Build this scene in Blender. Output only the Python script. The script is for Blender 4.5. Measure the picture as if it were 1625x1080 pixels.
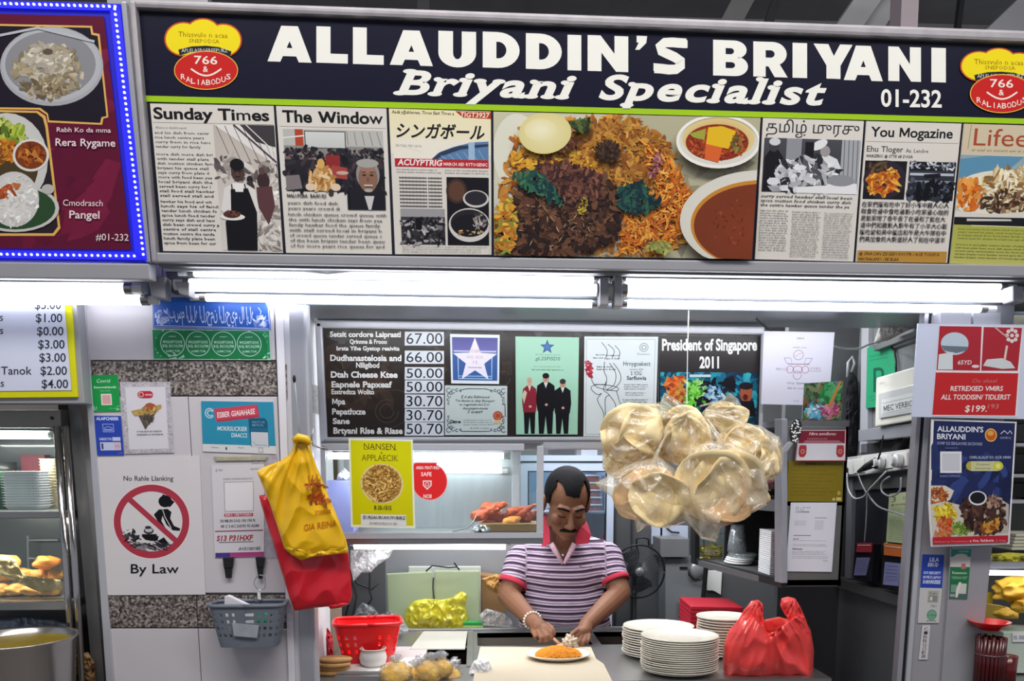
import bpy, bmesh, math, random, zlib
import numpy as np
from mathutils import Vector, Matrix, Euler, noise
sc = bpy.context.scene
for o in list(bpy.data.objects): bpy.data.objects.remove(o)
COL = sc.collection
# ------------------------------------------------------------------ camera
CAM = Vector((0, 0, 1.55)); FPX = 1300.0; PPX, PPY = 812.5, 911.0
EUL = Euler((math.radians(90-7.5), 0, -math.radians(2.7)))
cd = bpy.data.cameras.new('camera'); cam = bpy.data.objects.new('camera', cd); COL.objects.link(cam)
cam.location = CAM; cam.rotation_euler = EUL
cd.sensor_width = 36; cd.sensor_fit = 'HORIZONTAL'; cd.lens = 36*FPX/1625; cd.shift_y = (PPY-540)/1625; cd.shift_x = 0
cd.clip_start = 0.05
sc.camera = cam
RM = EUL.to_matrix(); RT = RM.transposed()
# ------------------------------------------------------------------ world, lights, exposure
sc.view_settings.view_transform = 'Standard'; sc.view_settings.look = 'None'
sc.view_settings.gamma = 1; sc.view_settings.use_curve_mapping = False
sc.view_settings.exposure = 0.0
world = bpy.data.worlds.new('world'); sc.world = world; world.use_nodes = True
world.node_tree.nodes['Background'].inputs[0].default_value = (0.80, 0.86, 1.0, 1)
world.node_tree.nodes['Background'].inputs[1].default_value = 0.38
def area(name, loc, size, power, rot=(0, 0, 0), col=(1, 1, 1), size_y=None):
    l = bpy.data.lights.new(name, 'AREA'); l.energy = power; l.size = size; l.color = col
    if size_y: l.shape = 'RECTANGLE'; l.size_y = size_y
    o = bpy.data.objects.new(name, l); COL.objects.link(o); o.location = loc; o.rotation_euler = rot; return o
R = math.radians
# hall ceiling lamps behind and above the camera; stall ceiling lamps inside, plus added fills
area('hall_lamp_light', (-1.0, 0.2, 4.4), 3.0, 85, (R(28), 0, R(8)), (1, .97, .93), 0.7)
area('hall_lamp_light', (1.9, 0.1, 4.4), 3.0, 80, (R(28), 0, R(-12)), (1, .97, .93), 0.7)
area('stall_lamp_or_fill', (0.3, 3.3, 2.42), 1.6, 20, (R(8), 0, 0), (.95, .98, 1), 0.3)
area('stall_lamp_or_fill', (0.5, 4.2, 2.42), 1.4, 34, (0, 0, 0), (.95, .98, 1), 0.3)
area('stall_lamp_or_fill', (0.25, 2.95, 2.44), 1.8, 27, (R(52), 0, 0), (.96, .98, 1), 0.25)  # added fill turned to the rear, brightens back wall and fridge
area('menu_board_fill_light', (0.36, 2.49, 2.025), 1.9, 5, (R(68), 0, 0), (.97, .99, 1), 0.03)  # unseen fill added behind the lintel rail to brighten the menu board
area('case_tube_light_glow', (-0.14, 2.78, 1.575), 0.55, 3.2, (R(12), 0, 0), (.97, .99, 1), 0.03)
area('under_shelf_tube_glow', (-0.11, 2.80, 1.26), 0.5, 2.6, (R(25), 0, 0), (.97, .99, 1), 0.03)
area('neighbour_tube_glow', (-1.55, 2.70, 1.63), 0.6, 5.5, (R(8), 0, 0), (1, .97, .9), 0.04)
area('bread_shelf_fill_light', (-1.55, 2.585, 1.385), 0.6, 4.5, (R(30), 0, 0), (1, .93, .8), 0.04)  # fill added below the upper shelf to brighten the bread rolls
area('fridge_lamp_light', (0.37, 4.10, 1.56), 0.30, 2.2, (R(25), 0, 0), (.9, .96, 1), 0.05)
area('stall_lamp_or_fill', (-1.75, 3.1, 2.3), 0.5, 7, (0, 0, 0), (1, .95, .85), 0.3)
area('stall_lamp_or_fill', (2.2, 3.3, 2.2), 0.5, 8, (0, 0, 0), (1, .97, .9), 0.3)
# ------------------------------------------------------------------ projection helpers
def ray(x, y):
    return RM @ Vector(((x-PPX)/FPX, -(y-PPY)/FPX, -1.0))
def P(x, y, Y):
    d = ray(x, y); return CAM + d*(Y/d.y)
def PZ(x, y, z):
    d = ray(x, y); return CAM + d*((z-CAM.z)/d.z)
def proj(p):
    q = RT @ (Vector(p)-CAM); return (PPX+FPX*q.x/-q.z, PPY-FPX*q.y/-q.z)
class Plane:
    def __init__(s, p0, n):
        s.p0 = Vector(p0); s.n = Vector(n).normalized()
        if s.n.dot(CAM-s.p0) < 0: s.n = -s.n
    def __call__(s, x, y, off=0.0):
        d = ray(x, y); return CAM + d*(((s.p0+s.n*off)-CAM).dot(s.n)/d.dot(s.n))
def FP(Y, tilt=0.0, yaw=0.0, ref=(812, 600)):      # tilt>0: top leans to the viewer
    return Plane(P(ref[0], ref[1], Y), (math.tan(yaw), -1, -tilt))
def VP(xa, Ya, xb, Yb):
    a = P(xa, 740, Ya); b = P(xb, 740, Yb); d = b-a
    return Plane(a, Vector((d.y, -d.x, 0)))
def Zc(x, y, Y): return P(x, y, Y).z
# ------------------------------------------------------------------ colours, materials
def lin(c):
    if isinstance(c, str):
        c = c.lstrip('#'); c = tuple(int(c[i:i+2], 16)/255 for i in (0, 2, 4))
    return tuple((v/12.92 if v <= .04045 else ((v+.055)/1.055)**2.4) for v in c[:3])
MATS = {}
def mat(name, c='#808080', rough=.5, metal=0., var=.06, scale=30., bump=0., bscale=60., coat=0., trans=0., ior=1.45, alpha=1., emit=0., sheen=0., dist=.002, anis=None, spec=.5, sss=0.):
    if name in MATS: return MATS[name]
    m = bpy.data.materials.new(name); m.use_nodes = True; nt = m.node_tree; b = nt.nodes['Principled BSDF']
    col = lin(c)
    tc = nt.nodes.new('ShaderNodeTexCoord'); mp = nt.nodes.new('ShaderNodeMapping'); nt.links.new(tc.outputs['Object'], mp.inputs[0])
    if anis: mp.inputs['Scale'].default_value = anis
    nz = nt.nodes.new('ShaderNodeTexNoise'); nz.inputs['Scale'].default_value = scale; nz.inputs['Detail'].default_value = 3
    nt.links.new(mp.outputs[0], nz.inputs[0])
    mx = nt.nodes.new('ShaderNodeMix'); mx.data_type = 'RGBA'
    mx.inputs[6].default_value = (*[v*(1-var) for v in col], 1); mx.inputs[7].default_value = (*[min(1, v*(1+var)) for v in col], 1)
    nt.links.new(nz.outputs[0], mx.inputs[0]); nt.links.new(mx.outputs[2], b.inputs['Base Color'])
    b.inputs['Roughness'].default_value = rough; b.inputs['Metallic'].default_value = metal
    b.inputs['Coat Weight'].default_value = coat; b.inputs['Transmission Weight'].default_value = trans; b.inputs['IOR'].default_value = ior
    b.inputs['Alpha'].default_value = alpha; b.inputs['Specular IOR Level'].default_value = spec
    if sss: b.inputs['Subsurface Weight'].default_value = sss; b.inputs['Subsurface Radius'].default_value = (.02, .01, .006)
    if emit:
        b.inputs['Emission Strength'].default_value = emit; b.inputs['Emission Color'].default_value = (*col, 1)
    if bump:
        n2 = nt.nodes.new('ShaderNodeTexNoise'); n2.inputs['Scale'].default_value = bscale; n2.inputs['Detail'].default_value = 4
        nt.links.new(mp.outputs[0], n2.inputs[0])
        bp = nt.nodes.new('ShaderNodeBump'); bp.inputs['Strength'].default_value = bump; bp.inputs['Distance'].default_value = dist
        nt.links.new(n2.outputs[0], bp.inputs['Height']); nt.links.new(bp.outputs[0], b.inputs['Normal'])
    MATS[name] = m; return m
def printmat(name='printed_ink', rough=.33, coat=.0, emit=0., spec=.22):
    if name in MATS: return MATS[name]
    m = bpy.data.materials.new(name); m.use_nodes = True; nt = m.node_tree; b = nt.nodes['Principled BSDF']
    at = nt.nodes.new('ShaderNodeAttribute'); at.attribute_name = 'Col'
    nz = nt.nodes.new('ShaderNodeTexNoise'); nz.inputs['Scale'].default_value = 9; nz.inputs['Detail'].default_value = 2
    tc = nt.nodes.new('ShaderNodeTexCoord'); nt.links.new(tc.outputs['Object'], nz.inputs[0])
    mr = nt.nodes.new('ShaderNodeMapRange'); mr.inputs[3].default_value = .95; mr.inputs[4].default_value = 1.0
    nt.links.new(nz.outputs[0], mr.inputs[0])
    mx = nt.nodes.new('ShaderNodeMix'); mx.data_type = 'RGBA'; mx.blend_type = 'MULTIPLY'; mx.inputs[0].default_value = 1
    nt.links.new(at.outputs['Color'], mx.inputs[6]); nt.links.new(mr.outputs[0], mx.inputs[7])
    nt.links.new(mx.outputs[2], b.inputs['Base Color']); b.inputs['Roughness'].default_value = rough; b.inputs['Coat Weight'].default_value = coat; b.inputs['Specular IOR Level'].default_value = spec
    if emit:
        nt.links.new(mx.outputs[2], b.inputs['Emission Color']); b.inputs['Emission Strength'].default_value = emit
    MATS[name] = m; return m
# ------------------------------------------------------------------ object helpers
def link_mesh(name, V, F, material, parent=None, smooth=False, cols=None, kind=None, origin=None):
    me = bpy.data.meshes.new(name)
    V = np.array([tuple(v) for v in V], dtype=float) if not isinstance(V, np.ndarray) else V
    if parent is not None: org = np.array(WL[parent.name])
    elif origin is not None: org = np.array(origin)
    else: org = np.array([(V[:, 0].min()+V[:, 0].max())/2, (V[:, 1].min()+V[:, 1].max())/2, V[:, 2].min()])
    me.from_pydata((V-org).tolist(), [], [tuple(int(i) for i in f) for f in F]); me.update()
    if cols is not None:
        ca = me.color_attributes.new('Col', 'FLOAT_COLOR', 'POINT'); a = np.ones((len(V), 4)); a[:, :3] = cols
        ca.data.foreach_set('color', a.ravel())
    if smooth: me.polygons.foreach_set('use_smooth', [True]*len(me.polygons))
    if material: me.materials.append(material)
    o = bpy.data.objects.new(name, me); COL.objects.link(o)
    if parent is not None: o.parent = parent
    else: o.location = org
    if parent is not None: WL[o.name] = WL[parent.name]
    else: WL[o.name] = tuple(org)
    if kind: o['kind'] = kind
    return o
WL = {}
def tag(o, label, cat, group=None, kind=None):
    if label: o['label'] = label
    if cat: o['category'] = cat
    if group: o['group'] = group
    if kind: o['kind'] = kind
    return o
def thing(name, label, cat, loc=(0, 0, 0), group=None):
    o = bpy.data.objects.new(name, None); COL.objects.link(o); o.location = loc; o.empty_display_size = .05
    WL[o.name] = tuple(loc); return tag(o, label, cat, group)
def dup(root, loc, label=None, group=None, rot=None, scale=None):
    r = root.copy(); COL.objects.link(r); r.location = loc
    if rot is not None: r.rotation_euler = rot
    if scale is not None: r.scale = scale
    if label: r['label'] = label
    if group: r['group'] = group
    for ch in list(root.children):
        c = ch.copy(); COL.objects.link(c); c.parent = r
        for g in ch.children:
            d = g.copy(); COL.objects.link(d); d.parent = c
    return r
class MB:
    def __init__(s): s.V = []; s.F = []
    def add(s, V, F):
        n = len(s.V); s.V += [Vector(v) for v in V]; s.F += [tuple(i+n for i in f) for f in F]; return s
    def quad(s, a, b, c, d): return s.add([a, b, c, d], [(0, 1, 2, 3)])
    def prism(s, front, vec):            # front polygon (list) extruded by vec
        n = len(front); f = [Vector(p) for p in front]; k = [p+Vector(vec) for p in f]
        return s.add(f+k, [tuple(range(n)), tuple(range(2*n-1, n-1, -1))]+[(i, i+n, (i+1) % n+n, (i+1) % n) for i in range(n)])
    def box(s, lo, hi):
        x0, y0, z0 = lo; x1, y1, z1 = hi
        return s.prism([(x0, y0, z0), (x1, y0, z0), (x1, y0, z1), (x0, y0, z1)], (0, y1-y0, 0))
    def tube(s, pts, r, n=8, cap=True):
        pts = [Vector(p) for p in pts]; m = len(pts); rr = r if isinstance(r, (list, tuple)) else [r]*m
        V = []; prev = None
        for i, p in enumerate(pts):
            d = (pts[min(i+1, m-1)]-pts[max(i-1, 0)]).normalized()
            if prev is None:
                u = d.orthogonal().normalized()
            else:
                u = prev-d*prev.dot(d); u = u.normalized() if u.length > 1e-6 else d.orthogonal().normalized()
            prev = u; w = d.cross(u)
            V += [p+(u*math.cos(a)+w*math.sin(a))*rr[i] for a in [2*math.pi*k/n for k in range(n)]]
        F = [(i*n+k, i*n+(k+1) % n, (i+1)*n+(k+1) % n, (i+1)*n+k) for i in range(m-1) for k in range(n)]
        if cap: F += [tuple(range(n-1, -1, -1)), tuple(range((m-1)*n, m*n))]
        return s.add(V, F)
    def lathe(s, prof, c=(0, 0, 0), n=24, sx=1., sy=1., axis='z', closed=False):
        c = Vector(c); V = []; m = len(prof)
        for r, z in prof:
            for k in range(n):
                a = 2*math.pi*k/n
                if axis == 'z': V.append(c+Vector((r*math.cos(a)*sx, r*math.sin(a)*sy, z)))
                else: V.append(c+Vector((r*math.cos(a)*sx, z, r*math.sin(a)*sy)))
        F = [(i*n+k, i*n+(k+1) % n, (i+1)*n+(k+1) % n, (i+1)*n+k) for i in range(m-1) for k in range(n)]
        if closed: F += [((m-1)*n+k, (m-1)*n+(k+1) % n, (k+1) % n, k) for k in range(n)]
        return s.add(V, F)
    def blob(s, c, r, amp=.0, fs=8., sub=3, seed=0, sq=1.):
        bm = bmesh.new(); bmesh.ops.create_icosphere(bm, subdivisions=sub, radius=1)
        c = Vector(c); r = Vector(r) if not isinstance(r, (int, float)) else Vector((r, r, r))
        V = []
        for v in bm.verts:
            k = 1+amp*noise.noise(v.co*fs*.25+Vector((seed*3.1, seed*1.7, seed)))*2
            p = v.co.copy()
            if sq != 1.: p = Vector([math.copysign(abs(q)**sq, q) for q in p])
            V.append(c+Vector((p.x*r.x, p.y*r.y, p.z*r.z))*k)
        F = [tuple(x.index for x in f.verts) for f in bm.faces]; bm.free()
        return s.add(V, F)
    def build(s, name, material, parent=None, smooth=False, bevel=0., kind=None, label=None, origin=None):
        o = link_mesh(name, s.V, s.F, material, parent, smooth, kind=kind, origin=origin)
        bm = bmesh.new(); bm.from_mesh(o.data); bmesh.ops.recalc_face_normals(bm, faces=bm.faces)
        if bevel:
            es = [e for e in bm.edges if len(e.link_faces) == 2 and e.calc_face_angle(0) > .5]
            bmesh.ops.bevel(bm, geom=es, offset=bevel, segments=2, affect='EDGES', profile=.6, clamp_overlap=True)
        bm.to_mesh(o.data); bm.free()
        if label: o['label'] = label
        return o
def slab(pl, q, thick, off=0.0):         # quad of px on plane pl, extruded backwards
    m = MB(); m.prism([pl(x, y, off) for x, y in q], -pl.n*thick); return m
def rectq(x0, y0, x1, y1): return [(x0, y0), (x1, y0), (x1, y1), (x0, y1)]
# ------------------------------------------------------------------ glyphs
GC = {}
FNT = {}
def _font(key):
    if key is None: return None
    return None
def raw_text(s, off=0.0, res=3, shear=0.0):
    k = (s, off, res, shear)
    if k in GC: return GC[k]
    cu = bpy.data.curves.new('t', 'FONT'); cu.body = s; cu.offset = off; cu.resolution_u = res; cu.fill_mode = 'FRONT'; cu.shear = shear
    ob = bpy.data.objects.new('t', cu); COL.objects.link(ob)
    dg = bpy.context.evaluated_depsgraph_get(); dg.update(); ev = ob.evaluated_get(dg); me = ev.to_mesh()
    n = len(me.vertices); v = np.zeros(n*3); me.vertices.foreach_get('co', v); v = v.reshape(-1, 3)[:, :2].copy()
    me.calc_loop_triangles(); t = np.zeros(len(me.loop_triangles)*3, dtype=int); me.loop_triangles.foreach_get('vertices', t)
    ev.to_mesh_clear(); bpy.data.objects.remove(ob); bpy.data.curves.remove(cu)
    GC[k] = (v, t.reshape(-1, 3)); return GC[k]
CAPH = None
ADV = {}
def adv(ch):
    if ch not in ADV:
        a = raw_text('H'+ch+'H', 0, 1)[0][:, 0].max(); b = raw_text('HH', 0, 1)[0][:, 0].max(); ADV[ch] = a-b
    return ADV[ch]
def blockM(ch, off, shear):
    from mathutils.geometry import tessellate_polygon
    H_ = CAPH; w = adv('M')*.90; k = .085+off*1.7; x0 = .04
    p_ = [(0, 0), (0, H_), (1.2*k, H_), (w/2, .40*H_), (w-1.2*k, H_), (w, H_), (w, 0), (w-k, 0), (w-k, .60*H_), (w/2+.3*k, .10*H_), (w/2-.3*k, .10*H_), (k, .60*H_), (k, 0)]
    if ch == 'W':
        w = adv('W')*.97; q = k*1.15; p_ = [(0, H_), (q, H_), (.30*w, .40*H_), (.5*w-q*.42, H_), (.5*w+q*.42, H_), (.70*w, .40*H_), (w-q, H_), (w, H_), (.79*w, 0), (.79*w-q*.95, 0), (.5*w, .56*H_), (.21*w+q*.95, 0), (.21*w, 0)]
    p_ = [(x+x0+y*shear, y) for x, y in p_]
    return np.array(p_), np.array(tessellate_polygon([[Vector((x, y, 0)) for x, y in p_]]))
def lay(s, off=0., res=2, shear=0., whole=None, track=0.):
    """text laid out: verts with cap height 1, tris"""
    global CAPH
    if CAPH is None: CAPH = raw_text('H', 0, 1)[0][:, 1].max()
    if whole is None: whole = any(ord(c) > 0x300 for c in s)
    if whole:
        v, t = raw_text(s, off, res, shear); return v/CAPH, t
    X = 0; VV = []; TT = []; n = 0
    for ch in s:
        if ch != ' ':
            if ch in 'MW' and off > .004: v, t = blockM(ch, off, shear)
            else: v, t = raw_text(ch, off*(.35 if ch in 'MWmw' else 1), res, shear)
            if len(v):
                VV.append(v+np.array([X, 0])); TT.append(t+n); n += len(v)
        X += (adv(ch) if ch != ' ' else .3)+track
    if not VV: return np.zeros((0, 2)), np.zeros((0, 3), int)
    return np.concatenate(VV)/CAPH, np.concatenate(TT)
class Print:
    """flat print: shapes in photo px (or in a local frame), laid on one plane"""
    def __init__(s, plane, off=.0012): s.pl = plane; s.V = []; s.T = []; s.C = []; s.n = 0; s.off = off; s.q = None; s.step = 3e-5; s.clip = None; s.hf = None
    def frame(s, q=None, w=100., h=100.): s.q = q; s.w = w; s.h = h; return s
    def m(s, A):
        A = np.asarray(A, float)
        if s.q is None: return A
        u = A[:, :1]/s.w; v = A[:, 1:2]/s.h; a, b, c, d = [np.array(k, float) for k in s.q]
        return (a*(1-u)+b*u)*(1-v)+(d*(1-u)+c*u)*v
    def _add(s, A, T, C):
        if not len(A): return
        A = s.m(A); s.off += s.step
        if s.clip:
            A = np.array(A)
            for i in range(4):
                a = np.array(s.clip[i], float); b = np.array(s.clip[(i+1) % 4], float); e = (b-a)/np.hypot(*(b-a)); nn = np.array([-e[1], e[0]])
                d = (A-a) @ nn; A -= np.outer(np.minimum(d, 0), nn)
        d = np.stack([(A[:, 0]-PPX)/FPX, -(A[:, 1]-PPY)/FPX, -np.ones(len(A))], 1) @ np.array(RM).T
        n = np.array(s.pl.n); num = float(((s.pl.p0+s.pl.n*s.off)-CAM).dot(s.pl.n))
        if s.hf: num = num+np.array([s.hf(a[0], a[1]) for a in A])
        W_ = np.array(CAM)+d*(num/(d @ n))[:, None]
        s.V.append(W_); s.T += [tuple(int(i)+s.n for i in t) for t in T]; s.n += len(A)
        C = np.asarray(C, float); s.C.append(np.broadcast_to(C, (len(A), 3)))
    def poly(s, pts, c): s._add(pts, [tuple(range(len(pts)))], lin(c)); return s
    def rect(s, x0, y0, x1, y1, c, c2=None):
        if c2 is None: return s.poly(rectq(x0, y0, x1, y1), c)
        s._add(rectq(x0, y0, x1, y1), [(0, 1, 2, 3)], [lin(c), lin(c), lin(c2), lin(c2)]); return s
    def border(s, x0, y0, x1, y1, t, c):
        s.rect(x0, y0, x1, y0+t, c).rect(x0, y1-t, x1, y1, c).rect(x0, y0, x0+t, y1, c).rect(x1-t, y0, x1, y1, c); return s
    def ell(s, cx, cy, rx, ry, c, c2=None, n=28, rot=0., a0=0., a1=6.2832):
        ca, sa = math.cos(rot), math.sin(rot)
        pts = []
        for k in range(n):
            a = a0+(a1-a0)*k/(n if a1-a0 > 6.28 else n-1); x, y = rx*math.cos(a), ry*math.sin(a); pts.append((cx+x*ca-y*sa, cy+x*sa+y*ca))
        if c2 is None: return s.poly(pts, c)
        s._add([(cx, cy)]+pts, [(0, 1+k, 1+(k+1) % n) for k in range(n)], [lin(c)]+[lin(c2)]*n); return s
    def ring(s, cx, cy, rx, ry, t, c, n=36, a0=0., a1=6.2832):
        A = []; T = []; full = a1-a0 > 6.28; m = n if full else n-1
        for k in range(n):
            a = a0+(a1-a0)*k/m; A += [(cx+rx*math.cos(a), cy+ry*math.sin(a)), (cx+(rx-t)*math.cos(a), cy+(ry-t)*math.sin(a))]
        for k in range(n if full else n-1):
            j = (k+1) % n; T.append((2*k, 2*j, 2*j+1, 2*k+1))
        s._add(A, T, lin(c)); return s
    def line(s, pts, w, c):
        A = []; T = []; p = np.array(pts, float); n = len(p)
        for i in range(n):
            d = p[min(i+1, n-1)]-p[max(i-1, 0)]; d /= (np.hypot(*d)+1e-9); nn = np.array([-d[1], d[0]])*w/2
            A += [p[i]+nn, p[i]-nn]
        T = [(2*i, 2*i+2, 2*i+3, 2*i+1) for i in range(n-1)]
        s._add(A, T, lin(c)); return s
    def text(s, t, x, y, h, c='#000000', w=None, off=0., shear=0., al='l', slope=0., res=2, box=None, track=0., whole=None):
        """x,y = left end of the baseline; h = cap height; w = fitted width"""
        v, T = lay(t, off, res, shear, whole, track)
        if not len(v): return s
        v = v.copy(); x0 = v[:, 0].min(); ww = v[:, 0].max()-x0; v[:, 0] -= x0
        sx = (w/ww) if w else h
        v[:, 0] *= sx; v[:, 1] *= h; W_ = ww*sx
        if box:
            bx0, by0, bx1, by1 = box; lo = v.min(0); hi = v.max(0)
            A = np.stack([bx0+(v[:, 0]-lo[0])/(hi[0]-lo[0])*(bx1-bx0), by1-(v[:, 1]-lo[1])/(hi[1]-lo[1])*(by1-by0)], 1)
            if slope: A[:, 1] += slope*(A[:, 0]-bx0)
        else:
            xo = x-(W_/2 if al == 'c' else W_ if al == 'r' else 0)
            A = np.stack([xo+v[:, 0], y-v[:, 1]+slope*v[:, 0]], 1)
        s._add(A, T, lin(c)); return s
    def para(s, x0, y0, x1, y1, lh, c, seed=0, h=None, off=.0, words=None, shear=0., ragged=.1, cjk=False):
        rnd = random.Random(seed); h = h or lh*.55; y = y0+h
        W_ = words or WORDS
        while y <= y1:
            if cjk: t = ''.join(rnd.choice(CJK) for _ in range(max(2, int((x1-x0)/(h*1.35)))))
            else:
                t = ''; L = (x1-x0)/(h*.92)
                while len(t) < L: t += rnd.choice(W_)+' '
                t = t[:int(L)]
            s.text(t, x0, y, h, c, w=(x1-x0)*(1-rnd.random()*ragged), off=off, res=1, shear=shear); y += lh
        return s
    def blobs(s, region, cols, n, sz, seed=0, asp=1.6, ang=None, jit=.35, k=7):
        """many small irregular patches inside region(x,y)->bool with bbox; the grain of a printed food photo"""
        rnd = random.Random(seed); (x0, y0, x1, y1), test = region
        cols = [lin(c) for c in cols]; done = 0; tries = 0; A = []; T = []; C = []; b = 0
        st = s.step; s.step = 4e-6
        while done < n and tries < n*30:
            tries += 1; x = rnd.uniform(x0, x1); y = rnd.uniform(y0, y1)
            if not test(x, y): continue
            done += 1; a = (ang if ang is not None else rnd.uniform(0, 3.14))+rnd.uniform(-.5, .5); r = sz*rnd.uniform(.5, 1.2); ca, sa = math.cos(a), math.sin(a)
            A = []
            for i in range(k):
                t = 2*math.pi*i/k; rr = r*(1+rnd.uniform(-jit, jit)); u, v = rr*asp*math.cos(t), rr/asp*math.sin(t); A.append((x+u*ca-v*sa, y+u*sa+v*ca))
            c = rnd.choice(cols); f = rnd.uniform(.8, 1.2); C = []
            for i in range(k):
                g = f*rnd.uniform(.85, 1.15); C.append(tuple(min(1, q*g) for q in c))
            s._add(A, [tuple(range(k))], C)
        s.step = st; return s
    def build(s, name, parent, material=None, label=None, kind=None):
        o = link_mesh(name, np.concatenate(s.V), s.T, material or printmat(), parent, cols=np.concatenate(s.C), kind=kind)
        if label: o['label'] = label
        return o
def E(cx, cy, rx, ry, rot=0.):
    ca, sa = math.cos(rot), math.sin(rot); R_ = max(rx, ry)
    return ((cx-R_, cy-R_, cx+R_, cy+R_), lambda x, y: (((x-cx)*ca+(y-cy)*sa)/rx)**2+((-(x-cx)*sa+(y-cy)*ca)/ry)**2 < 1)
def B(x0, y0, x1, y1): return ((x0, y0, x1, y1), lambda x, y: True)
def PG(pts):
    xs = [p[0] for p in pts]; ys = [p[1] for p in pts]
    def t(x, y):
        r = False; j = len(pts)-1
        for i in range(len(pts)):
            if (pts[i][1] > y) != (pts[j][1] > y) and x < (pts[j][0]-pts[i][0])*(y-pts[i][1])/(pts[j][1]-pts[i][1])+pts[i][0]: r = not r
            j = i
        return r
    return ((min(xs), min(ys), max(xs), max(ys)), t)
WORDS = 'the briyani of rice and stall in hawker chicken mutton served with curry for years lunch crowd food his family says queue spice plate centre from tender dish local been more'.split()
CJK = '新加坡美食中心香飯雞羊肉咖哩小販店家味道好吃人們排隊午餐的是有在他和了不大'
# ------------------------------------------------------------------ materials
M = dict(
 steel=mat('brushed_steel', '#9a9a9a', .32, .85, .08, 40, .04, 200, anis=(1, 1, 8)),
 steel2=mat('dull_steel', '#7f7f80', .45, .7, .15, 12, .05, 80),
 darksteel=mat('dark_steel', '#4c4b4a', .4, .7, .15, 12),
 alu=mat('aluminium_profile', '#a6a7af', .38, .45, .05, 30),
 alugrey=mat('painted_grey_metal', '#a0a0a6', .5, .2, .08, 8, .03, 60),
 alulight=mat('light_aluminium', '#bbbcc4', .42, .25, .04, 30),
 frame=mat('worn_grey_sign_frame', '#a5a1a6', .5, .35, .35, 14, .15, 50),
 white=mat('white_laminate', '#dedce2', .42, .0, .04, 4, .02, 40),
 tile=mat('white_wall_tile', '#cbc6cb', .35, .0, .05, 3, .02, 40, coat=.2),
 grout=mat('grey_grout', '#908c8e', .8, .0, .1, 20),
 black=mat('black_rubber', '#151517', .6, .0, .1, 20),
 blackgloss=mat('black_gloss_paint', '#101014', .25, .0, .1, 20, coat=.3),
 darkgrey=mat('dark_grey_laminate', '#3a3b3e', .42, .1, .1, 5),
 midgrey=mat('mid_grey_panel', '#6f7173', .5, .15, .1, 5),
 paper=mat('white_paper', '#e8e8ee', .6, .0, .02, 10),
 yellow=mat('yellow_paint', '#d8d400', .5, 0, .03, 10),
 lens=mat('white_plastic', '#e4e4e2', .4, 0, .03, 10),
 tube=mat('lit_fluorescent_tube', '#f2f5ff', .4, 0, 0, 10, emit=6.8),
 tube2=mat('lit_inner_tube', '#fafcff', .4, 0, 0, 10, emit=9.0),
 cable=mat('black_cable', '#18181a', .5, 0, .05, 20),
 wcable=mat('pale_cable', '#a8aaae', .5, 0, .05, 20),
 hallceil=mat('hall_ceiling_sheet', '#8c8a8a', .7, .1, .25, 3, .2, 12),
 beam=mat('grey_roof_beam', '#b0b0b4', .6, .2, .15, 5),
 pinkbeam=mat('dusty_hanger_steel', '#b9acb2', .6, .2, .15, 5),
 floor=mat('floor_tile', '#6d6661', .5, 0, .15, 4),
)
def granite():
    m = mat('speckled_granite', '#6b6460', .3, 0, .0, 10, coat=.3); nt = m.node_tree; b = nt.nodes['Principled BSDF']
    tc = [n for n in nt.nodes if n.bl_idname == 'ShaderNodeTexCoord'][0]
    v = nt.nodes.new('ShaderNodeTexVoronoi'); v.inputs['Scale'].default_value = 170; nt.links.new(tc.outputs['Object'], v.inputs[0])
    n = nt.nodes.new('ShaderNodeTexNoise'); n.inputs['Scale'].default_value = 110; n.inputs['Detail'].default_value = 4; nt.links.new(tc.outputs['Object'], n.inputs[0])
    r = nt.nodes.new('ShaderNodeValToRGB'); e = r.color_ramp.elements; e[0].position = .36; e[0].color = (*lin('#2c2724'), 1); e[1].position = .62; e[1].color = (*lin('#a79e98'), 1)
    k = e.new(.5); k.color = (*lin('#6f6560'), 1)
    mx = nt.nodes.new('ShaderNodeMix'); mx.data_type = 'FLOAT'; mx.inputs[0].default_value = .35
    bw = nt.nodes.new('ShaderNodeRGBToBW'); nt.links.new(v.outputs['Color'], bw.inputs[0])
    nt.links.new(n.outputs[0], mx.inputs[2]); nt.links.new(bw.outputs[0], mx.inputs[3]); nt.links.new(mx.outputs[0], r.inputs[0])
    nt.links.new(r.outputs[0], b.inputs['Base Color']); return m
M['granite'] = granite()
def glassmat(name='clear_glass', tint='#f2f8f6', a=.10, rough=.03):
    m = bpy.data.materials.new(name); m.use_nodes = True; nt = m.node_tree; nt.nodes.clear()
    o = nt.nodes.new('ShaderNodeOutputMaterial'); t = nt.nodes.new('ShaderNodeBsdfTransparent'); t.inputs[0].default_value = (*lin(tint), 1)
    g = nt.nodes.new('ShaderNodeBsdfGlossy'); g.inputs['Roughness'].default_value = rough; f = nt.nodes.new('ShaderNodeFresnel'); f.inputs[0].default_value = 1.45
    ad = nt.nodes.new('ShaderNodeMath'); ad.operation = 'ADD'; ad.inputs[1].default_value = a*.3; mx = nt.nodes.new('ShaderNodeMixShader')
    nt.links.new(f.outputs[0], ad.inputs[0]); nt.links.new(ad.outputs[0], mx.inputs[0]); nt.links.new(t.outputs[0], mx.inputs[1]); nt.links.new(g.outputs[0], mx.inputs[2]); nt.links.new(mx.outputs[0], o.inputs[0])
    MATS[name] = m; return m
M['glass'] = glassmat()
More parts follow.
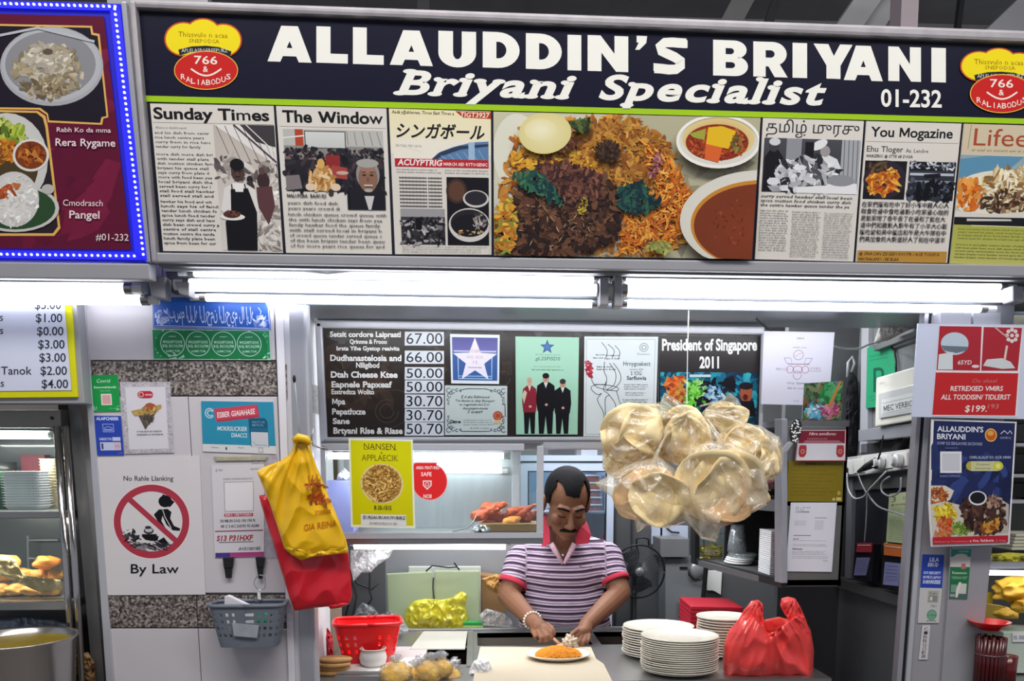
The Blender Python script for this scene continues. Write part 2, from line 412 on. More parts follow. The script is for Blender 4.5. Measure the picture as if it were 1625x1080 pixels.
def filmmat(name, tint, body, opac, rough=.18, bump=.6, bs=35.):
    """thin plastic film: transparent, some translucent white body, crinkled gloss"""
    m = bpy.data.materials.new(name); m.use_nodes = True; nt = m.node_tree; nt.nodes.clear(); N = nt.nodes.new; L = nt.links.new
    o = N('ShaderNodeOutputMaterial'); t = N('ShaderNodeBsdfTransparent'); t.inputs[0].default_value = (*lin(tint), 1)
    d = N('ShaderNodeBsdfDiffuse'); d.inputs[0].default_value = (*lin(body), 1); g = N('ShaderNodeBsdfGlossy'); g.inputs['Roughness'].default_value = rough
    tc = N('ShaderNodeTexCoord'); nz = N('ShaderNodeTexNoise'); nz.inputs['Scale'].default_value = bs; nz.inputs['Detail'].default_value = 5; nz.inputs['Distortion'].default_value = 1.2
    L(tc.outputs['Object'], nz.inputs[0]); bp = N('ShaderNodeBump'); bp.inputs['Strength'].default_value = bump; bp.inputs['Distance'].default_value = .01
    L(nz.outputs[0], bp.inputs['Height']); L(bp.outputs[0], g.inputs['Normal']); L(bp.outputs[0], d.inputs['Normal'])
    mr = N('ShaderNodeMapRange'); mr.inputs[1].default_value = .4; mr.inputs[2].default_value = .75; mr.inputs[3].default_value = opac*.5; mr.inputs[4].default_value = min(1, opac*1.7); L(nz.outputs[0], mr.inputs[0])
    m1 = N('ShaderNodeMixShader'); L(mr.outputs[0], m1.inputs[0]); L(t.outputs[0], m1.inputs[1]); L(d.outputs[0], m1.inputs[2])
    f = N('ShaderNodeLayerWeight'); f.inputs[0].default_value = .45; L(bp.outputs[0], f.inputs['Normal'])
    mm = N('ShaderNodeMapRange'); mm.inputs[3].default_value = .05; mm.inputs[4].default_value = .30; L(f.outputs['Facing'], mm.inputs[0])
    m2 = N('ShaderNodeMixShader'); L(mm.outputs[0], m2.inputs[0]); L(m1.outputs[0], m2.inputs[1]); L(g.outputs[0], m2.inputs[2]); L(m2.outputs[0], o.inputs[0])
    MATS[name] = m; return m
# ------------------------------------------------------------------ planes of the stall front
SIGN = FP(2.33, .078, ref=(812, 415))
LED = FP(2.31, .10, ref=(100, 410))
FRONT = FP(2.5)
BOARD = FP(2.80)
CZ = 0.88                                             # counter height
def S(name, mb, m, kind='structure', **k):
    return mb.build(name, m, kind=kind, **k)
# room shell
S('floor', MB().box((-5, -4, -.1), (6, 10, 0)), M['floor'])
S('ceiling', MB().box((-5, -4, 4.6), (6, 10, 4.7)), M['hallceil'])
S('wall_rear_hall', MB().box((-5, 9.0, 0), (6, 9.1, 4.6)), M['hallceil'])
S('wall_back', MB().box((-2.8, 4.75, 0), (3.3, 4.83, 2.9)), mat('grey_back_wall', '#57585b', .5, .1, .1, 4))
# stall ceiling and soffit
zs = Zc(812, 493, 2.62)
S('ceiling_stall', MB().box((-2.8, 2.86, 2.5), (3.3, 4.75, 2.56)), mat('stall_ceiling', '#a5a8ab', .6, 0, .06, 4))
S('trim_soffit', MB().box((-.80, 2.47, zs), (1.62, 2.88, zs+.05)), mat('soffit_metal', '#8e949b', .4, .3, .08, 6))
sofz = zs
# fascia above: hides the inside of the sign box
S('wall_fascia', MB().box((-2.8, 2.56, zs+.05), (3.3, 2.86, 2.62)), M['darkgrey'])
S('wall_divider', MB().box((-.93, 2.90, 0), (-.86, 4.75, 2.5)), mat('stall_side_wall', '#5d6062', .45, .1, .12, 5))
# hall roof structure seen above the sign
def beam(a, b, w, d, m, name='trim_beam'):
    a = Vector(a); b = Vector(b); u = (b-a).normalized(); v = u.cross(Vector((0, 1, 0))).normalized()*w/2; t = Vector((0, d, 0))
    o = MB().prism([a-v, a+v, b+v, b-v], t).build(name, m, kind='structure'); return o
beam(P(1335, 60, 4.2), P(1425, -70, 4.2), .11, .12, M['beam']); beam(P(1365, 75, 4.25), P(1455, -60, 4.25), .09, .12, M['beam'])
beam(P(1441, 80, 3.7), P(1450, -120, 3.7), .075, .1, M['pinkbeam'])
beam(P(1560, 85, 4.6), P(1680, -30, 4.6), .16, .12, M['beam']); beam(P(1520, 60, 5.5), P(1535, -60, 5.5), .03, .04, M['darkgrey'])
beam(P(1215, 55, 5.0), P(1245, -40, 5.0), .05, .04, M['darkgrey']); beam(P(672, 40, 4.4), P(672, -60, 4.4), .06, .06, M['darkgrey'])
beam(P(1150, 55, 5.2), P(1200, -40, 5.2), .12, .1, M['hallceil']); beam(P(-60, 2, 6), P(1700, 12, 6), .5, .1, mat('roof_sheet', '#8a888a', .6, .1, .2, 3))
for k in range(9):
    beam(P(700+k*110, 80, 6.4), P(700+k*120, -120, 6.4), .03, .03, M['darkgrey'], 'trim_seam')
beam(P(170, 3, 2.9), P(330, 5, 2.9), .06, .05, M['alugrey'], 'trim_panel')
# ------------------------------------------------------------------ pillar between the stalls: tiles are parts of the wall
wl = S('wall_left', slab(FRONT, [(120, 400), (446, 400), (472, 1250), (193, 1250)], .34, -.012), M['grout'])
def wtile(q, m, name='tile', off=0., th=.012):
    o = slab(FRONT, q, th, off).build(name, m, wl, bevel=.0012); return o
def L_(y): return 131+(y-485)*.0824      # pillar's left edge
def R_(y): return 434+(y-485)*.041       # right edge of the tiled face
def seam(y): return 290+(y-485)*.055
def qrow(y0, y1, f0=0., f1=1.):
    X = lambda y, f: L_(y)+(R_(y)-L_(y))*f
    return [(X(y0, f0), y0), (X(y0, f1), y0), (X(y1, f1), y1), (X(y1, f0), y1)]
for (y0, y1, mm, f) in [(400, 571, 'tile', (0, .43, 1)), (573, 627, 'granite', (0, .42, 1)), (629, 940, 'tile', (0, .522, 1)), (944, 995, 'granite', (0, .5, 1)), (997, 1250, 'tile', (0, .5, 1))]:
    for a, b in zip(f, f[1:]):
        wtile(qrow(y0, y1, a+(.003 if a else 0), b-.001), M[mm], 'tile' if mm == 'tile' else 'granite_tile')
# aluminium edge profiles
S('trim_1', slab(FRONT, [(123, 430), (131, 430), (194, 1250), (180, 1250)], .35, .006), M['alulight'], bevel=.002)
S('trim_2', slab(FRONT, [(434, 430), (447, 430), (474, 1250), (464, 1250)], .05, .008), M['white'], bevel=.002)
side = S('trim_3', slab(FRONT, [(446, 430), (457, 430), (483, 1250), (473, 1250)], .03, -.004), M['white'])
slab(FRONT, [(447.5, 574), (454.5, 577), (456, 633), (449, 629)], .01, .0005).build('granite_tile', M['granite'], side)
jamb = S('trim_4', slab(FRONT, [(456, 430), (479, 430), (503, 1250), (482, 1250)], .09, .012), M['alu'], bevel=.003)
S('trim_5', slab(FRONT, [(478, 430), (484, 430), (507, 1250), (502, 1250)], .06, .004), M['alulight'], bevel=.002)
# inner return of the pillar
wi = VP(484, 2.58, 517, 3.05)
ret = MB(); ret.prism([wi(484, 495), wi(520, 520), wi(545, 1160), wi(504, 1200)], (-.03, 0, 0)); S('wall_inner_left', ret, M['white'])
gi = MB(); gi.prism([wi(487, 606, .002), wi(504, 612, .002), wi(507, 657, .002), wi(489, 650, .002)], (-.003, 0, 0)); gi.build('granite_tile', M['granite'], bpy.data.objects['wall_inner_left'])
# ------------------------------------------------------------------ pillar at the other end
WR = FP(2.47)
wr = S('wall_right', slab(WR, [(1486, 470), (1612, 470), (1533, 1300), (1424, 1300)], .035), mat('grey_pillar_panel', '#a3a1a6', .42, .2, .06, 5))
slab(WR, [(1541, 470), (1612, 470), (1533, 1300), (1478, 1300)], .04, .012).build('side_panel', M['alugrey'], wr, bevel=.003)
slab(WR, [(1483, 470), (1490, 470), (1428, 1300), (1421, 1300)], .03, .008).build('edge_strip', M['alulight'], wr)
S('trim_6', slab(WR, [(1475, 470), (1483, 470), (1420, 1300), (1413, 1300)], .02, .0), M['black'])
S('trim_7', slab(WR, [(1470, 470), (1476, 470), (1414, 1300), (1406, 1300)], .03, .006), M['alu'])
# ------------------------------------------------------------------ main signboard
sg = thing('shop_signboard', 'long navy shop sign reading ALLAUDDIN\'S BRIYANI over framed news clippings', 'sign', P(812, 415, 2.33))
slab(SIGN, [(213, 17), (1700, 78), (1690, 424), (246, 402)], .06).build('panel', mat('navy_sign_panel', '#11122a', .35, 0, .05, 10, coat=.3), sg)
slab(SIGN, [(202, -3), (1702, 50), (1702, 69), (202, 11)], .08, .02).build('frame_rail', M['frame'], sg, bevel=.008)
slab(SIGN, [(240, 400), (1702, 421), (1702, 440), (248, 416)], .06, .02).build('frame_rail', M['alugrey'], sg, bevel=.004)
slab(SIGN, [(202, 0), (214, 0), (249, 416), (240, 416)], .07, .025).build('frame_post', M['frame'], sg, bevel=.006)
slab(SIGN, [(250, 416), (1702, 440), (1702, 446), (252, 422)], .03, -.005).build('underside_channel', M['steel2'], sg)
p = Print(SIGN, .003)
NAVY = '#0f1029'; CR = '#f2f1ea'
p.poly([(214, 19), (1700, 78), (1697, 192), (228, 152)], NAVY)
p.poly([(228, 151.5), (1699, 190), (1698, 198.5), (229, 161)], '#9fc91e')
def letter(ch, x0, y0, x1, y1, sl=.035):
    w, h = x1-x0, y1-y0; h -= sl*w
    f = lambda pts: [(x0+u*w, y0+v*h+sl*u*w) for u, v in pts]
    arc = lambda cx, cy, rx, ry, a0, a1, n=14: [(cx+rx*math.cos(math.radians(a0+(a1-a0)*i/n)), cy+ry*math.sin(math.radians(a0+(a1-a0)*i/n))) for i in range(n+1)]
    if ch == 'A':
        p.poly(f([(.31, 0), (.69, 0), (1, 1), (.71, 1), (.65, .84), (.35, .84), (.29, 1), (0, 1)]), CR); p.poly(f([(.5, .42), (.565, .61), (.435, .61)]), NAVY)
    elif ch == 'L': p.poly(f([(0, 0), (.45, 0), (.45, .74), (1, .74), (1, 1), (0, 1)]), CR)
    elif ch == 'I': p.poly(f([(0, 0), (1, 0), (1, 1), (0, 1)]), CR)
    elif ch == 'N': p.poly(f([(0, 0), (.32, 0), (.66, .5), (.66, 0), (1, 0), (1, 1), (.70, 1), (.34, .48), (.34, 1), (0, 1)]), CR)
    elif ch == 'Y': p.poly(f([(0, 0), (.38, 0), (.52, .34), (.68, 0), (1, 0), (.69, .62), (.69, 1), (.33, 1), (.33, .62)]), CR)
    elif ch == 'U':
        p.poly(f([(0, 0)]+[(.39, 0), (.39, .58)]+arc(.505, .6, .115, .17, 180, 0)+[(.62, .58), (.62, 0), (1, 0), (1, .6)]+arc(.5, .6, .5, .4, 0, 180)), CR)
    elif ch == 'D':
        p.poly(f([(0, 0), (.4, 0)]+arc(.4, .5, .6, .5, -90, 90)+[(0, 1)]), CR); p.poly(f([(.37, .27)]+arc(.42, .5, .22, .23, -90, 90)+[(.37, .73)]), NAVY)
    elif ch == 'B':
        p.poly(f([(0, 0), (.6, 0)]+arc(.6, .26, .36, .26, -90, 75)+arc(.62, .72, .38, .28, -75, 90)+[(0, 1)]), CR)
        p.poly(f([(.36, .22)]+arc(.5, .305, .1, .085, -90, 90)+[(.36, .39)]), NAVY); p.poly(f([(.36, .61)]+arc(.52, .695, .11, .085, -90, 90)+[(.36, .78)]), NAVY)
    elif ch == 'R':
        p.poly(f([(0, 0), (.55, 0)]+arc(.57, .34, .4, .34, -90, 60)+[(1, 1), (.62, 1), (.44, .7), (.36, .7), (.36, 1), (0, 1)]), CR)
        p.poly(f([(.36, .24)]+arc(.5, .345, .12, .105, -90, 90)+[(.36, .45)]), NAVY)
    elif ch == "'":
        p.poly(f([(.12, 0), (1, 0), (.92, .5), (.35, 1), (0, 1), (.3, .48), (.12, .48)]), CR)
    elif ch == 'S':
        c = [(.96, .14), (.80, .135), (.55, .125), (.33, .14), (.19, .25), (.24, .38), (.42, .45), (.62, .53), (.80, .64), (.80, .77), (.66, .87), (.45, .885), (.22, .865), (.03, .86)]
        c = [(a, b) for a, b in c]; q = np.array(f(c)); p.line(q, h*.27, CR)
        p.poly(f([(.88, .02), (1.0, .05), (1.0, .27), (.86, .26)]), CR); p.poly(f([(.0, .72), (.14, .74), (.14, .99), (0, .93)]), CR)
for ch, b in [('A', (424.5, 40, 494.5, 99.6)), ('L', (502, 41.5, 552, 101)), ('L', (560, 43, 609, 103)), ('A', (618.6, 47, 687, 105)), ('U', (695.6, 48.6, 755.5, 108)),
              ('D', (766, 50, 824.6, 109)), ('D', (834.5, 52.5, 891.5, 111)), ('I', (900.6, 55, 922.5, 112)), ('N', (932.5, 55.5, 997, 114.5)), ("'", (1008, 56.5, 1027, 79.5)),
              ('S', (1037, 59, 1091, 118)), ('B', (1131.6, 63, 1187, 121.5)), ('R', (1195.4, 65.5, 1250, 123)), ('I', (1257.7, 67.7, 1280.8, 124)), ('Y', (1291, 69, 1353, 126)),
              ('A', (1339, 71.5, 1401, 129)), ('N', (1409.6, 73.5, 1461.5, 130)), ('I', (1478, 75.5, 1501, 131))]:
    letter(ch, *b)
def cooper(word, x0, x1, yb, h, sl):
    off = .034; sh = .28
    v, t = lay(word, off, 5, sh, track=.075); lo = v[:, 0].min(); hi = v[:, 0].max(); k = (x1-x0)/(hi-lo)
    p.text(word, x0, yb, h, CR, w=x1-x0, off=off, shear=sh, slope=sl, res=5, track=.075)
    X = 0.; serif = {'B': [(.09, 0, 1), (.09, .97, 1)], 'r': [(.09, 0, 1), (.03, .64, .6)], 'i': [(.09, 0, 1), (.03, .64, .6)], 'n': [(.09, 0, 1), (.40, 0, 1), (.03, .64, .6)], 'y': [(.05, .62, .9), (.40, .62, .9)],
                     'a': [(.42, 0, .7)], 'p': [(.09, -.27, 1), (.03, .62, .6)], 'l': [(.09, 0, 1), (.03, .98, .6)], 't': [(.30, .03, .6)]}
    for ch in word:
        for sx, sy, ss in serif.get(ch, []):
            u = (X+sx)/CAPH+sy*sh; x = x0+(u-lo)*k; y = yb-sy*h+sl*(x-x0); p.ell(x, y-.03*h, .19*k*ss*1.05, .105*h, CR, n=14)
        X += adv(ch)+.075
cooper('Briyani', 630, 915, 148.5, 36, .026)
cooper('Specialist', 950, 1312, 156.5, 37, .026)
p.text('01-232', 0, 0, 1, CR, off=.022, box=(1398, 141, 1494.5, 169.5), slope=.018, res=4)
def logo(dx, dy, k=1.):
    Y0 = dy; o = [(dx+x, dy+111-(111-y)*k) for x, y in [(291, 62), (322, 55), (354, 64), (306, 70), (340, 72)]]
    for (x, y), r in zip(o, (28, 27, 27.5, 20, 20)): p.ell(x, y, r+2.6, (r+2.6)*.9*k, '#c4502c')
    p.poly([(dx+268, dy+111-37*k), (dx+378, dy+111-37*k), (dx+362, dy+111-25*k), (dx+284, dy+111-27*k)], '#c4502c')
    for (x, y), r in zip(o, (28, 27, 27.5, 20, 20)): p.ell(x, y, r, r*.9*k, '#f2dc16')
    p.poly([(dx+272, dy+111-39*k), (dx+374, dy+111-37*k), (dx+360, dy+111-29*k), (dx+286, dy+111-31*k)], '#f2dc16')
    p.text('Thissvulo n acaa', dx+283, dy+111-53*k, 8, '#8a6a14', w=78, slope=.03, res=1); p.text('SNEPODSA', dx+300, dy+111-43.5*k, 6, '#8a6a14', w=48, slope=.03, res=1)
    p.line([(dx+284, dy+111-28*k), (dx+305, dy+111-33*k), (dx+326, dy+111-34*k), (dx+346, dy+111-32*k), (dx+366, dy+111-25*k)], 9, '#20202a')
    p.text('APLELASPOEREEPURZ', dx+288, dy+111-28*k, 6, '#d8d6d0', w=73, res=1)
    p.ell(dx+327, dy+111.5, 51, 31, '#e7b24a', n=40); p.ell(dx+327, dy+111.5, 49.5, 29.5, '#c9221f', n=40)
    p.text('766', dx+308, dy+101, 12.5, '#f4e9e0', w=37, off=.01, slope=.03); p.text('&', dx+322, dy+114, 9, '#f4e9e0', off=.01)
    p.line([(dx+303+i*4.4, dy+109+11*math.sin(math.pi*i/11)) for i in range(12)], 2.6, '#f4e9e0')
    t = 'RALIABODUS'
    for i, ch in enumerate(t):
        a = math.radians(200-220*(i+.5)/len(t)+0); x = dx+327+41*math.cos(a); y = dy+111+21*abs(math.sin(a))**.8 if math.sin(a) > 0 else dy+111
        x = dx+287+80*(i+.5)/len(t); u = (i+.5)/len(t)*2-1; y = dy+112+20*math.sqrt(max(0, 1-u*u*.88))
        p.text(ch, x-(4 if ch != 'I' else 1), y+3, 8.5, '#f4e9e0', w=(7 if ch != 'I' else None), off=.006, res=2)
logo(0, 0); logo(1263, 37, .88)
p.build('lettering', sg)
# ---- clippings: each is a panel of its own
def clip(q, label, bg='#d9d4cd'):
    o = slab(SIGN, q, .004, .0055).build('clipping', mat('clipping_paper', '#d6d1ca', .5, 0, .04, 6), sg, label=label)
    pr = Print(SIGN, .0075); pr.clip = q; pr.frame(None); pr.poly(q, bg); return o, pr
# Sunday Times
o, c = clip([(238, 164), (434, 168), (449, 401), (259, 398)], 'clipping headed Sunday Times'); c.frame([(238, 164), (434, 168), (449, 401), (259, 398)], 196, 234)
c.text('Sunday Times', 4, 24, 17.5, '#141418', w=184, off=.03, res=4)
c.line([(2, 30), (194, 30)], .8, '#77736e'); c.text('Alssoci kisktoaist', 5, 40, 4, '#4a4a55', w=50, res=1)
c.para(3, 44, 92, 72, 7.3, '#24222a', 1, 4.2, ragged=.25, off=.012); c.para(3, 78, 94, 150, 7.3, '#24222a', 2, 4.2, ragged=.1, off=.012); c.para(3, 153, 96, 230, 7.3, '#24222a', 3, 4.3, ragged=.12, off=.012)
c.rect(98, 31, 195, 231, '#bdb4ac', '#d5cfca')
c.poly([(98, 31), (195, 31), (195, 95)], '#e2dedb'); 
for k in range(7): c.line([(102+k*14, 33), (120+k*17, 80+k*6)], 1.2, '#6f665f')
c.poly([(140, 31), (195, 31), (195, 66), (165, 58)], '#3f3a3e'); c.line([(130, 31), (195, 90)], 3, '#4a4348'); c.line([(150, 31), (195, 75)], 1.5, '#e8e4e0')
c.blobs(PG([(98, 80), (195, 90), (195, 125), (98, 120)]), ['#a39a94', '#7b7270', '#cfc9c4', '#5a5253'], 60, 6, 5)
c.blobs(PG([(155, 120), (195, 115), (195, 231), (150, 231)]), ['#cfc9c2', '#b9b1aa', '#8d8580', '#e0dcd6'], 90, 5, 6)
c.ell(172, 120, 10, 14, '#3b2a2d'); c.ell(170, 104, 5, 6, '#5a4340'); c.poly([(160, 130), (185, 128), (188, 160), (176, 190), (160, 160)], '#5b3a3d'); c.ell(150, 118, 5, 6, '#2a2426'); c.ell(150, 132, 7, 12, '#3a3334')
c.poly([(108, 132), (124, 124), (142, 124), (158, 134), (162, 168), (150, 176), (112, 178), (100, 168)], '#ddd9d6'); c.poly([(118, 134), (146, 132), (158, 170), (155, 231), (106, 231), (106, 186), (116, 172)], '#15141a'); c.poly([(122, 124), (140, 124), (138, 138), (126, 138)], '#e8e5e2')
c.line([(120, 126), (121, 140)], 2, '#15141a'); c.line([(141, 125), (143, 138)], 2, '#15141a')
c.ell(131, 106, 10.5, 15, '#4e3a36'); c.ell(131, 95, 11.5, 10, '#17151a'); c.ell(127, 106, 1.6, 1.1, '#17151a'); c.ell(135, 106, 1.6, 1.1, '#17151a'); c.line([(127, 114), (135, 114)], 1.6, '#2b1f1f'); c.ell(131, 110, 1.7, 2.4, '#5f4842')
c.ell(118, 178, 20, 5.5, '#e6e2de'); c.ell(117, 174, 14, 6, '#4a2c28'); c.blobs(E(117, 173, 13, 5), ['#5a352e', '#35201f', '#7a4a3c'], 20, 2.4, 7)
c.build('print', o)
# The Window
q = [(438, 168), (613, 172), (622, 403), (454, 401)]; o, c = clip(q, 'clipping headed The Window'); c.frame(q, 175, 232)
c.text('The Window', 9, 25, 18, '#141418', w=160, off=.03, res=4); c.line([(3, 32), (173, 32)], .8, '#8a8680')
c.rect(8, 36, 168, 134, '#9c9a98', '#55504f'); c.rect(8, 36, 168, 62, '#b9b8b4'); c.rect(42, 38, 108, 66, '#d3d5d2', '#c2c6c4'); c.border(42, 38, 108, 66, 1.5, '#4b4a4e'); c.rect(27, 36, 40, 62, '#b0452c'); c.line([(8, 50), (42, 46)], 2, '#e6e6e2')
for k in range(5): c.line([(110+k*12, 38), (112+k*13, 60)], 1, '#7e7d7d')
c.blobs(B(12, 66, 166, 84), ['#1d1c22', '#2a2830', '#3b3138', '#6b5a55'], 130, 4.2, 8, asp=.8); c.rect(8, 84, 168, 134, '#2a272e', '#1a191f'); c.blobs(B(10, 82, 166, 132), ['#1c1b21', '#333039', '#26232b', '#44383c'], 90, 6, 9)
c.rect(74, 76, 97, 98, '#8d2c2e'); c.poly([(84, 92), (108, 96), (108, 114), (78, 112)], '#a3443d'); c.ell(100, 104, 10, 3, '#c3a79a'); c.poly([(8, 110), (30, 108), (34, 130), (8, 133)], '#7c7476')
c.ell(66, 118, 22, 15, '#c79a62'); c.blobs(E(66, 113, 20, 17), ['#d8b07a', '#b98448', '#e2c69a', '#a56e37'], 50, 5, 10); c.ell(66, 90, 6, 8, '#d8a860'); c.ell(47, 127, 8, 6, '#ddc7ae'); c.ell(88, 127, 8, 6, '#ddc7ae')
c.poly([(106, 134), (168, 134), (168, 162), (106, 162)], '#17171d'); c.poly([(110, 162), (112, 128), (134, 120), (160, 124), (168, 136), (168, 162)], '#1f1f27'); c.ell(141, 106, 19, 24, '#8e8c8c'); c.ell(141, 112, 15.5, 22, '#8a6552'); c.ell(141, 96, 12, 8, '#9a7664'); c.ell(141, 88, 18, 7, '#a3a19f')
for s_ in (-1, 1): c.ell(141+s_*6, 107, 3, 1.5, '#2c201d'); c.line([(141+s_*3, 102), (141+s_*9, 102)], 1.5, '#4a3630')
c.ell(141, 114, 2.6, 4, '#7a5546'); c.line([(134, 123), (148, 123)], 2, '#d0c8c2'); c.line([(136, 126), (146, 126)], 1.2, '#5b3f38'); c.ell(141, 131, 7, 3, '#aaa6a2'); c.poly([(134, 140), (150, 140), (144, 162), (140, 162)], '#c9c7c7')
c.text('MALUPEBA  BA/KUES', 8, 144, 5.5, '#24222a', w=64, off=.02, res=1); c.para(8, 150, 98, 168, 8.5, '#3d3a40', 11, 4.8, off=.008); c.para(8, 168, 170, 230, 8.3, '#3d3a40', 12, 4.8, ragged=.08, off=.008)
c.build('print', o)
# Japanese magazine
q = [(617, 172), (779, 177), (780, 404), (627, 403)]; o, c = clip(q, 'clipping with Japanese headline and bowls of soup'); c.frame(q, 160, 229)
c.rect(0, 0, 160, 70, '#e9dfb4', '#e9e2cf'); c.text('Aadá yğublersen, Times East Times a', 4, 7.5, 5, '#2a2418', w=98, off=.02, shear=.2, res=1); c.poly([(104, 1), (160, 1), (160, 12), (116, 11)], '#b03a22'); c.text('TIGT3927', 112, 10, 7.5, '#efe0d0', w=46, off=.02, shear=.1, res=2)
c.text('シンガボール', 10, 44, 18, '#1c1a1c', w=140, off=.025, shear=.25, res=4)
c.rect(5, 48, 155, 79, '#e8e3d6'); c.text('SIN TGBC TRIU LKUA.', 8, 60, 3.6, '#5a544c', w=42, res=1); c.line([(8, 55), (50, 68)], .6, '#cfc8b8')
c.poly([(64, 79), (76, 68), (100, 58), (130, 50), (156, 48), (156, 79)], '#5b7fa8'); c.poly([(64, 79), (80, 66), (110, 56), (156, 52), (156, 56), (112, 62), (84, 72), (72, 79)], '#2e3c58'); c.rect(124, 50, 134, 79, '#9db8d2')
for k in range(6): c.line([(80+k*12, 72-k*2), (90+k*12, 79)], 1, '#8fb0cf')
c.rect(6, 78, 156, 91, '#b3262e'); c.text('ACUYPTRIG', 10, 88.5, 9, '#f0e4e4', w=72, off=.03, shear=.15); c.text('MARCH AID RYTOGENIC', 84, 88, 5, '#f0e4e4', w=70, off=.02, res=1)
c.para(8, 94, 80, 102, 4.2, '#4b474c', 14, 2.4); c.para(86, 94, 156, 104, 4.2, '#4b474c', 15, 2.4)
for k in range(9): c.text('MMMMMMMM MMMM', 12, 110+k*5.6, 3.2, '#3c3940', w=68, off=.02, res=1)
c.rect(88, 106, 156, 214, '#17151b'); c.ell(104, 128, 17, 20, '#3f2c28'); c.ell(104, 128, 13, 16, '#5b3e31'); c.ell(135, 140, 21, 14, '#c9c6c2'); c.ell(135, 139, 18, 11.5, '#2b2730'); c.ell(124, 182, 34, 27, '#cfccc8'); c.ell(124, 179, 31, 22, '#26232b'); c.ell(124, 183, 29, 18, '#1b1920')
c.blobs(E(140, 176, 12, 14), ['#8b8480', '#5b4f50', '#b9b3ae', '#3c3236'], 34, 2.6, 16); c.blobs(B(105, 190, 145, 198), ['#c7a874', '#8a6a48'], 14, 2.2, 17)
c.rect(12, 157, 84, 213, '#45424a', '#2a272d'); c.rect(12, 157, 84, 170, '#9a989c'); c.blobs(B(13, 172, 83, 212), ['#201e25', '#6f6b70', '#18161c', '#a7a3a4', '#3a363d'], 150, 3.4, 18); c.rect(36, 172, 46, 190, '#141318')
c.para(12, 216, 154, 227, 4, '#3d3a40', 19, 2.2)
c.build('print', o)
# food photograph
q = [(783, 177), (1207, 187), (1193, 411), (784, 405)]; o, c = clip(q, 'colour print of biryani with curry bowls', '#b9b196'); c.frame(None)
c.poly(q, '#b3ae92'); c.poly([(783, 177), (1000, 182), (980, 200), (783, 230)], '#c6c3a8'); c.blobs(PG([(784, 330), (1180, 200), (1190, 410), (785, 404)]), ['#a8a287', '#b8b298', '#96917a'], 114, 21.6, 20)
c.ell(905, 300, 128, 118, '#d9d8c6', '#cdccb8', rot=-.1); c.ell(820, 240, 38, 60, '#dcdbcb')
c.blobs(PG([(812, 232), (830, 210), (900, 188), (985, 184), (1040, 205), (1075, 250), (1096, 320), (1098, 380), (1060, 404), (786, 402), (786, 330)]), ['#c07a2c', '#b5661f', '#c98b3a', '#9c5a22', '#d89a3c'], 988, 6.48, 21, 1.7)
c.blobs(PG([(905, 215), (950, 192), (1010, 190), (1050, 225), (1065, 275), (1040, 300), (985, 300), (940, 280)]), ['#a9712c', '#93591f', '#b8812f', '#8a4f1c', '#c18d3d'], 798, 5.04, 22, 1.6)
c.blobs(PG([(812, 240), (850, 228), (905, 236), (950, 262), (930, 285), (860, 272), (812, 262)]), ['#d39a2c', '#c98b28', '#e2b03c', '#a86e22', '#7a4420'], 342, 4.32, 23)
c.blobs(PG([(1020, 225), (1060, 250), (1092, 300), (1096, 360), (1040, 404), (985, 400), (990, 330), (1040, 300)]), ['#d9822a', '#c86a1c', '#e89a38', '#b45518', '#f0a84a'], 627, 3.6, 24, 2.2)
c.blobs(PG([(840, 270), (900, 262), (960, 280), (985, 320), (975, 380), (930, 402), (800, 402), (800, 350)]), ['#3a2217', '#2a1711', '#4f3020', '#5f3c28', '#241410', '#6f4a33'], 1064, 6.48, 25, 1.5)
c.blobs(PG([(850, 262), (905, 258), (952, 278), (950, 312), (905, 318), (868, 290)]), ['#4d2a24', '#6a3e32', '#38201c', '#7d5040'], 380, 4.32, 26)
c.blobs(E(880, 350, 70, 45), ['#8a6a52', '#a58468', '#6b4a38'], 114, 1.87, 27, 2.4)
c.blobs(E(965, 240, 20, 17), ['#33221a', '#4c3424', '#241712'], 133, 2.88, 28); c.blobs(E(892, 226, 24, 14), ['#6e3f24', '#8a5a34', '#4f2c1a'], 152, 3.6, 29)
c.blobs(PG([(982, 300), (1018, 290), (1030, 312), (1050, 318), (1020, 338), (985, 328)]), ['#17363c', '#1f4a45', '#102a30', '#2e5a48'], 171, 5.04, 30); c.blobs(PG([(810, 280), (850, 270), (880, 300), (892, 325), (840, 300)]), ['#1d4a40', '#2a6148', '#12343a', '#45704a'], 152, 4.32, 31)
c.blobs(E(1040, 262, 8, 22, .3), ['#8a4b5a', '#b37a86', '#5f3040'], 57, 2.16, 32); c.blobs(E(925, 328, 6, 14, .3), ['#b8a23a', '#8f7f2c'], 30, 2.16, 33)
c.blobs(E(803, 355, 16, 45), ['#c68a2a', '#b3661f', '#7f8a2f', '#d8a83c'], 171, 4.32, 34); c.blobs(E(1045, 392, 24, 9), ['#7c8a3f', '#a3a35a'], 45, 3.6, 35); c.blobs(PG([(900, 192), (940, 190), (930, 212), (908, 205)]), ['#3a4a24', '#5b6a34', '#2a2c18'], 76, 3.6, 36)
c.ell(865, 211, 42, 33, '#e9e2b2', '#dcd08e', rot=-.1); c.ell(858, 206, 26, 18, '#f1ecc8', '#e6ddaa'); 
c.ell(1140, 224, 67, 42, '#e6e3da', '#d9d6cc', n=40); c.ell(1140, 220, 58, 34, '#c98f2e', '#dcc98e', n=40); c.ell(1138, 226, 50, 29, '#a8431a', '#8c2d12', n=36)
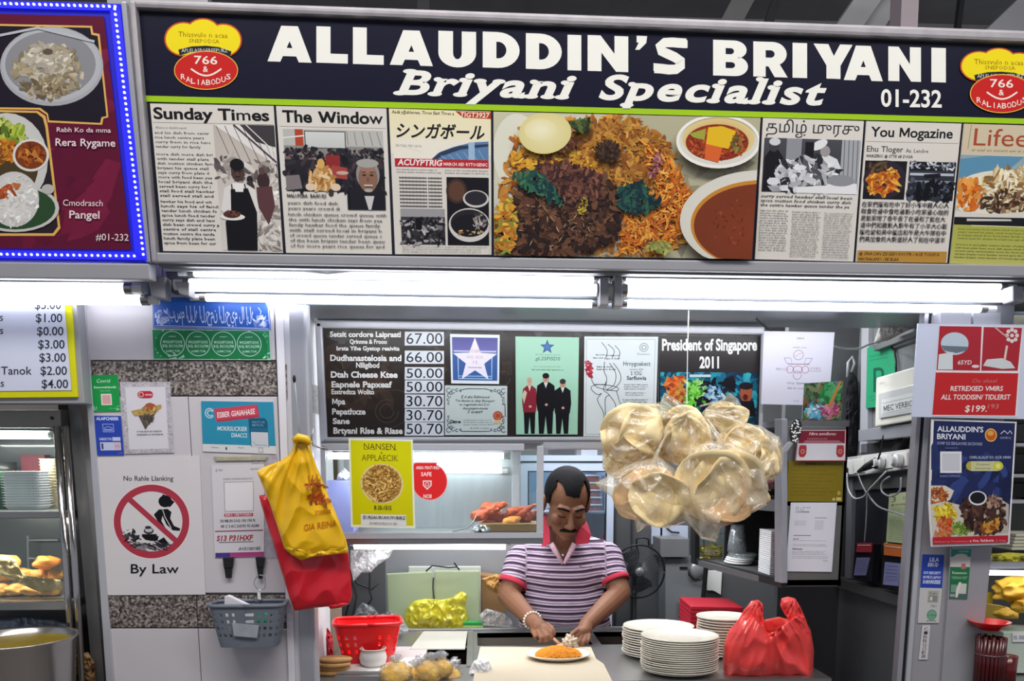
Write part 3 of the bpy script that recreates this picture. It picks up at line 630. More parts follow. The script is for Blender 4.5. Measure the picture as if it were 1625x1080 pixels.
c.blobs(E(1138, 228, 46, 25), ['#9a3416', '#b8501f', '#c46a2a', '#7d2410'], 171, 3.6, 37); c.poly([(1124, 202), (1146, 200), (1168, 208), (1156, 236), (1120, 230)], '#e3b81c'); c.poly([(1120, 228), (1146, 234), (1140, 258), (1118, 252)], '#d9642a'); c.poly([(1094, 212), (1120, 204), (1118, 222), (1100, 218)], '#a0a23c')
c.blobs(E(1170, 224, 9, 16), ['#8a7a3a', '#a86a3c', '#5f5a28'], 30, 2.88, 38)
c.ring(1140, 224, 67, 43, 5, '#efede6'); 
c.clip = [(783, 177), (1207, 187), (1193, 411), (784, 405)]
c.ell(1206, 350, 127, 80, '#e8e6df', '#d8d5ca', n=64); c.ell(1206, 356, 110, 70, '#c9862e', n=64); c.ell(1206, 358, 105, 66, '#7a3416', n=64); c.ell(1200, 366, 84, 54, '#86391a', '#7a3416', n=48); c.blobs(E(1160, 355, 30, 40), ['#6d2b12', '#944520'], 38, 2.16, 39)
c.build('print', o, printmat('glossy_print', .22, .5))
# Tamil paper
q = [(1211, 187), (1371, 192), (1354, 415), (1198, 411)]; o, c = clip(q, 'clipping with Tamil headline and cooks at work'); c.frame(q, 160, 224)
c.text('தமிழ் முரசு', 6, 22, 17, '#2e2c33', w=148, res=4, off=.004)
c.rect(4, 31, 158, 117, '#4a4a52', '#2b2b33'); c.rect(40, 31, 64, 75, '#8e9096'); c.rect(128, 31, 158, 117, '#a5a7ac'); 
for k in range(4): c.line([(132+k*7, 31), (134+k*7, 100)], 1.5, '#6b6d74')
c.poly([(6, 62), (14, 50), (26, 48), (36, 62), (38, 115), (6, 115)], '#16161d'); c.ell(20, 44, 8, 9, '#3f3c3f'); c.ell(21, 37, 9, 6, '#cfd0d4'); c.poly([(88, 62), (104, 54), (122, 62), (130, 78), (118, 96), (92, 92)], '#dcdde0'); c.ell(102, 50, 8, 9, '#9b9697'); c.ell(92, 40, 14, 7, '#e2e3e6', rot=-.5); c.rect(70, 36, 84, 60, '#16161d')
c.blobs(PG([(30, 70), (90, 60), (126, 80), (120, 112), (20, 112)]), ['#dddee1', '#9fa0a6', '#55565e', '#c3c4c9', '#2c2c34'], 150, 7, 40); c.ell(22, 100, 10, 6, '#dadbdf'); c.poly([(60, 108), (156, 100), (158, 117), (60, 117)], '#e3e3e6'); c.ell(130, 96, 22, 9, '#8d8f95')
c.para(4, 121, 156, 142, 7, '#34323a', 41, 4.4, shear=.15, off=.012, ragged=.06)
for k in range(3): c.para(4+k*52, 145+k, 50+k*52, 222-(10 if k == 0 else 0), 3.9, '#4a474e', 42+k, 2.2, ragged=.1, off=.01)
c.build('print', o)
# You magazine
q = [(1375, 192), (1526, 196), (1503, 417), (1358, 415)]; o, c = clip(q, 'clipping headed You Mogazine'); c.frame(q, 150, 222)
c.text('You Mogazine', 8, 24, 15, '#17171b', w=130, off=.022, res=4); c.line([(2, 32), (148, 32)], .8, '#8a8680'); c.text('Ehu Tloger', 4, 48, 9, '#3d3b42', w=58, off=.012); c.text('As. Lendoe', 66, 48, 6, '#3d3b42', w=36, off=.012, res=1); c.text('MARSERIC @ STYE 6B DOSA', 4, 57, 4.6, '#26242a', w=74, off=.025, shear=.1, res=1)
c.rect(3, 62, 70, 123, '#191720'); c.ell(36, 92, 34, 31, '#2b2530'); c.blobs(E(34, 95, 26, 22, -.4), ['#d9902a', '#c8651c', '#e6b04a', '#a8401c', '#b87426'], 170, 3.8, 46, 2.); c.blobs(E(22, 72, 14, 8), ['#5d4a34', '#3a2b24'], 20, 4, 47)
c.rect(74, 62, 148, 123, '#3a3d48', '#1c1d26'); c.rect(74, 62, 148, 76, '#15161e'); c.blobs(B(76, 63, 147, 73), ['#c8ccd4', '#7c8290', '#2c2f3a'], 70, 2.4, 48); c.rect(76, 80, 146, 84, '#b9c0cb'); c.poly([(98, 82), (124, 80), (126, 86), (100, 88)], '#16171f'); c.rect(74, 92, 148, 96, '#8c94a2')
c.blobs(B(76, 92, 147, 121), ['#14151d', '#2c2f3b', '#565c6b', '#0f1017'], 90, 4.5, 49, .8)
for k in range(3): c.ell(92+k*14, 106, 4.5, 12, '#0e0f15')
c.para(3, 128, 146, 200, 11, '#2b2930', 50, 6.4, cjk=True, ragged=.05, off=.01)
c.rect(2, 204, 148, 222, '#b98a3c'); c.text('@ SINACAN ZISGEDUSOUTR / ACE TODEUS', 4, 211.5, 4.8, '#2b2014', w=132, shear=.15, off=.02, res=1); c.text('MAUNALANU: / BE BLAA', 4, 220, 4.8, '#2b2014', w=66, shear=.15, off=.02, res=1)
c.build('print', o)
# Life magazine
q = [(1530, 196), (1664, 200), (1640, 422), (1507, 418)]; o, c = clip(q, 'clipping headed Lifee'); c.frame(q, 134, 222)
c.rect(0, 0, 134, 48, '#cdbfa4'); c.line([(12, 2), (10, 40)], 1, '#8a7f6c'); c.text("Lifee", 18, 34, 27, '#a5482c', w=86, res=4); c.text('al esal en ansent am in ansat', 16, 43, 4, '#6a5c48', w=100, shear=.2, res=1)
c.rect(0, 49, 134, 158, '#8ea3ab', '#c9c3b4'); c.poly([(0, 56), (40, 50), (100, 50), (80, 70), (20, 84), (0, 90)], '#5b8fae'); c.ell(70, 112, 80, 40, '#e4ddcb'); c.blobs(PG([(20, 96), (60, 70), (134, 60), (134, 126), (60, 132)]), ['#d8c08a', '#c8a468', '#e6d8b0', '#a87f48', '#e8e0c8', '#8c6a40'], 220, 5, 51, 1.8)
c.blobs(E(18, 112, 20, 24, -.5), ['#c8641c', '#d9822a', '#a84a14', '#e09a4a'], 70, 6, 52); c.blobs(PG([(30, 118), (90, 100), (134, 110), (134, 136), (50, 138)]), ['#5a4030', '#8a6a50', '#c9b48c', '#3c2a22'], 90, 5, 53)
c.rect(0, 146, 134, 160, '#1b1a20'); c.poly([(0, 138), (60, 142), (134, 134), (134, 146), (0, 148)], '#d8d4ca'); c.poly([(20, 150), (90, 149), (92, 152), (20, 154)], '#c9c6c0')
c.rect(0, 160, 134, 222, '#a9ad4c', '#b9b865'); c.para(8, 165, 126, 186, 5, '#4b4a24', 54, 2.8, shear=.2, off=.012); c.para(6, 190, 126, 216, 5, '#4b4a24', 55, 2.8, shear=.2, off=.012); c.rect(28, 160, 134, 161.5, '#e0dfae')
c.build('print', o)
# ------------------------------------------------------------------ fluorescent fittings under the signboard
TF = FP(2.40)
def tubefit(name, label, tubes, caps, housing, group=None):
    c = TF(sum(t[0][0] for t in tubes)/len(tubes)/1, tubes[0][0][1]); t = thing(name, label, 'light', c)
    for (a, b, r, dy) in tubes:
        pa = TF(*a, dy); pb = TF(*b, dy); u = (pb-pa).normalized()
        MB().tube([pa, pb], r, 14).build('tube', M['tube'], t, smooth=True)
        for q, s_ in ((pa, -1), (pb, 1)):
            MB().tube([q-u*.002, q+u*s_*.018], r*1.08, 12).build('tube_cap', M['steel'], t, smooth=False)
            MB().tube([q+u*s_*.016, q+u*s_*.045], r*.9, 10).build('holder', M['lens'], t)
    for q in housing: slab(TF, q[0], q[1], q[2]).build('housing', mat('lamp_housing', '#5d6166', .5, .2, .1, 10), t, bevel=.004)
    for q in caps: slab(TF, q, .05, .03).build('bracket', M['alugrey'], t, bevel=.004)
    return t
TD = mat('reflector_metal', '#b7bbc2', .3, .6, .04, 20)
tubefit('tube_light', 'first long tube lamp under the signboard, between the pillar and the papad string', [((309, 434), (943, 444), .0085, -.03), ((303, 452), (947, 460), .0165, .0), ((328, 472), (940, 482), .0105, -.03)],  # thin top tube stands in for the main tube's reflection
        [[(276, 446), (300, 447), (300, 470), (284, 466)], [(952, 440), (966, 441), (966, 484), (952, 484)]],
        [([(262, 430), (974, 442), (974, 474), (268, 462)], .05, -.052)])
tubefit('tube_light', 'second long tube lamp under the signboard, over the grey end pillar', [((994, 446), (1588, 455), .0085, -.03), ((996, 461), (1600, 470), .0165, .0), ((996, 481), (1556, 490), .0105, -.03)],  # here too the thin top row stands in for a reflection
        [[(975, 436), (988, 437), (988, 486), (975, 486)], [(1608, 452), (1625, 454), (1625, 480), (1608, 478)]],
        [([(986, 440), (1660, 450), (1660, 484), (986, 474)], .05, -.052)])
tubefit('tube_light', 'twin tube lamp under the sign ringed with blue lights', [((-60, 456), (200, 458), .0155, .0), ((-60, 474), (226, 476), .0135, -.02)],
        [[(232, 436), (262, 438), (262, 474), (240, 470)]], [([(-80, 446), (238, 446), (238, 470), (-80, 466)], .04, -.03)])
# wire clips and channel between lamps and sign
ch = MB(); ch.tube([TF(262, 428, .01), TF(480, 430, .01), TF(520, 434, .012), TF(560, 430, .01), TF(1640, 444, .01)], .004, 6)
tag(ch.build('conduit_wire', M['lens'], smooth=True), 'thin pale wire clipped along the top of the lamps', 'wire')
tag(slab(FP(2.43), [(262, 419), (1700, 440), (1700, 447), (264, 428)], .015).build('cable_tray', M['steel2'], bevel=.003), 'steel tray running along the bottom of the signboard', 'tray')
tag(slab(FP(2.46), [(470, 478), (1640, 494), (1640, 499), (470, 483)], .012).build('lintel_rail', mat('blue_grey_rail', '#a9b3c2', .35, .3, .05, 10), bevel=.003), 'pale blue-grey rail below the tube lamps', 'rail')
# spots under the soffit
# ------------------------------------------------------------------ LED framed sign of the next stall
ls = thing('led_sign', 'maroon food sign ringed with glowing blue lights', 'sign', P(100, 410, 2.31))
slab(LED, [(-90, -3), (191, 6), (231, 414), (-90, 410)], .05).build('panel', mat('blue_sign_edge', '#1a1aa8', .35, 0, .05, 10, emit=.35), ls)
slab(LED, [(191, 2), (200, 2), (239, 416), (231, 416)], .06, .004).build('edge_post', M['alu'], ls, bevel=.003)
slab(LED, [(-90, 414), (236, 418), (238, 444), (-90, 440)], .05, .01).build('lower_rail', M['alugrey'], ls, bevel=.004)
p = Print(LED, .003); p.frame(None)
MA = '#5f1230'
p.poly([(-90, 20), (165, 26), (208, 396), (-90, 393)], MA); p.clip = [(-90, 22), (165, 26), (208, 396), (-90, 393)]; p.blobs(PG([(-60, 120), (175, 60), (205, 390), (-60, 390)]), ['#6a1534', '#5a1030', '#731a3a'], 26, 30, 60)
p.clip = [(-90, 22), (168, 26), (211, 397), (-90, 394)]
p.poly([(-90, 36), (146, 41), (148, 52), (158, 54), (172, 186), (164, 188), (162, 198), (76, 194), (74, 182), (62, 174), (-90, 172)], '#e0b25c')
p.poly([(-90, 39), (143, 44), (145, 55), (155, 57), (169, 184), (161, 186), (159, 195), (78, 191), (76, 180), (64, 171), (-90, 169)], '#1d1826')
p.poly([(-90, 172), (60, 176), (72, 184), (76, 200), (96, 362), (86, 374), (-90, 374)], '#e0b25c'); p.poly([(-90, 176), (58, 179), (68, 187), (72, 202), (92, 359), (84, 370), (-90, 370)], '#2a2126')
p.ell(82, 105, 82, 63, '#8f9095', '#a9aaae', n=40); p.ell(82, 103, 79, 59, '#c9cad0', '#b2b4ba', n=40); p.ell(80, 102, 72, 52, '#8b8b90', n=40)
p.blobs(E(76, 112, 56, 42), ['#b0a48c', '#9c8f76', '#c4baa4', '#857861', '#a99a7c'], 230, 6, 61, 1.3); p.blobs(E(76, 92, 34, 22), ['#b9b1a2', '#cfc8b8', '#a69b85'], 90, 6, 62); p.blobs(E(70, 140, 40, 14), ['#6e604a', '#8b7c60'], 40, 4, 63)
p.ell(76, 82, 8, 5, '#5c5244'); p.line([(0, 56), (60, 44), (150, 66)], 4, '#b9bac0')
p.ell(10, 255, 66, 76, '#d9d8d6', '#c9c8c4'); p.ell(5, 262, 56, 62, '#4a3d24'); p.blobs(E(12, 214, 26, 22), ['#7d9a2c', '#a3b83c', '#5a7a24', '#c2c86a'], 70, 5, 64); p.blobs(E(8, 240, 22, 18), ['#b8641c', '#d08a2c', '#7a4a1c'], 60, 5, 65)
p.ell(49, 246, 29, 26, '#d9d8d4', n=32); p.ell(49, 246, 25, 22, '#7c3a18', n=32); p.blobs(E(49, 244, 20, 15), ['#9a4c1c', '#b8641f', '#6a2c14', '#c88038'], 50, 4, 66)
p.ell(24, 330, 70, 38, '#c8c6c2'); p.ell(24, 330, 64, 34, '#2c4a2c'); p.ell(22, 316, 40, 44, '#e2e0dc', '#cbc9c6', n=30); p.blobs(E(22, 318, 38, 40), ['#e6e4e0', '#d6d4d0', '#cfcdc8', '#ededea'], 150, 3, 67); p.blobs(E(14, 302, 17, 9, -.6), ['#b8562a', '#c8703c', '#9a4420'], 24, 4, 68); p.ell(76, 300, 10, 8, '#b8b6b2')
p.clip = None
for t, x, y, h, w, o_ in [('Rabh Ko da mma', 90, 209, 7.2, 86, .008), ('Rera Rygame', 88, 231, 11.5, 95, .014), ('Cmodrasch', 100, 326, 9.5, 63, .002), ('Pangel', 110, 346, 12, 48, .014), ('#01-232', 152, 381, 10.5, 52, .002)]:
    p.text(t, x, y, h, '#e8d8dc', w=w, off=o_, res=3, slope=.015)
p.build('print', ls)
led = mat('lit_blue_bulb', '#aab4ff', .3, 0, 0, 5, emit=4.0); ledb = mat('lit_blue_strip', '#1d1df0', .4, 0, 0, 5, emit=.9)
for q in ([(-90, -1), (190, 7), (191, 17), (-90, 10)], [(174, 12), (190, 7), (233, 413), (215, 409)], [(-90, 396), (216, 400), (232, 412), (-90, 408)]):
    slab(LED, q, .003, .006).build('light_strip', ledb, ls)
b0 = None
def bulb(x, y):
    global b0
    c = LED(x, y, .008)
    if b0 is None:
        b0 = MB().blob(LED(x, y, .008), .0036, sub=1).build('bulb', led, ls, smooth=True); b0['o'] = 0; bulb.c = c; del b0['o']
    else:
        o = b0.copy(); COL.objects.link(o); o.location = c-bulb.c
for i in range(29): bulb(-75+i*9.2, 4.3+.034*(i*9.2-75)*.8+1)
for i in range(45): bulb(182+i*1.03, 14+i*8.85)
for i in range(31): bulb(-75+i*9.6, 402+i*.13)
# ------------------------------------------------------------------ price board of the next stall
MBP = FP(2.44)
mb = thing('price_board', 'white price list with yellow border beside the pillar', 'menu board', P(60, 628, 2.44))
slab(MBP, [(-80, 478), (121, 478), (134, 640), (-80, 640)], .05, -.004).build('frame', M['alugrey'], mb, bevel=.003)
slab(MBP, [(-80, 478), (112, 478), (123, 630), (-80, 632)], .012, .004).build('panel', M['yellow'], mb, bevel=.002)
p = Print(MBP, .006); p.poly([(-80, 478), (102, 478), (113.5, 619), (-80, 621)], '#d3d7ea')
for k, (a, b) in enumerate([('', '$5.00'), ('s', '$1.00'), ('s', '$0.00'), ('', '$3.00'), ('', '$3.00'), ('', '$2.00'), ('s', '$4.00')]):
    y = 490+k*20.9; x1 = 97+k*1.85; p.text(b, x1-42, y, 13.2, '#2c3440', w=42, off=.012, res=3)
    if a: p.text(a, 0+k*.3-1, y-2, 12, '#2c3440', off=.008)
p.text('Tanok', 1.5, 594, 12.5, '#2c3440', w=49, off=.01, res=3); p.build('print', mb)
# ------------------------------------------------------------------ menu board in the opening
mn = thing('menu_board', 'dark hanging menu board with prices and framed posters', 'menu board', P(860, 705, 2.80))
bq = [(511, 518), (1211, 530), (1205, 694), (518, 695)]
slab(BOARD, [(505, 510), (1213, 522), (1208, 702), (512, 706)], .04).build('panel', M['darkgrey'], mn)
for nme, q in (('top_rail', [(500, 507), (1214, 518), (1214, 531), (500, 520)]), ('bottom_rail', [(512, 693), (1208, 692), (1208, 712), (512, 714)])):
    slab(BOARD, q, .05, .012).build(nme, M['alulight'], mn, bevel=.006)
slab(BOARD, [(499, 510), (511, 510), (520, 712), (508, 714)], .05, .012).build('side_rail', M['alulight'], mn, bevel=.006); slab(BOARD, [(1209, 524), (1215, 524), (1210, 706), (1203, 706)], .05, .012).build('side_rail', M['alulight'], mn, bevel=.004)
slab(BOARD, [(512, 699), (1208, 697), (1208, 699), (512, 701)], .01, .014).build('rail_groove', M['midgrey'], mn)
p = Print(BOARD, .002); p.frame(None); p.clip = bq
p.poly(bq, '#2e2723'); p.blobs(PG([(515, 560), (700, 560), (700, 640), (516, 640)]), ['#3a2e27', '#41332b', '#332a25', '#4a3a2e'], 40, 16, 70); p.blobs(PG([(512, 519), (1211, 530), (1210, 545), (512, 530)]), ['#3f3c3c', '#4a4748', '#383433'], 60, 14, 71)
for (cx, cy, r) in [(614, 652, 19), (614, 652, 12), (798, 600, 12), (935, 575, 10)]: p.ring(cx, cy, r, r, 1.6, '#4d4038', 28, 0, 5.2)
p.line([(560, 640), (590, 622), (630, 618), (660, 628)], 1.3, '#4d4038'); p.line([(600, 690), (640, 670), (645, 640)], 1.2, '#4d4038')
p.text('biryani', 0, 0, 1, '#4c3f37', box=(797, 562, 812, 606), res=2)
for t, x0, yb, h, x1, of in [('Setsit cordore Laipraatl', 523.5, 534, 8, 636, .035), ('Qrinnne & Frooo', 555, 545, 6.6, 614, .03), ('brsta Yihe Gystop reaivita', 534, 555.5, 6.4, 634, .03), ('Dudhanastelosia and', 524, 572, 9, 637, .035),
                     ('Nlligibod', 565, 583, 8, 602, .03), ('Dtah Cheese Ktee', 525, 598.5, 9.2, 631, .038), ('Eapnele Papxeaf', 526, 614, 9, 622, .035), ('Esstredtca Wolito', 526, 625, 7.5, 594, .028),
                     ('Mpa', 527, 641, 8.8, 548, .035), ('Pepathxze', 527, 657, 8.8, 580, .035), ('Sane', 528, 672, 8.6, 555, .035), ('Brtyani Rlse & Riase', 529, 687.5, 9.2, 639, .035)]:
    p.text(t, x0, yb, h, '#f3f1ee', w=x1-x0, off=of, res=3, slope=.004)
for t, y0, y1 in [('67.00', 526, 548), ('66.00', 556, 577), ('50.00', 582, 602), ('50.00', 603, 624), ('30.70', 625.5, 647), ('30.70', 648, 669), ('50.70', 669.5, 691)]:
    p.poly([(642.5, y0), (704.5, y0+.5), (704.5, y1), (642, y1)], '#dfe2ea'); p.text(t, 0, 0, 1, '#1a1d26', box=(645, y0+2.3, 702, y1-2.6), res=4)
p.build('lettering', mn)
def poster(q, label, plane=BOARD, th=.004, bg='#e8eef0', name='poster', parent=mn, base=.004, m=None):
    o = slab(plane, q, th, base+th).build(name, M['paper'], parent, label=label if parent else None)
    pr = Print(plane, base+th+.001); pr.poly(q, bg); pr.clip = q; return o, pr
# star poster
q = [(714, 529.5), (793, 531), (792, 609), (716, 608)]; o, c = poster(q, 'poster of white star on blue'); c.frame(q, 78, 79)
c.rect(3, 5, 75, 74, '#3a5f9e'); c.rect(3, 5, 75, 26, '#4a4694', '#6a68b0'); c.line([(12, 34), (12, 71), (66, 71), (66, 34)], 1.4, '#b9d4f0'); c.rect(12, 66, 66, 68, '#7fb0e0'); c.rect(5, 26, 73, 28.5, '#c9c4e4')
st = [(39+ (37 if i % 2 == 0 else 15.5)*math.sin(i*math.pi/5), 42-(37 if i % 2 == 0 else 15.5)*math.cos(i*math.pi/5)) for i in range(10)]; c.poly(st, '#ece4f2')
c.text('1CGEP', 30, 29, 4.5, '#c07a94', w=18, res=1); c.text('OO. ICO', 26, 39, 5, '#b8788c', w=26, res=1); c.text('I S', 36, 47, 5, '#b8788c'); c.text('FMGSASADSARR', 28, 54, 1.8, '#4a4a78', w=22, res=1, off=.02)
c.build('print', o)
# certificate
q = [(706, 611), (805, 612), (805, 690), (706, 690)]; o, c = poster(q, 'certificate with scroll border', bg='#cfdad8'); c.frame(q, 99, 79)
def scroll(cx, cy, sx, sy):
    for i, (a, b, r) in enumerate([(0, 0, 4), (7, 1.5, 3.4), (1, 8, 3.4), (13, -.5, 2.6), (-.5, 15, 2.6), (19, .5, 2), (0, 21, 2), (4, 4, 3)]):
        c.ring(cx+sx*a, cy+sy*b, r, r, 1.1, '#3c4658', 14, .5, 5.6)
for x, y, sx, sy in [(6, 8, 1, 1), (93, 8, -1, 1), (6, 71, 1, -1), (93, 71, -1, -1)]: scroll(x, y, sx, sy)
c.line([(24, 8), (34, 5), (64, 5), (76, 8)], 1, '#3c4658'); c.line([(95, 28), (96, 50)], 1.2, '#3c4658'); c.line([(26, 73), (72, 73)], 1, '#3c4658')
for t, y, w, h in [('Z d ube Enlivneced', 20, 46, 4), ('Tiva Auoive bs diely Elsempert', 26, 62, 3.6), ('no regprnaaboded D.D.:', 32, 50, 3.6), ('Axieizigrirokasta', 38, 40, 3.4), ('S ecenrt', 44, 24, 5)]: c.text(t, 48, y, h, '#3d5a50', w=w, al='c', shear=.25, res=1, off=.01)
c.text('Otnme', 8, 60, 5, '#23262e', w=17, off=.04); c.para(29, 54, 76, 66, 3.6, '#5c6a6c', 81, 2); c.text('JR ATM. LOBAR', 40, 69, 2, '#5c6a6c', w=30, res=1); c.ell(84, 48, 7.5, 7.5, '#b9533a'); c.ring(84, 48, 5, 5, .8, '#e0a070'); c.poly([(80, 55), (76, 63), (82, 60), (84, 64), (87, 59), (92, 62), (88, 54)], '#d8c49a')
c.build('print', o)
# green poster with three people
q = [(818, 533.5), (919, 535), (916.5, 689), (819, 689)]; o, c = poster(q, 'pale green poster of three standing figures', bg='#a9d9bf'); c.frame(q, 100, 154)
for k, s_ in ((12, '#2e5a9a'), (7, '#4a78b4')): c.poly([(50+(k if i % 2 == 0 else k*.42)*math.sin(i*math.pi/5), 16-(k if i % 2 == 0 else k*.42)*math.cos(i*math.pi/5)) for i in range(10)], s_)
c.text('EV Na anariciononn', 32, 29, 1.8, '#4a6a68', w=38, res=1); c.text('gL2SFISDS', 31, 37, 5.4, '#35504e', w=40, shear=.2, res=2); c.text('TWC DVAGSNGERZ JS IN FIRM.', 28, 48, 1.7, '#6a8a80', w=44, res=1); c.text('Buf er'+'trwaldomilinr Jand Sot ot', 26, 53, 2.2, '#35504e', w=50, res=1, off=.02)
def fig(cx, top, w, hgt, skin, coat, hair, shirt='#dfe6e2', skirt=None):
    c.poly([(cx-w*.42, top+hgt*.5), (cx+w*.42, top+hgt*.5), (cx+w*.36, 153), (cx+w*.1, 153), (cx, top+hgt*.68), (cx-w*.1, 153), (cx-w*.36, 153)], '#161418')
    c.poly([(cx-w*.16, top+hgt*.14), (cx+w*.16, top+hgt*.14), (cx+w*.46, top+hgt*.2), (cx+w*.52, top+hgt*.42), (cx+w*.44, top+hgt*.60), (cx-w*.44, top+hgt*.60), (cx-w*.52, top+hgt*.42), (cx-w*.46, top+hgt*.2)], coat)
    c.poly([(cx-w*.12, top+hgt*.14), (cx+w*.12, top+hgt*.14), (cx, top+hgt*.24)], shirt); c.ell(cx, top+hgt*.08, w*.17, hgt*.075, skin); c.ell(cx, top+hgt*.045, w*.18, hgt*.045, hair)
    c.ell(cx-w*.06, top+hgt*.08, .7, .5, '#2a2020'); c.ell(cx+w*.06, top+hgt*.08, .7, .5, '#2a2020'); c.line([(cx-1.2, top+hgt*.115), (cx+1.2, top+hgt*.115)], .6, '#6a4038'); c.ell(cx+1, top+hgt*.5, 2.4, 2, '#d8b09a')
fig(22, 64, 23, 92, '#d9b49c', '#8f2636', '#c8a890', '#e8d8c8'); fig(75, 66, 27, 92, '#c99a80', '#17161c', '#3a3234'); fig(48, 57, 30, 100, '#c99a82', '#15141a', '#17161a')
c.poly([(10, 92), (14, 84), (18, 88), (13, 106)], '#d8c8b0'); c.build('print', o)
# line drawing poster
q = [(927.5, 533.5), (1044.5, 534), (1040, 692), (926, 692)]; o, c = poster(q, 'white poster with line drawing and red figure', bg='#dfe7ea'); c.frame(q, 116, 158)
c.border(3, 4, 112, 155, .7, '#9aa4aa')
for pts in ([(27, 9), (36, 22), (34, 34)], [(37, 12), (47, 22), (44, 34)], [(48, 14), (56, 24), (54, 36)], [(46, 42), (56, 56), (58, 70), (48, 82), (36, 86)], [(40, 42), (50, 58), (48, 76), (36, 84)], [(32, 40), (32, 56), (36, 66), (34, 82)],
            [(10, 62), (16, 76), (26, 82), (52, 86), (52, 80), (28, 76), (14, 78), (12, 84), (22, 92), (28, 90), (22, 98), (24, 106), (32, 122), (30, 140), (26, 156)], [(40, 92), (50, 106), (50, 120), (40, 140), (38, 150), (44, 156)], [(52, 86), (56, 100), (60, 112), (54, 126), (50, 140)], [(36, 70), (31, 84), (40, 92), (34, 100), (36, 140)]):
    from math import cos
    P2 = np.array(pts, float); T_ = []
    for i in range(len(P2)-1):
        for k in range(5):
            t = k/5; a = P2[max(i-1, 0)]; b = P2[i]; d = P2[i+1]; e = P2[min(i+2, len(P2)-1)]
            T_.append(tuple(.5*((2*b)+(-a+d)*t+(2*a-5*b+4*d-e)*t*t+(-a+3*b-3*d+e)*t**3)))
    c.line(T_+[pts[-1]], 1.0, '#3a4048')
c.blobs(PG([(1, 38), (10, 40), (13, 62), (8, 64), (4, 50)]), ['#b83a48', '#a02838', '#c85060'], 24, 3, 82)
for x, y, w in [(18, 30, 14), (34, 31, 10), (44, 31, 12), (14, 35, 16), (32, 36, 24), (20, 49, 24), (20, 53, 30), (16, 77, 20)]: c.text('habe m bcrt', x, y, 2.4, '#23272e', w=w, res=1, off=.02)
c.ring(94, 17, 7, 7, 1, '#8a949a'); c.ring(94, 17, 4, 4, 1.2, '#8a949a'); c.text('Dioxmnco', 84, 29, 3, '#6a747a', w=20, res=1)
c.text('Hrnygoakect', 62, 46, 6.5, '#5a6670', w=43, res=2, off=.008); c.text('avunvo bife', 72, 53, 2.6, '#5a6670', w=22, res=1); c.text('S ?OG', 74, 61, 6, '#5a6670', w=17, off=.01); c.text('Sarfiuwia', 68, 68.5, 6, '#4a5660', w=31, off=.02, res=2)
c.para(64, 75, 102, 85, 3.4, '#6a747a', 83, 1.8, off=.02); c.para(66, 88, 98, 94, 3.4, '#6a747a', 84, 1.8, off=.02); c.para(62, 99, 104, 107, 3.4, '#5a646a', 85, 1.8, off=.03); c.text('Mganigaum', 66, 116, 2.6, '#4a545a', w=20, res=1)
c.build('print', o)
# president poster
q = [(1046, 533), (1206, 534), (1203, 691), (1044, 691)]; o, c = poster(q, 'dark poster reading President of Singapore 2011 over a colourful picture', bg='#2b2628'); c.frame(None)
c.text('President of Singapore', 0, 0, 1, '#f2f1f0', box=(1050.5, 537, 1201.5, 562), off=.035, res=3, slope=.0)
c.text('2011', 0, 0, 1, '#f2f1f0', box=(1110, 565, 1141, 584.5), off=.035, res=3)
pc = [(1048, 590), (1203, 591), (1200, 690), (1047, 690)]; c.clip = pc; c.poly(pc, '#123a4c'); c.blobs(PG([(1048, 590), (1203, 591), (1200, 690), (1047, 690)]), ['#1a6a8c', '#0f4a68', '#2290a8', '#0c2f48', '#35a8b4'], 260, 8, 90)
c.blobs(PG([(1056, 605), (1085, 597), (1090, 635), (1058, 640)]), ['#d8622a', '#e8843a', '#b8441c', '#c8a04a'], 110, 4, 91); c.blobs(PG([(1090, 606), (1120, 604), (1124, 640), (1090, 642)]), ['#6ac83a', '#8ae05a', '#3a9a2a', '#b0e08a'], 100, 4, 92); c.blobs(PG([(1118, 604), (1165, 600), (1168, 650), (1140, 690), (1100, 650)]), ['#12121c', '#1d2230', '#0c0c14'], 90, 6, 93)
c.blobs(E(1135, 625, 12, 12), ['#7ab0d8', '#b8d8e8', '#4a7aa8'], 26, 4, 94); c.poly([(1150, 600), (1164, 596), (1168, 606), (1160, 618), (1148, 612)], '#12121a'); c.ell(1184, 624, 10, 14, '#a8583a'); c.ell(1184, 612, 11, 6, '#1d1820'); c.ell(1183, 630, 4, 5, '#5a1c18'); c.poly([(1172, 636), (1196, 636), (1200, 660), (1168, 660)], '#15141d'); c.rect(1094, 594, 1128, 598, '#c8dce0')
c.build('print', o)
# white paper hanging at the end of the board
BP2 = FP(2.76)
q = [(1212, 525), (1324.5, 527), (1315, 643), (1208, 641)]; o = slab(BP2, q, .002).build('notice', M['paper']); tag(o, 'white notice with red flower emblem taped beside the menu board', 'notice')
c = Print(BP2, .0015); c.frame(q, 110, 116); c.poly([(0, 0), (110, 0), (110, 116), (0, 116)], '#e3e1f0')
c.ring(56, 37, 8, 8, .8, '#a07a90'); c.line([(34, 42), (44, 42), (47, 52), (38, 50), (34, 42)], .8, '#a07a90'); c.line([(78, 42), (68, 42), (66, 52), (74, 50), (78, 42)], .8, '#a07a90'); c.rect(40, 51, 74, 52, '#7a5a70')
for x, r in ((44, 6), (56, 8), (68, 6)): c.ring(x, 60, r, 6, .9, '#b06a80')
c.ring(56, 69, 7, 7, .8, '#a07a90'); c.line([(50, 40), (61, 33)], .6, '#c08a9a'); c.text('MIOCO', 22, 62, 4, '#9a7a8c', w=20, res=1); c.text('VOEG', 76, 60, 4, '#9a8a9c', w=16, res=1); c.rect(74, 62, 94, 62.6, '#8a7a8c')
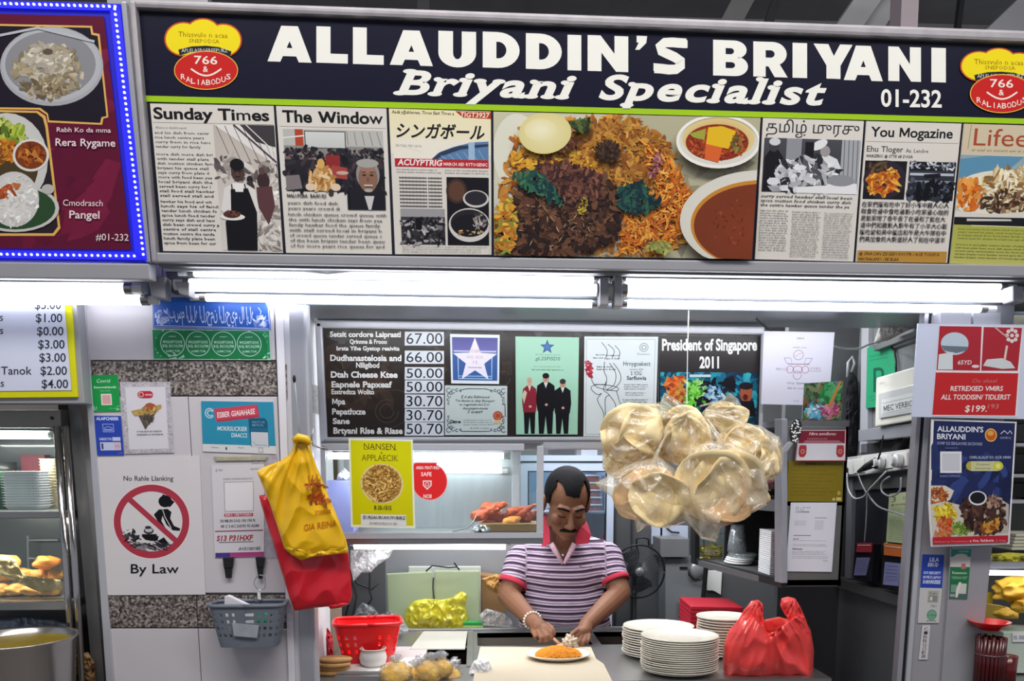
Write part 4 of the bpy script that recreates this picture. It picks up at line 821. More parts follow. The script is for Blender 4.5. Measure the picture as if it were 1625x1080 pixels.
for t, x, y, h, w in [('Orop Ygujvng', 40, 83, 3.2, 32), ('Bxt tL oone', 42, 91, 3, 26), ('WRHI', 52, 12, 2.6, 11), ('ASIMA LASG', 46, 26, 1.8, 22), ('OOOI', 52, 111, 2, 9)]: c.text(t, x, y, h, '#4a4a5c', w=w, res=1, shear=.1)
c.build('print', o)
# ------------------------------------------------------------------ notices on the tiled pillar
PF = Plane(FRONT(300, 700, .001), FRONT.n)
def notice(name, label, q, cat='notice', bg='#e4e0e4', plane=PF, th=.0015, m=None, group=None):
    o = slab(plane, q, th, th).build(name, m or M['paper']); tag(o, label, cat, group); c = Print(plane, th+.0006); c.frame(None); c.poly(q, bg); c.clip = q; return o, c
q = [(241, 471), (427, 474), (430, 524), (243, 520)]; o, c = notice('calligraphy_sticker', 'blue sticker with white Arabic calligraphy above the granite band', q, 'sticker', '#2f5db4'); c.frame(q, 186, 50)
c.border(1, -8, 185, 49, .8, '#a9b8e4'); c.rect(4, 0, 182, 8, '#2c55a8'); c.ring(172, 14, 12, 12, 1, '#c8d4f4', 20, 4.7, 6.28); c.line([(4, 46), (182, 47)], .9, '#c8d4f4'); c.line([(184, 14), (184, 40)], 1, '#c8d4f4')
c.text('بسم الله الرحمن الرحيم لا إله', 0, 0, 1, '#cfdcf8', box=(26, 13, 160, 46), off=.006, res=3);
c.blobs(E(17, 32, 13, 12), ['#8fa0d8', '#b8c4ec', '#5a74c0'], 40, 3, 100); c.blobs(E(170, 36, 11, 9), ['#b8c4ec', '#d0daf6', '#6a84cc'], 36, 3, 101); c.line([(170, 30), (172, 20), (168, 14)], 1.5, '#a9b8e4'); c.build('print', o)
q = [(241, 522), (428, 524), (430, 571), (243, 570)]; o, c = notice('prayer_sticker', 'green sticker with four white rings below the blue calligraphy', q, 'sticker', '#2c8a58'); c.frame(q, 187, 48)
c.blobs(B(1, 1, 186, 47), ['#8fc8a8', '#b4dcc4', '#5aa880'], 260, 1.8, 102); c.border(0, 0, 187, 48, 1, '#a9d4bc'); c.ell(24, 24, 19, 22, '#1d7a48'); c.ell(163, 24, 19, 22, '#1d7a48'); c.rect(24, 2, 163, 46, '#1d7a48')
for k in range(4):
    x = 32+k*40.5; c.ring(x, 22.5, 19.5, 20, 1.1, '#b8e0cc'); c.ell(x, 22.5, 17, 17.5, '#2a7a50', n=24)
    for j, (w, y, h) in enumerate([(12, 12, 1.6), (30, 22, 4.4), (32, 28.5, 4.4), (22, 36, 3.2)]): c.text(['ALAMMOT', 'MOLDAPYCHOE', 'BGL RICOLIYM', 'LLAMIC TORI'][j], x-w/2, y, h, '#c4ecd6', w=w, res=1, off=.01)
c.blobs(E(36, 43, 12, 4), ['#c8dcd0', '#a8ccb8'], 12, 2, 103); c.build('print', o)
def qr(c, x0, y0, x1, y1, n=21, dark='#26242c', seed=1, bg='#e8e6ec'):
    c.rect(x0, y0, x1, y1, bg)
GR = '#1d9a4a'
q = [(144, 595), (187, 594.5), (191.5, 652), (148, 653)]; o, c = notice('payment_sticker', 'small green sticker with blank white square on the pillar', q, 'sticker', GR); c.frame(q, 44, 58)
c.text('Covrid', 9, 12, 5.5, '#cfeedd', w=22, shear=.2); c.text('Rinacovedrdaerslle', 4, 21, 3.4, '#d8f2e2', w=36, off=.02, res=1); c.text('Nonr AGO', 14, 26, 2, '#a8dcc0', w=16, res=1); c.rect(14, 30, 31, 48, '#e4dcd8'); c.rect(16, 32, 29, 46, '#d9a8a4'); c.text('Vi eun', 26, 54, 1.6, '#a8dcc0', w=12, res=1)
c.blobs(E(4, 54, 4, 3), ['#8ac8a0'], 5, 1.6, 104); c.blobs(E(41, 52, 3, 5), ['#8ac8a0'], 5, 1.6, 105); c.build('print', o)
q = [(148, 659), (192, 659.5), (197, 722), (155, 722.5)]; o, c = notice('card_sticker', 'small blue sticker with white card icon below the green one', q, 'sticker', '#2c48b0'); c.frame(q, 44, 63)
c.text('ALAPCHISER', 4, 7, 4.6, '#e0e4f6', w=36, off=.03, res=2); c.border(13, 13, 31, 26, .9, '#a8b4e8'); c.line([(15, 20), (22, 17), (29, 20)], 1, '#a8b4e8'); c.rect(15, 21, 29, 24, '#8a9ade')
c.rect(5, 34, 40, 40, '#4a60be'); c.rect(27, 34, 40, 40, '#c8cdea'); c.text('MBIDTR', 6, 39, 3.6, '#c8d0f2', w=20, off=.02, res=1); c.rect(6, 42, 40, 55, '#c8cdec'); c.rect(29, 43, 39, 54, '#d8b8c8'); c.text('SISS', 30, 50, 3, '#a06a80', w=8, res=1); c.rect(8, 44, 11, 53, '#3a3a6a'); c.text('soats', 34, 60, 1.8, '#a8b4e8', w=7, res=1); c.build('print', o)
q = [(190, 606), (269.5, 605.5), (276, 718), (198, 720)]; o, c = notice('menu_card', 'white card with picture of folded flatbread', q, 'notice', '#bfbac2'); c.frame(q, 80, 114)
c.rect(8, 8, 72, 107, '#dcd8e0'); c.blobs(B(1, 1, 79, 7), ['#d0ccd4', '#a9a5ae'], 50, 1.5, 106); c.blobs(B(1, 1, 7, 112), ['#d0ccd4', '#a9a5ae'], 60, 1.5, 107); c.blobs(B(73, 1, 79, 112), ['#d0ccd4', '#a9a5ae'], 60, 1.5, 108); c.blobs(B(1, 108, 79, 113), ['#d0ccd4', '#a9a5ae'], 40, 1.5, 109)
c.ell(34, 20, 7, 5.5, '#c02a40'); c.ell(46, 20, 6, 5.5, '#c02a40'); c.rect(34, 14.5, 46, 25.5, '#c02a40'); c.ring(33, 20, 4, 4, 1, '#e8d0d6'); c.text('asiniapz', 39, 21.5, 3, '#f0dce0', w=12, res=1, off=.02)
c.poly([(24, 48), (46, 44), (58, 44), (36, 76)], '#5a5048'); c.poly([(15, 46), (64, 36), (64, 42), (44, 52), (20, 54)], '#b89a58'); c.poly([(34, 42), (40, 35), (46, 33), (54, 36), (56, 42), (40, 48)], '#a8583a'); c.blobs(E(41, 58, 9, 9), ['#6a5e54', '#484038', '#7c6c5c'], 26, 3, 110); c.blobs(E(40, 46, 20, 5), ['#c8a868', '#a88848'], 20, 3, 111)
c.text('M TONA ALATY EN TI AERTION', 22, 80, 2.2, '#4a4650', w=40, res=1, off=.02); c.text('BAZIDERIN E. D ASPORSEION', 22, 85, 2.2, '#4a4650', w=42, res=1, off=.02); c.build('print', o)
q = [(319, 636), (433.5, 637.5), (438, 720), (322, 716)]; o, c = notice('delivery_advert', 'teal advert with red speech banner and white lower strip', q, 'notice', '#2f8fb0'); c.frame(q, 115, 80)
c.rect(0, 68, 115, 80, '#d8d8da'); c.poly([(22, 14), (90, 6), (92, 24), (24, 33)], '#b83a50'); c.poly([(20, 12), (88, 4), (90, 20), (22, 30)], '#c84a5e'); c.text('ESBER GIAIAHASE', 25, 26, 8, '#f4e4e8', w=60, off=.02, slope=-.12); c.ring(13, 19, 8, 8.5, 2.4, '#a8c8d4', 20, .6, 5.8); c.ring(14, 19, 5, 5, 1.4, '#cfe0e6', 14, .6, 5.8)
c.text('MOKRSUCRSER', 24, 46, 6.6, '#e8f2f4', w=47, off=.006, shear=.2); c.text('DIAACCS', 46, 56, 6.6, '#e8f2f4', w=25, off=.006, shear=.1); c.poly([(74, 26), (100, 25), (104, 30), (105, 70), (76, 70)], '#1d5a7a'); c.rect(77, 47, 104, 70, '#c8ccd4'); c.text('MALTTI. MA', 80, 33, 3, '#8ab8cc', w=20, res=1); c.text('BETLTL', 80, 38, 3.4, '#8ab8cc', w=18, res=1); c.rect(77, 41, 104, 45, '#2a6a8a')
c.line([(80, 62), (84, 67), (102, 67)], .7, '#6a8a9a'); c.text('Pliwramsc', 14, 74, 2.2, '#5a6268', w=11, res=1); c.text('Mawnn', 56, 73, 2.2, '#5a6268', w=9, res=1); c.ell(37, 74, 1.4, 2.4, '#3a5a6a'); c.border(88, 71, 95, 78, .6, '#8a9096'); c.build('print', o)
# by-law poster
q = [(152, 726), (316.5, 723), (326, 943), (170, 944)]; o, c = notice('prohibition_poster', 'white poster reading By Law under red no-littering circle', q, 'poster', '#dcd7da'); c.frame(None)
c.text('No Rahle Llanking', 196, 762.5, 7.6, '#2c2a30', w=79, off=.014)
c.ell(240.5, 827, 61.5, 60, '#f2dcdc', n=56); c.ring(240.5, 827, 60, 58.5, 11, '#b23a4c', 60); c.ell(240.5, 827, 49, 47.5, '#dedadc', n=50)
c.ell(262, 795, 10.5, 9.5, '#141318'); c.poly([(258, 784), (262, 785), (277, 796), (270, 804), (254, 802)], '#141318'); c.poly([(244, 816), (252, 808), (266, 807), (272, 812), (270, 822), (276, 834), (286, 838), (285, 842), (274, 841), (264, 832), (258, 818), (256, 826), (263, 838), (258, 838), (250, 826)], '#141318'); c.line([(258, 808), (262, 820), (272, 838)], 1.2, '#dedadc')
c.line([(201, 788), (284, 862)], 8.6, '#b23a4c')
c.poly([(226, 846), (232, 852), (252, 850), (250, 858), (240, 858), (230, 856)], '#141318'); c.ell(237, 849, 12, 7, '#141318'); c.rect(224, 843, 250, 847, '#dedadc'); c.ell(236, 842, 8, 5, '#35333a'); c.ell(236, 841, 6, 3, '#c8c4c8'); c.ell(235, 836.5, 5, 2.5, '#35333a'); c.poly([(250, 858), (260, 852), (268, 862), (264, 866), (254, 864)], '#141318')
c.blobs(E(208, 851, 12, 9), ['#141318', '#4a484e', '#dedadc', '#2a282e'], 60, 2.6, 115, 2.); c.blobs(PG([(206, 862), (268, 862), (258, 872), (220, 871)]), ['#4a484e', '#8a878c', '#2a282e'], 70, 3, 116, 2.6, ang=.05, jit=.2)
c.text('By Law', 207.5, 909, 14.2, '#141318', w=76, off=.008, res=4); c.build('print', o)
# QR paper
q = [(335.5, 738), (405, 736.5), (440, 738), (441, 881), (341, 884)]; q4 = [(335.5, 738), (419, 736), (419, 882), (341, 884)]
o, c = notice('payment_notice', 'payment sheet with red print hung above the black clips', q4, 'notice', '#d9d6dc'); c.frame(q4, 84, 146)
c.text('@ OIRO', 6, 10, 4, '#3a383e', w=12, res=1); c.text('AISIU', 62, 9, 3, '#3a383e', w=14, res=1); c.text('SHANH AWNNAASAINIOHUI', 18, 24, 3, '#5a585e', w=48, res=1)
c.rect(19, 27, 67, 74, '#e6e4e8'); c.border(19, 27, 67, 74, .8, '#8a888e')
c.rect(18, 77, 66, 82, '#b83048'); c.text('BSRO CERTOSARO', 20, 81, 3.4, '#f0d8de', w=44, res=1, off=.02); c.text('SN MB.SN SO02 ON 19N N', 11, 91, 4.6, '#3a383e', w=58, off=.02, res=1); c.text('MI C 9.AC 203/93 9S AS/80', 12, 99.5, 4.6, '#3a383e', w=64, off=.02, res=1)
c.rect(2, 104, 82, 105.6, '#8a3048'); c.text('S13 P31HXF', 4, 120, 8, '#a82a40', w=62, off=.03, shear=.2); c.rect(8, 122, 66, 123, '#4a3a44'); c.text('AV5100185', 40, 136, 5, '#3a383e', w=38, shear=.15, off=.01); c.rect(1, 139, 84, 146, '#a83a78', '#b84a88'); c.rect(1, 139, 26, 146, '#4a3a8a'); c.build('print', o)
# sleeve behind with torn foam strip
o = slab(PF, [(398, 722), (440, 722), (449, 885), (404, 886)], .001, .0008).build('plastic_sleeve', filmmat('sleeve_film', '#f4f2f6', '#e4e2ea', .35, .12, .1)); tag(o, 'clear plastic sleeve beside the payment sheet', 'sleeve')
o = slab(PF, [(339, 724), (424, 724), (422, 730), (342, 731)], .004, .004).build('tape_strip', mat('old_tape', '#aaa68c', .6, 0, .3, 60, .3, 90), bevel=.001); tag(o, 'strip of yellowed tape under the teal advert', 'tape')
# ------------------------------------------------------------------ shape helpers for soft things
def remesh(mb, vox, it=3, fac=.5):
    me = bpy.data.meshes.new('r'); me.from_pydata([tuple(v) for v in mb.V], [], mb.F); me.update()
    bm = bmesh.new(); bm.from_mesh(me)
    bmesh.ops.recalc_face_normals(bm, faces=bm.faces); bm.to_mesh(me); bm.free()
    o = bpy.data.objects.new('r', me); COL.objects.link(o)
    r = o.modifiers.new('r', 'REMESH'); r.mode = 'VOXEL'; r.voxel_size = vox
    if it: s_ = o.modifiers.new('s', 'SMOOTH'); s_.factor = fac; s_.iterations = it
    dg = bpy.context.evaluated_depsgraph_get(); dg.update(); ev = o.evaluated_get(dg); m2 = ev.to_mesh()
    V = np.zeros(len(m2.vertices)*3); m2.vertices.foreach_get('co', V); V = V.reshape(-1, 3); F = [tuple(p.vertices) for p in m2.polygons]
    ev.to_mesh_clear(); bpy.data.objects.remove(o); bpy.data.meshes.remove(me); return V, F
def caps(mb, a, b, ra, rb, n=14):
    a = Vector(a); b = Vector(b); mb.tube([a, b], [ra, rb], n); mb.blob(a, ra, sub=2); mb.blob(b, rb, sub=2); return mb
def ridged(v): return 1-abs(noise.noise(v))*2
class Pillow:
    """soft flat-ish body with an outline given in px on a plane; real thickness and creases"""
    def __init__(s, outline, plane, thick, c=None, wr=.01, fr=.05, seed=0, hook=None, off0=0., p=3., na=150, nr=30, back=.5):
        s.o = outline; s.pl = plane; s.th = thick; s.wr = wr; s.fr = fr; s.seed = seed; s.hook = hook; s.off0 = off0; s.p = p; s.back = back
        s.c = c or (sum(q[0] for q in outline)/len(outline), sum(q[1] for q in outline)/len(outline)); s.na = na; s.nr = nr
        s.rad = []
        for i in range(na):
            a = 2*math.pi*i/na; dx, dy = math.cos(a), math.sin(a); best = 1.
            for (x1, y1), (x2, y2) in zip(outline, outline[1:]+outline[:1]):
                ex, ey = x2-x1, y2-y1; den = dx*ey-dy*ex
                if abs(den) < 1e-9: continue
                t = ((x1-s.c[0])*ey-(y1-s.c[1])*ex)/den; u = ((x1-s.c[0])*dy-(y1-s.c[1])*dx)/den
                if t > 0 and -1e-6 <= u <= 1+1e-6: best = max(best, t)
            s.rad.append(best)
    def wrk(s, x, y):
        if s.hook:
            dx, dy = x-s.hook[0], y-s.hook[1]; a = math.atan2(dx, dy); d = math.hypot(dx, dy)
            return ridged(Vector((a*5+s.seed, d*.012, s.seed)))*.65+ridged(Vector((x*s.fr, y*s.fr*.7, s.seed)))*.5-.5
        return ridged(Vector((x*s.fr, y*s.fr, s.seed)))*.6+ridged(Vector((x*s.fr*2.3, y*s.fr*1.7, s.seed+5)))*.4-.5
    def h(s, x, y, t=None):
        if t is None:
            dx, dy = x-s.c[0], y-s.c[1]; a = (math.atan2(dy, dx) % (2*math.pi))/(2*math.pi)*s.na; i = int(a) % s.na; f = a-int(a)
            t = min(1, math.hypot(dx, dy)/(s.rad[i]*(1-f)+s.rad[(i+1) % s.na]*f))
        e = max(0., 1-t**s.p)
        return s.off0+s.th*math.sqrt(e)+s.wr*s.wrk(x, y)*min(1, e*3)
    def mb(s):
        V = []; F = []; na, nr = s.na, s.nr
        for sd in (1, -1):
            b = len(V); V.append(s.pl(s.c[0], s.c[1], s.h(*s.c, t=0) if sd == 1 else s.off0-s.th*s.back))
            for r in range(1, nr+1):
                t = r/nr; t = t**.8
                for i in range(na):
                    a = 2*math.pi*i/na; R_ = s.rad[i]*t; x, y = s.c[0]+R_*math.cos(a), s.c[1]+R_*math.sin(a)
                    V.append(s.pl(x, y, s.h(x, y, t) if sd == 1 else s.off0-s.th*s.back*math.sqrt(max(0, 1-t**s.p))))
            f = []
            for i in range(na): f.append((b, b+1+i, b+1+(i+1) % na))
            for r in range(nr-1):
                q = b+1+r*na
                for i in range(na): j = (i+1) % na; f.append((q+i, q+na+i, q+na+j, q+j))
            F += f if sd == 1 else [x[::-1] for x in f]
        m = MB(); m.V = V; m.F = F; return m
def basket(name, label, c, wt, dt, wb, db, h, m, rot=0., nx=44, nz=9, cat='basket', rimr=.006, holes=lambda i, j: i % 2 == 1 and 2 <= j <= 6):
    t = thing(name, label, cat, c); cs, sn = math.cos(rot), math.sin(rot)
    def ringp(w, d, z, n):
        pts = []; e = .34; m_ = 720
        for k in range(m_+1):
            a = 2*math.pi*k/m_; pts.append((math.copysign(abs(math.cos(a))**e, math.cos(a))*w/2, math.copysign(abs(math.sin(a))**e, math.sin(a))*d/2))
        L_ = [0.]
        for p_, q_ in zip(pts, pts[1:]): L_.append(L_[-1]+math.hypot(q_[0]-p_[0], q_[1]-p_[1]))
        out = []; i = 0
        for k in range(n):
            t_ = L_[-1]*k/n
            while L_[i+1] < t_: i += 1
            x, y = pts[i]; out.append(Vector(c)+Vector((x*cs-y*sn, x*sn+y*cs, z)))
        return out
    V = []; F = []
    for j in range(nz+1):
        f = j/nz; V += ringp(wb+(wt-wb)*f, db+(dt-db)*f, h*f, nx)
    for j in range(nz):
        for i in range(nx):
            if not holes(i, j): F.append((j*nx+i, j*nx+(i+1) % nx, (j+1)*nx+(i+1) % nx, (j+1)*nx+i))
    F.append(tuple(range(nx-1, -1, -1)))
    mb_ = MB(); mb_.add(V, F); o = mb_.build('wall_panel' if False else 'body', m, t); so = o.modifiers.new('s', 'SOLIDIFY'); so.thickness = .003; so.offset = 0
    rp = ringp(wt, dt, h, 64); MB().tube(rp+[rp[0], rp[1]], rimr, 8, cap=False).build('rim', m, t, smooth=True)
    return t
# ------------------------------------------------------------------ service counter with wells
Z = CZ
def X_(px, Y): return P(px, 900, Y).x
ct = thing('service_counter', 'stainless steel serving counter with recessed food wells in front of the cook', 'counter', (0.2, 2.55, 0))
MB().box((-.50, 2.50, .0), (1.14, 2.53, Z-.03)).build('front_panel', M['steel2'], ct)
MB().box((-.56, 3.28, .0), (1.05, 3.31, Z-.2)).build('rear_panel', M['steel2'], ct)
xs = [-.50, X_(655, 2.85), X_(742, 2.85), X_(757, 3.1), X_(938, 3.1), X_(962, 2.95), X_(1035, 2.95), 1.14]
ys = [2.50, 2.74, 3.0, 3.03, 3.27, 3.31]
hole = {(1, 1), (3, 3), (5, 3), (1, 3)}
g = MB()
for i in range(7):
    for j in range(5):
        if (i, j) in hole: continue
        g.box((xs[i], ys[j], Z-.02), (xs[i+1], ys[j+1], Z))
g.build('worktop', M['steel'], ct)
for (i, j, dp, mm) in [(1, 1, .16, mat('dark_brown_well', '#2a1d18', .45, .3, .2, 20)), (3, 3, .10, mat('brown_steel_well', '#8b857c', .35, .6, .1, 10)), (5, 3, .12, M['darksteel']), (1, 3, .1, M['darksteel'])]:  # first well is one dark brown inside, the others steel tones
    w = MB(); a, b, c_, d = xs[i], xs[i+1], ys[j], ys[j+1] if not (i, j) == (5, 1) else ys[3]
    w.quad((a, c_, Z-dp), (b, c_, Z-dp), (b, d, Z-dp), (a, d, Z-dp)); w.quad((a, d, Z-dp), (b, d, Z-dp), (b, d, Z), (a, d, Z)); w.quad((a, c_, Z-dp), (a, d, Z-dp), (a, d, Z), (a, c_, Z)); w.quad((b, c_, Z-dp), (b, d, Z-dp), (b, d, Z), (b, c_, Z)); w.quad((a, c_, Z-dp), (b, c_, Z-dp), (b, c_, Z), (a, c_, Z))
    w.build('well', mm, ct)
MB().box((-.56, 3.305, Z-.03), (1.05, 3.33, Z+.012)).build('rear_rim', M['steel'], ct, bevel=.004)
# bars between wells
for px, Ya, Yb in ((652, 2.7, 3.3), (745, 2.7, 3.3)):
    MB().box((X_(px, 2.9)-.012, Ya, Z), (X_(px, 2.9)+.012, Yb, Z+.006)).build('divider_bar', M['steel'], ct, bevel=.002)
# food in the right-hand wells
tag(MB().blob((X_(999, 3.15), 3.15, Z-.085), (.06, .08, .03), .25, 14, 3, 4).build('curry_food', mat('brown_curry', '#7a4a22', .4, 0, .4, 60, .5, 90), smooth=True), 'brown curried meat in the steel well by the plates', 'curry')
# low ledge behind the counter, with the boards on it
LZ = P(700, 1000, 3.5).z
tag(MB().box((-.54, 3.36, LZ-.04), (X_(812, 3.5), 3.72, LZ)).build('rear_shelf', M['steel'], bevel=.004), 'steel shelf behind the counter carrying the cutting boards', 'shelf')
S('wall_panel_steel', MB().box((X_(540, 3.78), 3.78, .2), (X_(826, 3.78), 3.80, 2.3)), mat('steel_splashback', '#9fa1a4', .4, .35, .1, 4, .05, 20))
S('wall_panel_dark', MB().box((-.86, 3.44, .3), (X_(612, 3.46), 3.46, 1.28)), mat('dark_slate_panel', '#4d4f52', .45, .1, .1, 5))
# two cutting boards
cbm = mat('translucent_green_board', '#a3b190', .45, 0, .05, 8, sss=.2)
for q, lb in (([(613, 910), (686, 906), (688, 999), (616, 999)], 'pale green translucent cutting board standing next to the dark panel'), ([(689, 905), (761, 905), (761, 998), (690, 999)], 'pale green translucent cutting board standing next to the cardboard box')):
    tag(slab(FP(3.52), q, .015).build('cutting_board', cbm, bevel=.006), lb, 'cutting board')
tag(slab(FP(3.60), [(648, 898), (763, 898), (763, 990), (648, 990)], .012).build('cutting_board', mat('white_board', '#c9cbc4', .5, 0, .04, 6), bevel=.005), 'whitish cutting board behind the two green ones', 'cutting board')
cb = MB().tube([P(676, 906, 3.50), P(686, 897, 3.49), P(712, 900, 3.49), P(725, 899, 3.49), P(721, 893, 3.49), P(729, 904, 3.50)], .0035, 6); tag(cb.build('rubber_bungee', M['cable'], smooth=True), 'black cord looped over the tops of the cutting boards', 'cord')
tag(MB().tube([P(688, 916, 3.50), P(687, 932, 3.5), P(689, 952, 3.5)], .0028, 6).build('black_strap', M['cable']), 'thin black strap between the two green boards', 'strap')
ybm = filmmat('yellow_film', '#faf4a0', '#e6dd3c', .8, .2, .8, 22.)
pw = Pillow([(640, 985), (645, 966), (657, 953), (676, 949), (700, 951), (716, 948), (732, 937), (742, 942), (738, 962), (744, 982), (738, 996), (700, 999), (650, 997)], FP(3.44), .05, wr=.03, fr=.06, seed=2)
t = thing('yellow_food_bag', 'thin yellow plastic bag of food lying against the green boards', 'bag', P(690, 999, 3.44)); pw.mb().build('film', ybm, t, smooth=True)
MB().blob(P(690, 978, 3.46), (.10, .03, .045), .2, 9, 3, 3).build('contents', mat('yellow_food', '#c9b83a', .6, 0, .2, 30), t, smooth=True)
t = thing('dish_sponge', 'green scouring sponge on the rear shelf beside the boards', 'sponge', P(750, 996, 3.42))
slab(FP(3.40), [(735, 987), (766, 987), (767, 992), (735, 992)], .05).build('scourer', mat('green_scourer', '#2f8a48', .9, 0, .2, 60, .4, 200), t, bevel=.003)
slab(FP(3.40), [(735, 992), (767, 992), (767, 996), (735, 996)], .05).build('foam', mat('pale_green_foam', '#9fc46a', .8, 0, .1, 60), t, bevel=.002)
CLR = filmmat('clear_crinkled_film', '#f6f6f6', '#e6e8ec', .32, .15, 1., 26.)
def crumple(q, Y, lb, th=.04, seed=0, m=None, name='plastic_bag', cat='bag', wr=.03):
    pw = Pillow(q, FP(Y), th, wr=wr, fr=.07, seed=seed, na=100, nr=20); o = pw.mb().build(name, m or CLR, smooth=True); return tag(o, lb, cat)
crumple([(762, 992), (760, 975), (772, 965), (785, 968), (805, 975), (815, 988), (816, 995)], 3.42, 'crumpled clear bag on the rear shelf beside the sponge', .04, 5)
crumple([(556, 872), (600, 862), (627, 866), (618, 884), (600, 896), (588, 908), (572, 908), (562, 925), (556, 900)], 2.93, 'clear plastic bags stuffed under the left end of the glass case', .05, 6)
crumple([(556, 985), (566, 965), (575, 955), (592, 962), (602, 975), (622, 968), (640, 990), (640, 1000), (556, 1000)], 3.3, 'grey crumpled plastic bags behind the red basket', .05, 7, filmmat('grey_film', '#b0b2b6', '#7a7c80', .7, .2, 1., 26.))
crumple([(624, 992), (634, 975), (642, 985), (650, 1000), (636, 1006), (628, 1002)], 3.2, 'small clear plastic bag at the corner of the red basket', .02, 8)
tag(slab(FP(3.62), [(763, 912), (800, 916), (802, 990), (764, 990)], .12).build('cardboard_box', mat('brown_cardboard', '#8c6b44', .8, 0, .1, 12), bevel=.003), 'brown cardboard box standing beside the cutting boards', 'box')
crumple([(763, 918), (790, 910), (800, 925), (798, 945), (776, 935)], 3.56, 'crumpled brown paper on top of the cardboard box', .03, 9, mat('kraft_paper', '#b88a4c', .8, 0, .12, 12), 'paper_bag', 'paper')
# black cables on the dark panel
for k, pts in enumerate([[(553, 880), (556, 905), (566, 925), (590, 935), (600, 925)], [(560, 890), (558, 930), (553, 960), (545, 990)], [(586, 885), (587, 915), (586, 935), (590, 950), (580, 965)], [(549, 868), (552, 900), (566, 945), (560, 975), (549, 985)]]):
    tag(MB().tube([P(x, y, 3.40-.02*k) for x, y in pts], .0045, 6).build('power_cable', M['cable'], smooth=True), ['black cable curving up to the clear bags', 'black cable falling beside the red carrier bag', 'black cable with a drop to the grey bags', 'longest black cable looping down the dark panel'][k], 'cable')
tag(slab(FP(3.05), [(503, 965), (541, 965), (541, 1056), (506, 1056)], .02).build('side_board', mat('beige_board', '#8f8270', .5, 0, .1, 8)), 'beige board behind the pillar post beside the red basket', 'board')
crumple([(507, 1000), (520, 995), (528, 1010), (530, 1040), (518, 1055), (508, 1050)], 2.95, 'dark red plastic bag stuffed beside the red basket', .02, 11, mat('dull_red_plastic', '#a3202c', .3, 0, .1, 10))
# ------------------------------------------------------------------ things on the counter
REDP = mat('red_plastic', '#e3161c', .32, 0, .05, 10, coat=.2)
c = PZ(580, 1055, Z+.012); basket('red_basket', 'red perforated plastic basket on the counter by the pillar', (c.x, c.y+.08, Z+.012), .225, .15, .165, .11, .135, REDP, rot=.12, nx=68, nz=11, holes=lambda i, j: i % 3 == 1 and j in (3, 5, 7))
tag(MB().box((-.46, 2.62, Z), (-.19, 2.80, Z+.012)).build('chopping_board', M['lens'], bevel=.004), 'white board carrying the ceramic pot and red basket', 'cutting board')
tag(MB().box((-.45, 2.80, Z), (-.17, 2.98, Z+.012)).build('tray', mat('pink_white_tray', '#b8aeae', .45, 0, .05, 10), bevel=.004), 'pinkish white tray under the red basket', 'tray')
tag(MB().box((-.44, 2.545, Z+.0), (-.20, 2.57, Z+.012)).tube([(-.44, 2.60, Z+.012), (-.14, 2.60, Z+.012)], .006, 8).build('steel_tongs', M['steel'], smooth=False), 'steel tongs along the counter edge before the white board', 'tongs')
c = PZ(590, 1060, Z+.012); t = thing('ceramic_pot', 'white glazed ceramic pot with reddish rim holding dark sauce', 'pot', (c.x, c.y+.04, Z+.012))
cc = (c.x, c.y+.04, Z+.012); MB().lathe([(.0, .0), (.034, .0), (.043, .012), (.046, .03), (.042, .046), (.039, .05), (.043, .058), (.040, .058), (.036, .05), (.038, .03), (.0, .012)], cc, 32).build('body', mat('white_glaze', '#d9d6d4', .2, 0, .08, 20, coat=.5), t, smooth=True)
MB().lathe([(.0415, .056), (.045, .0585), (.0415, .061), (.0385, .0585)], cc, 32, closed=True).build('rim', mat('worn_red_rim', '#cdb0a8', .35, 0, .2, 60), t, smooth=True); MB().lathe([(0, .05), (.038, .05)], cc, 24).build('sauce', mat('dark_red_sauce', '#5a1512', .2), t)
# wrapped roti at the pillar edge
c = PZ(526, 1068, Z); t = thing('wrapped_flatbread', 'stack of browned flatbreads wrapped in film beside the post', 'bread', (c.x, c.y, Z))
for k in range(4):
    mb_ = MB(); prof = [(0, .0), (.05, .0), (.056, .006), (.05, .012), (0, .013)]; mb_.lathe(prof, (c.x+.004*k, c.y+.01*(k % 2), Z+.013*k), 28, sy=.7)
    o = mb_.build('flatbread', mat('toasted_bread', '#b98c56', .7, 0, .35, 28, .4, 60), t, smooth=True)
# filled buns tied in clear bags at the front edge
bunm = mat('golden_bun', '#eebe48', .45, 0, .25, 26, .25, 50, sss=.1)
for k, (x, y, r) in enumerate([(628, 1070, .046), (660, 1074, .038), (684, 1066, .043), (712, 1077, .042), (700, 1060, .034)]):
    c = P(x, y, 2.56+.03*(k % 2)); t = thing('bagged_bun', ['golden bun in clear bag, next to the steel tongs', 'small golden bun in clear bag, second along from the tongs', 'golden bun in clear bag with upright knot before the dark well', 'golden bun in clear bag closest to the white tissue', 'small golden bun in clear bag behind the others'][k], 'bun', c, 'golden buns tied in clear bags')
    MB().blob(c, (r, r*.9, r*.85), .12, 8, 3, k).build('bun', bunm, t, smooth=True)
    fm = MB().blob(c, (r*1.12, r*1.02, r*.98), .12, 14, 4, k+9)
    a = c+Vector((0, 0, r*.8)); fm.build('film', filmmat('bun_film', '#fbf6e8', '#f4ead0', .14, .12, 1., 40.) if 'bun_film' not in MATS else MATS['bun_film'], t, smooth=True)
    kb = MB(); 
    for j in range(5):
        d = Vector((math.cos(j*1.3+k), math.sin(j*1.3+k)*.5, 1.1)).normalized(); kb.tube([a, a+d*.012, a+d*.026+Vector((0, 0, .004))], [.004, .005, .011], 7)
    kb.build('knot', CLR, t, smooth=True)
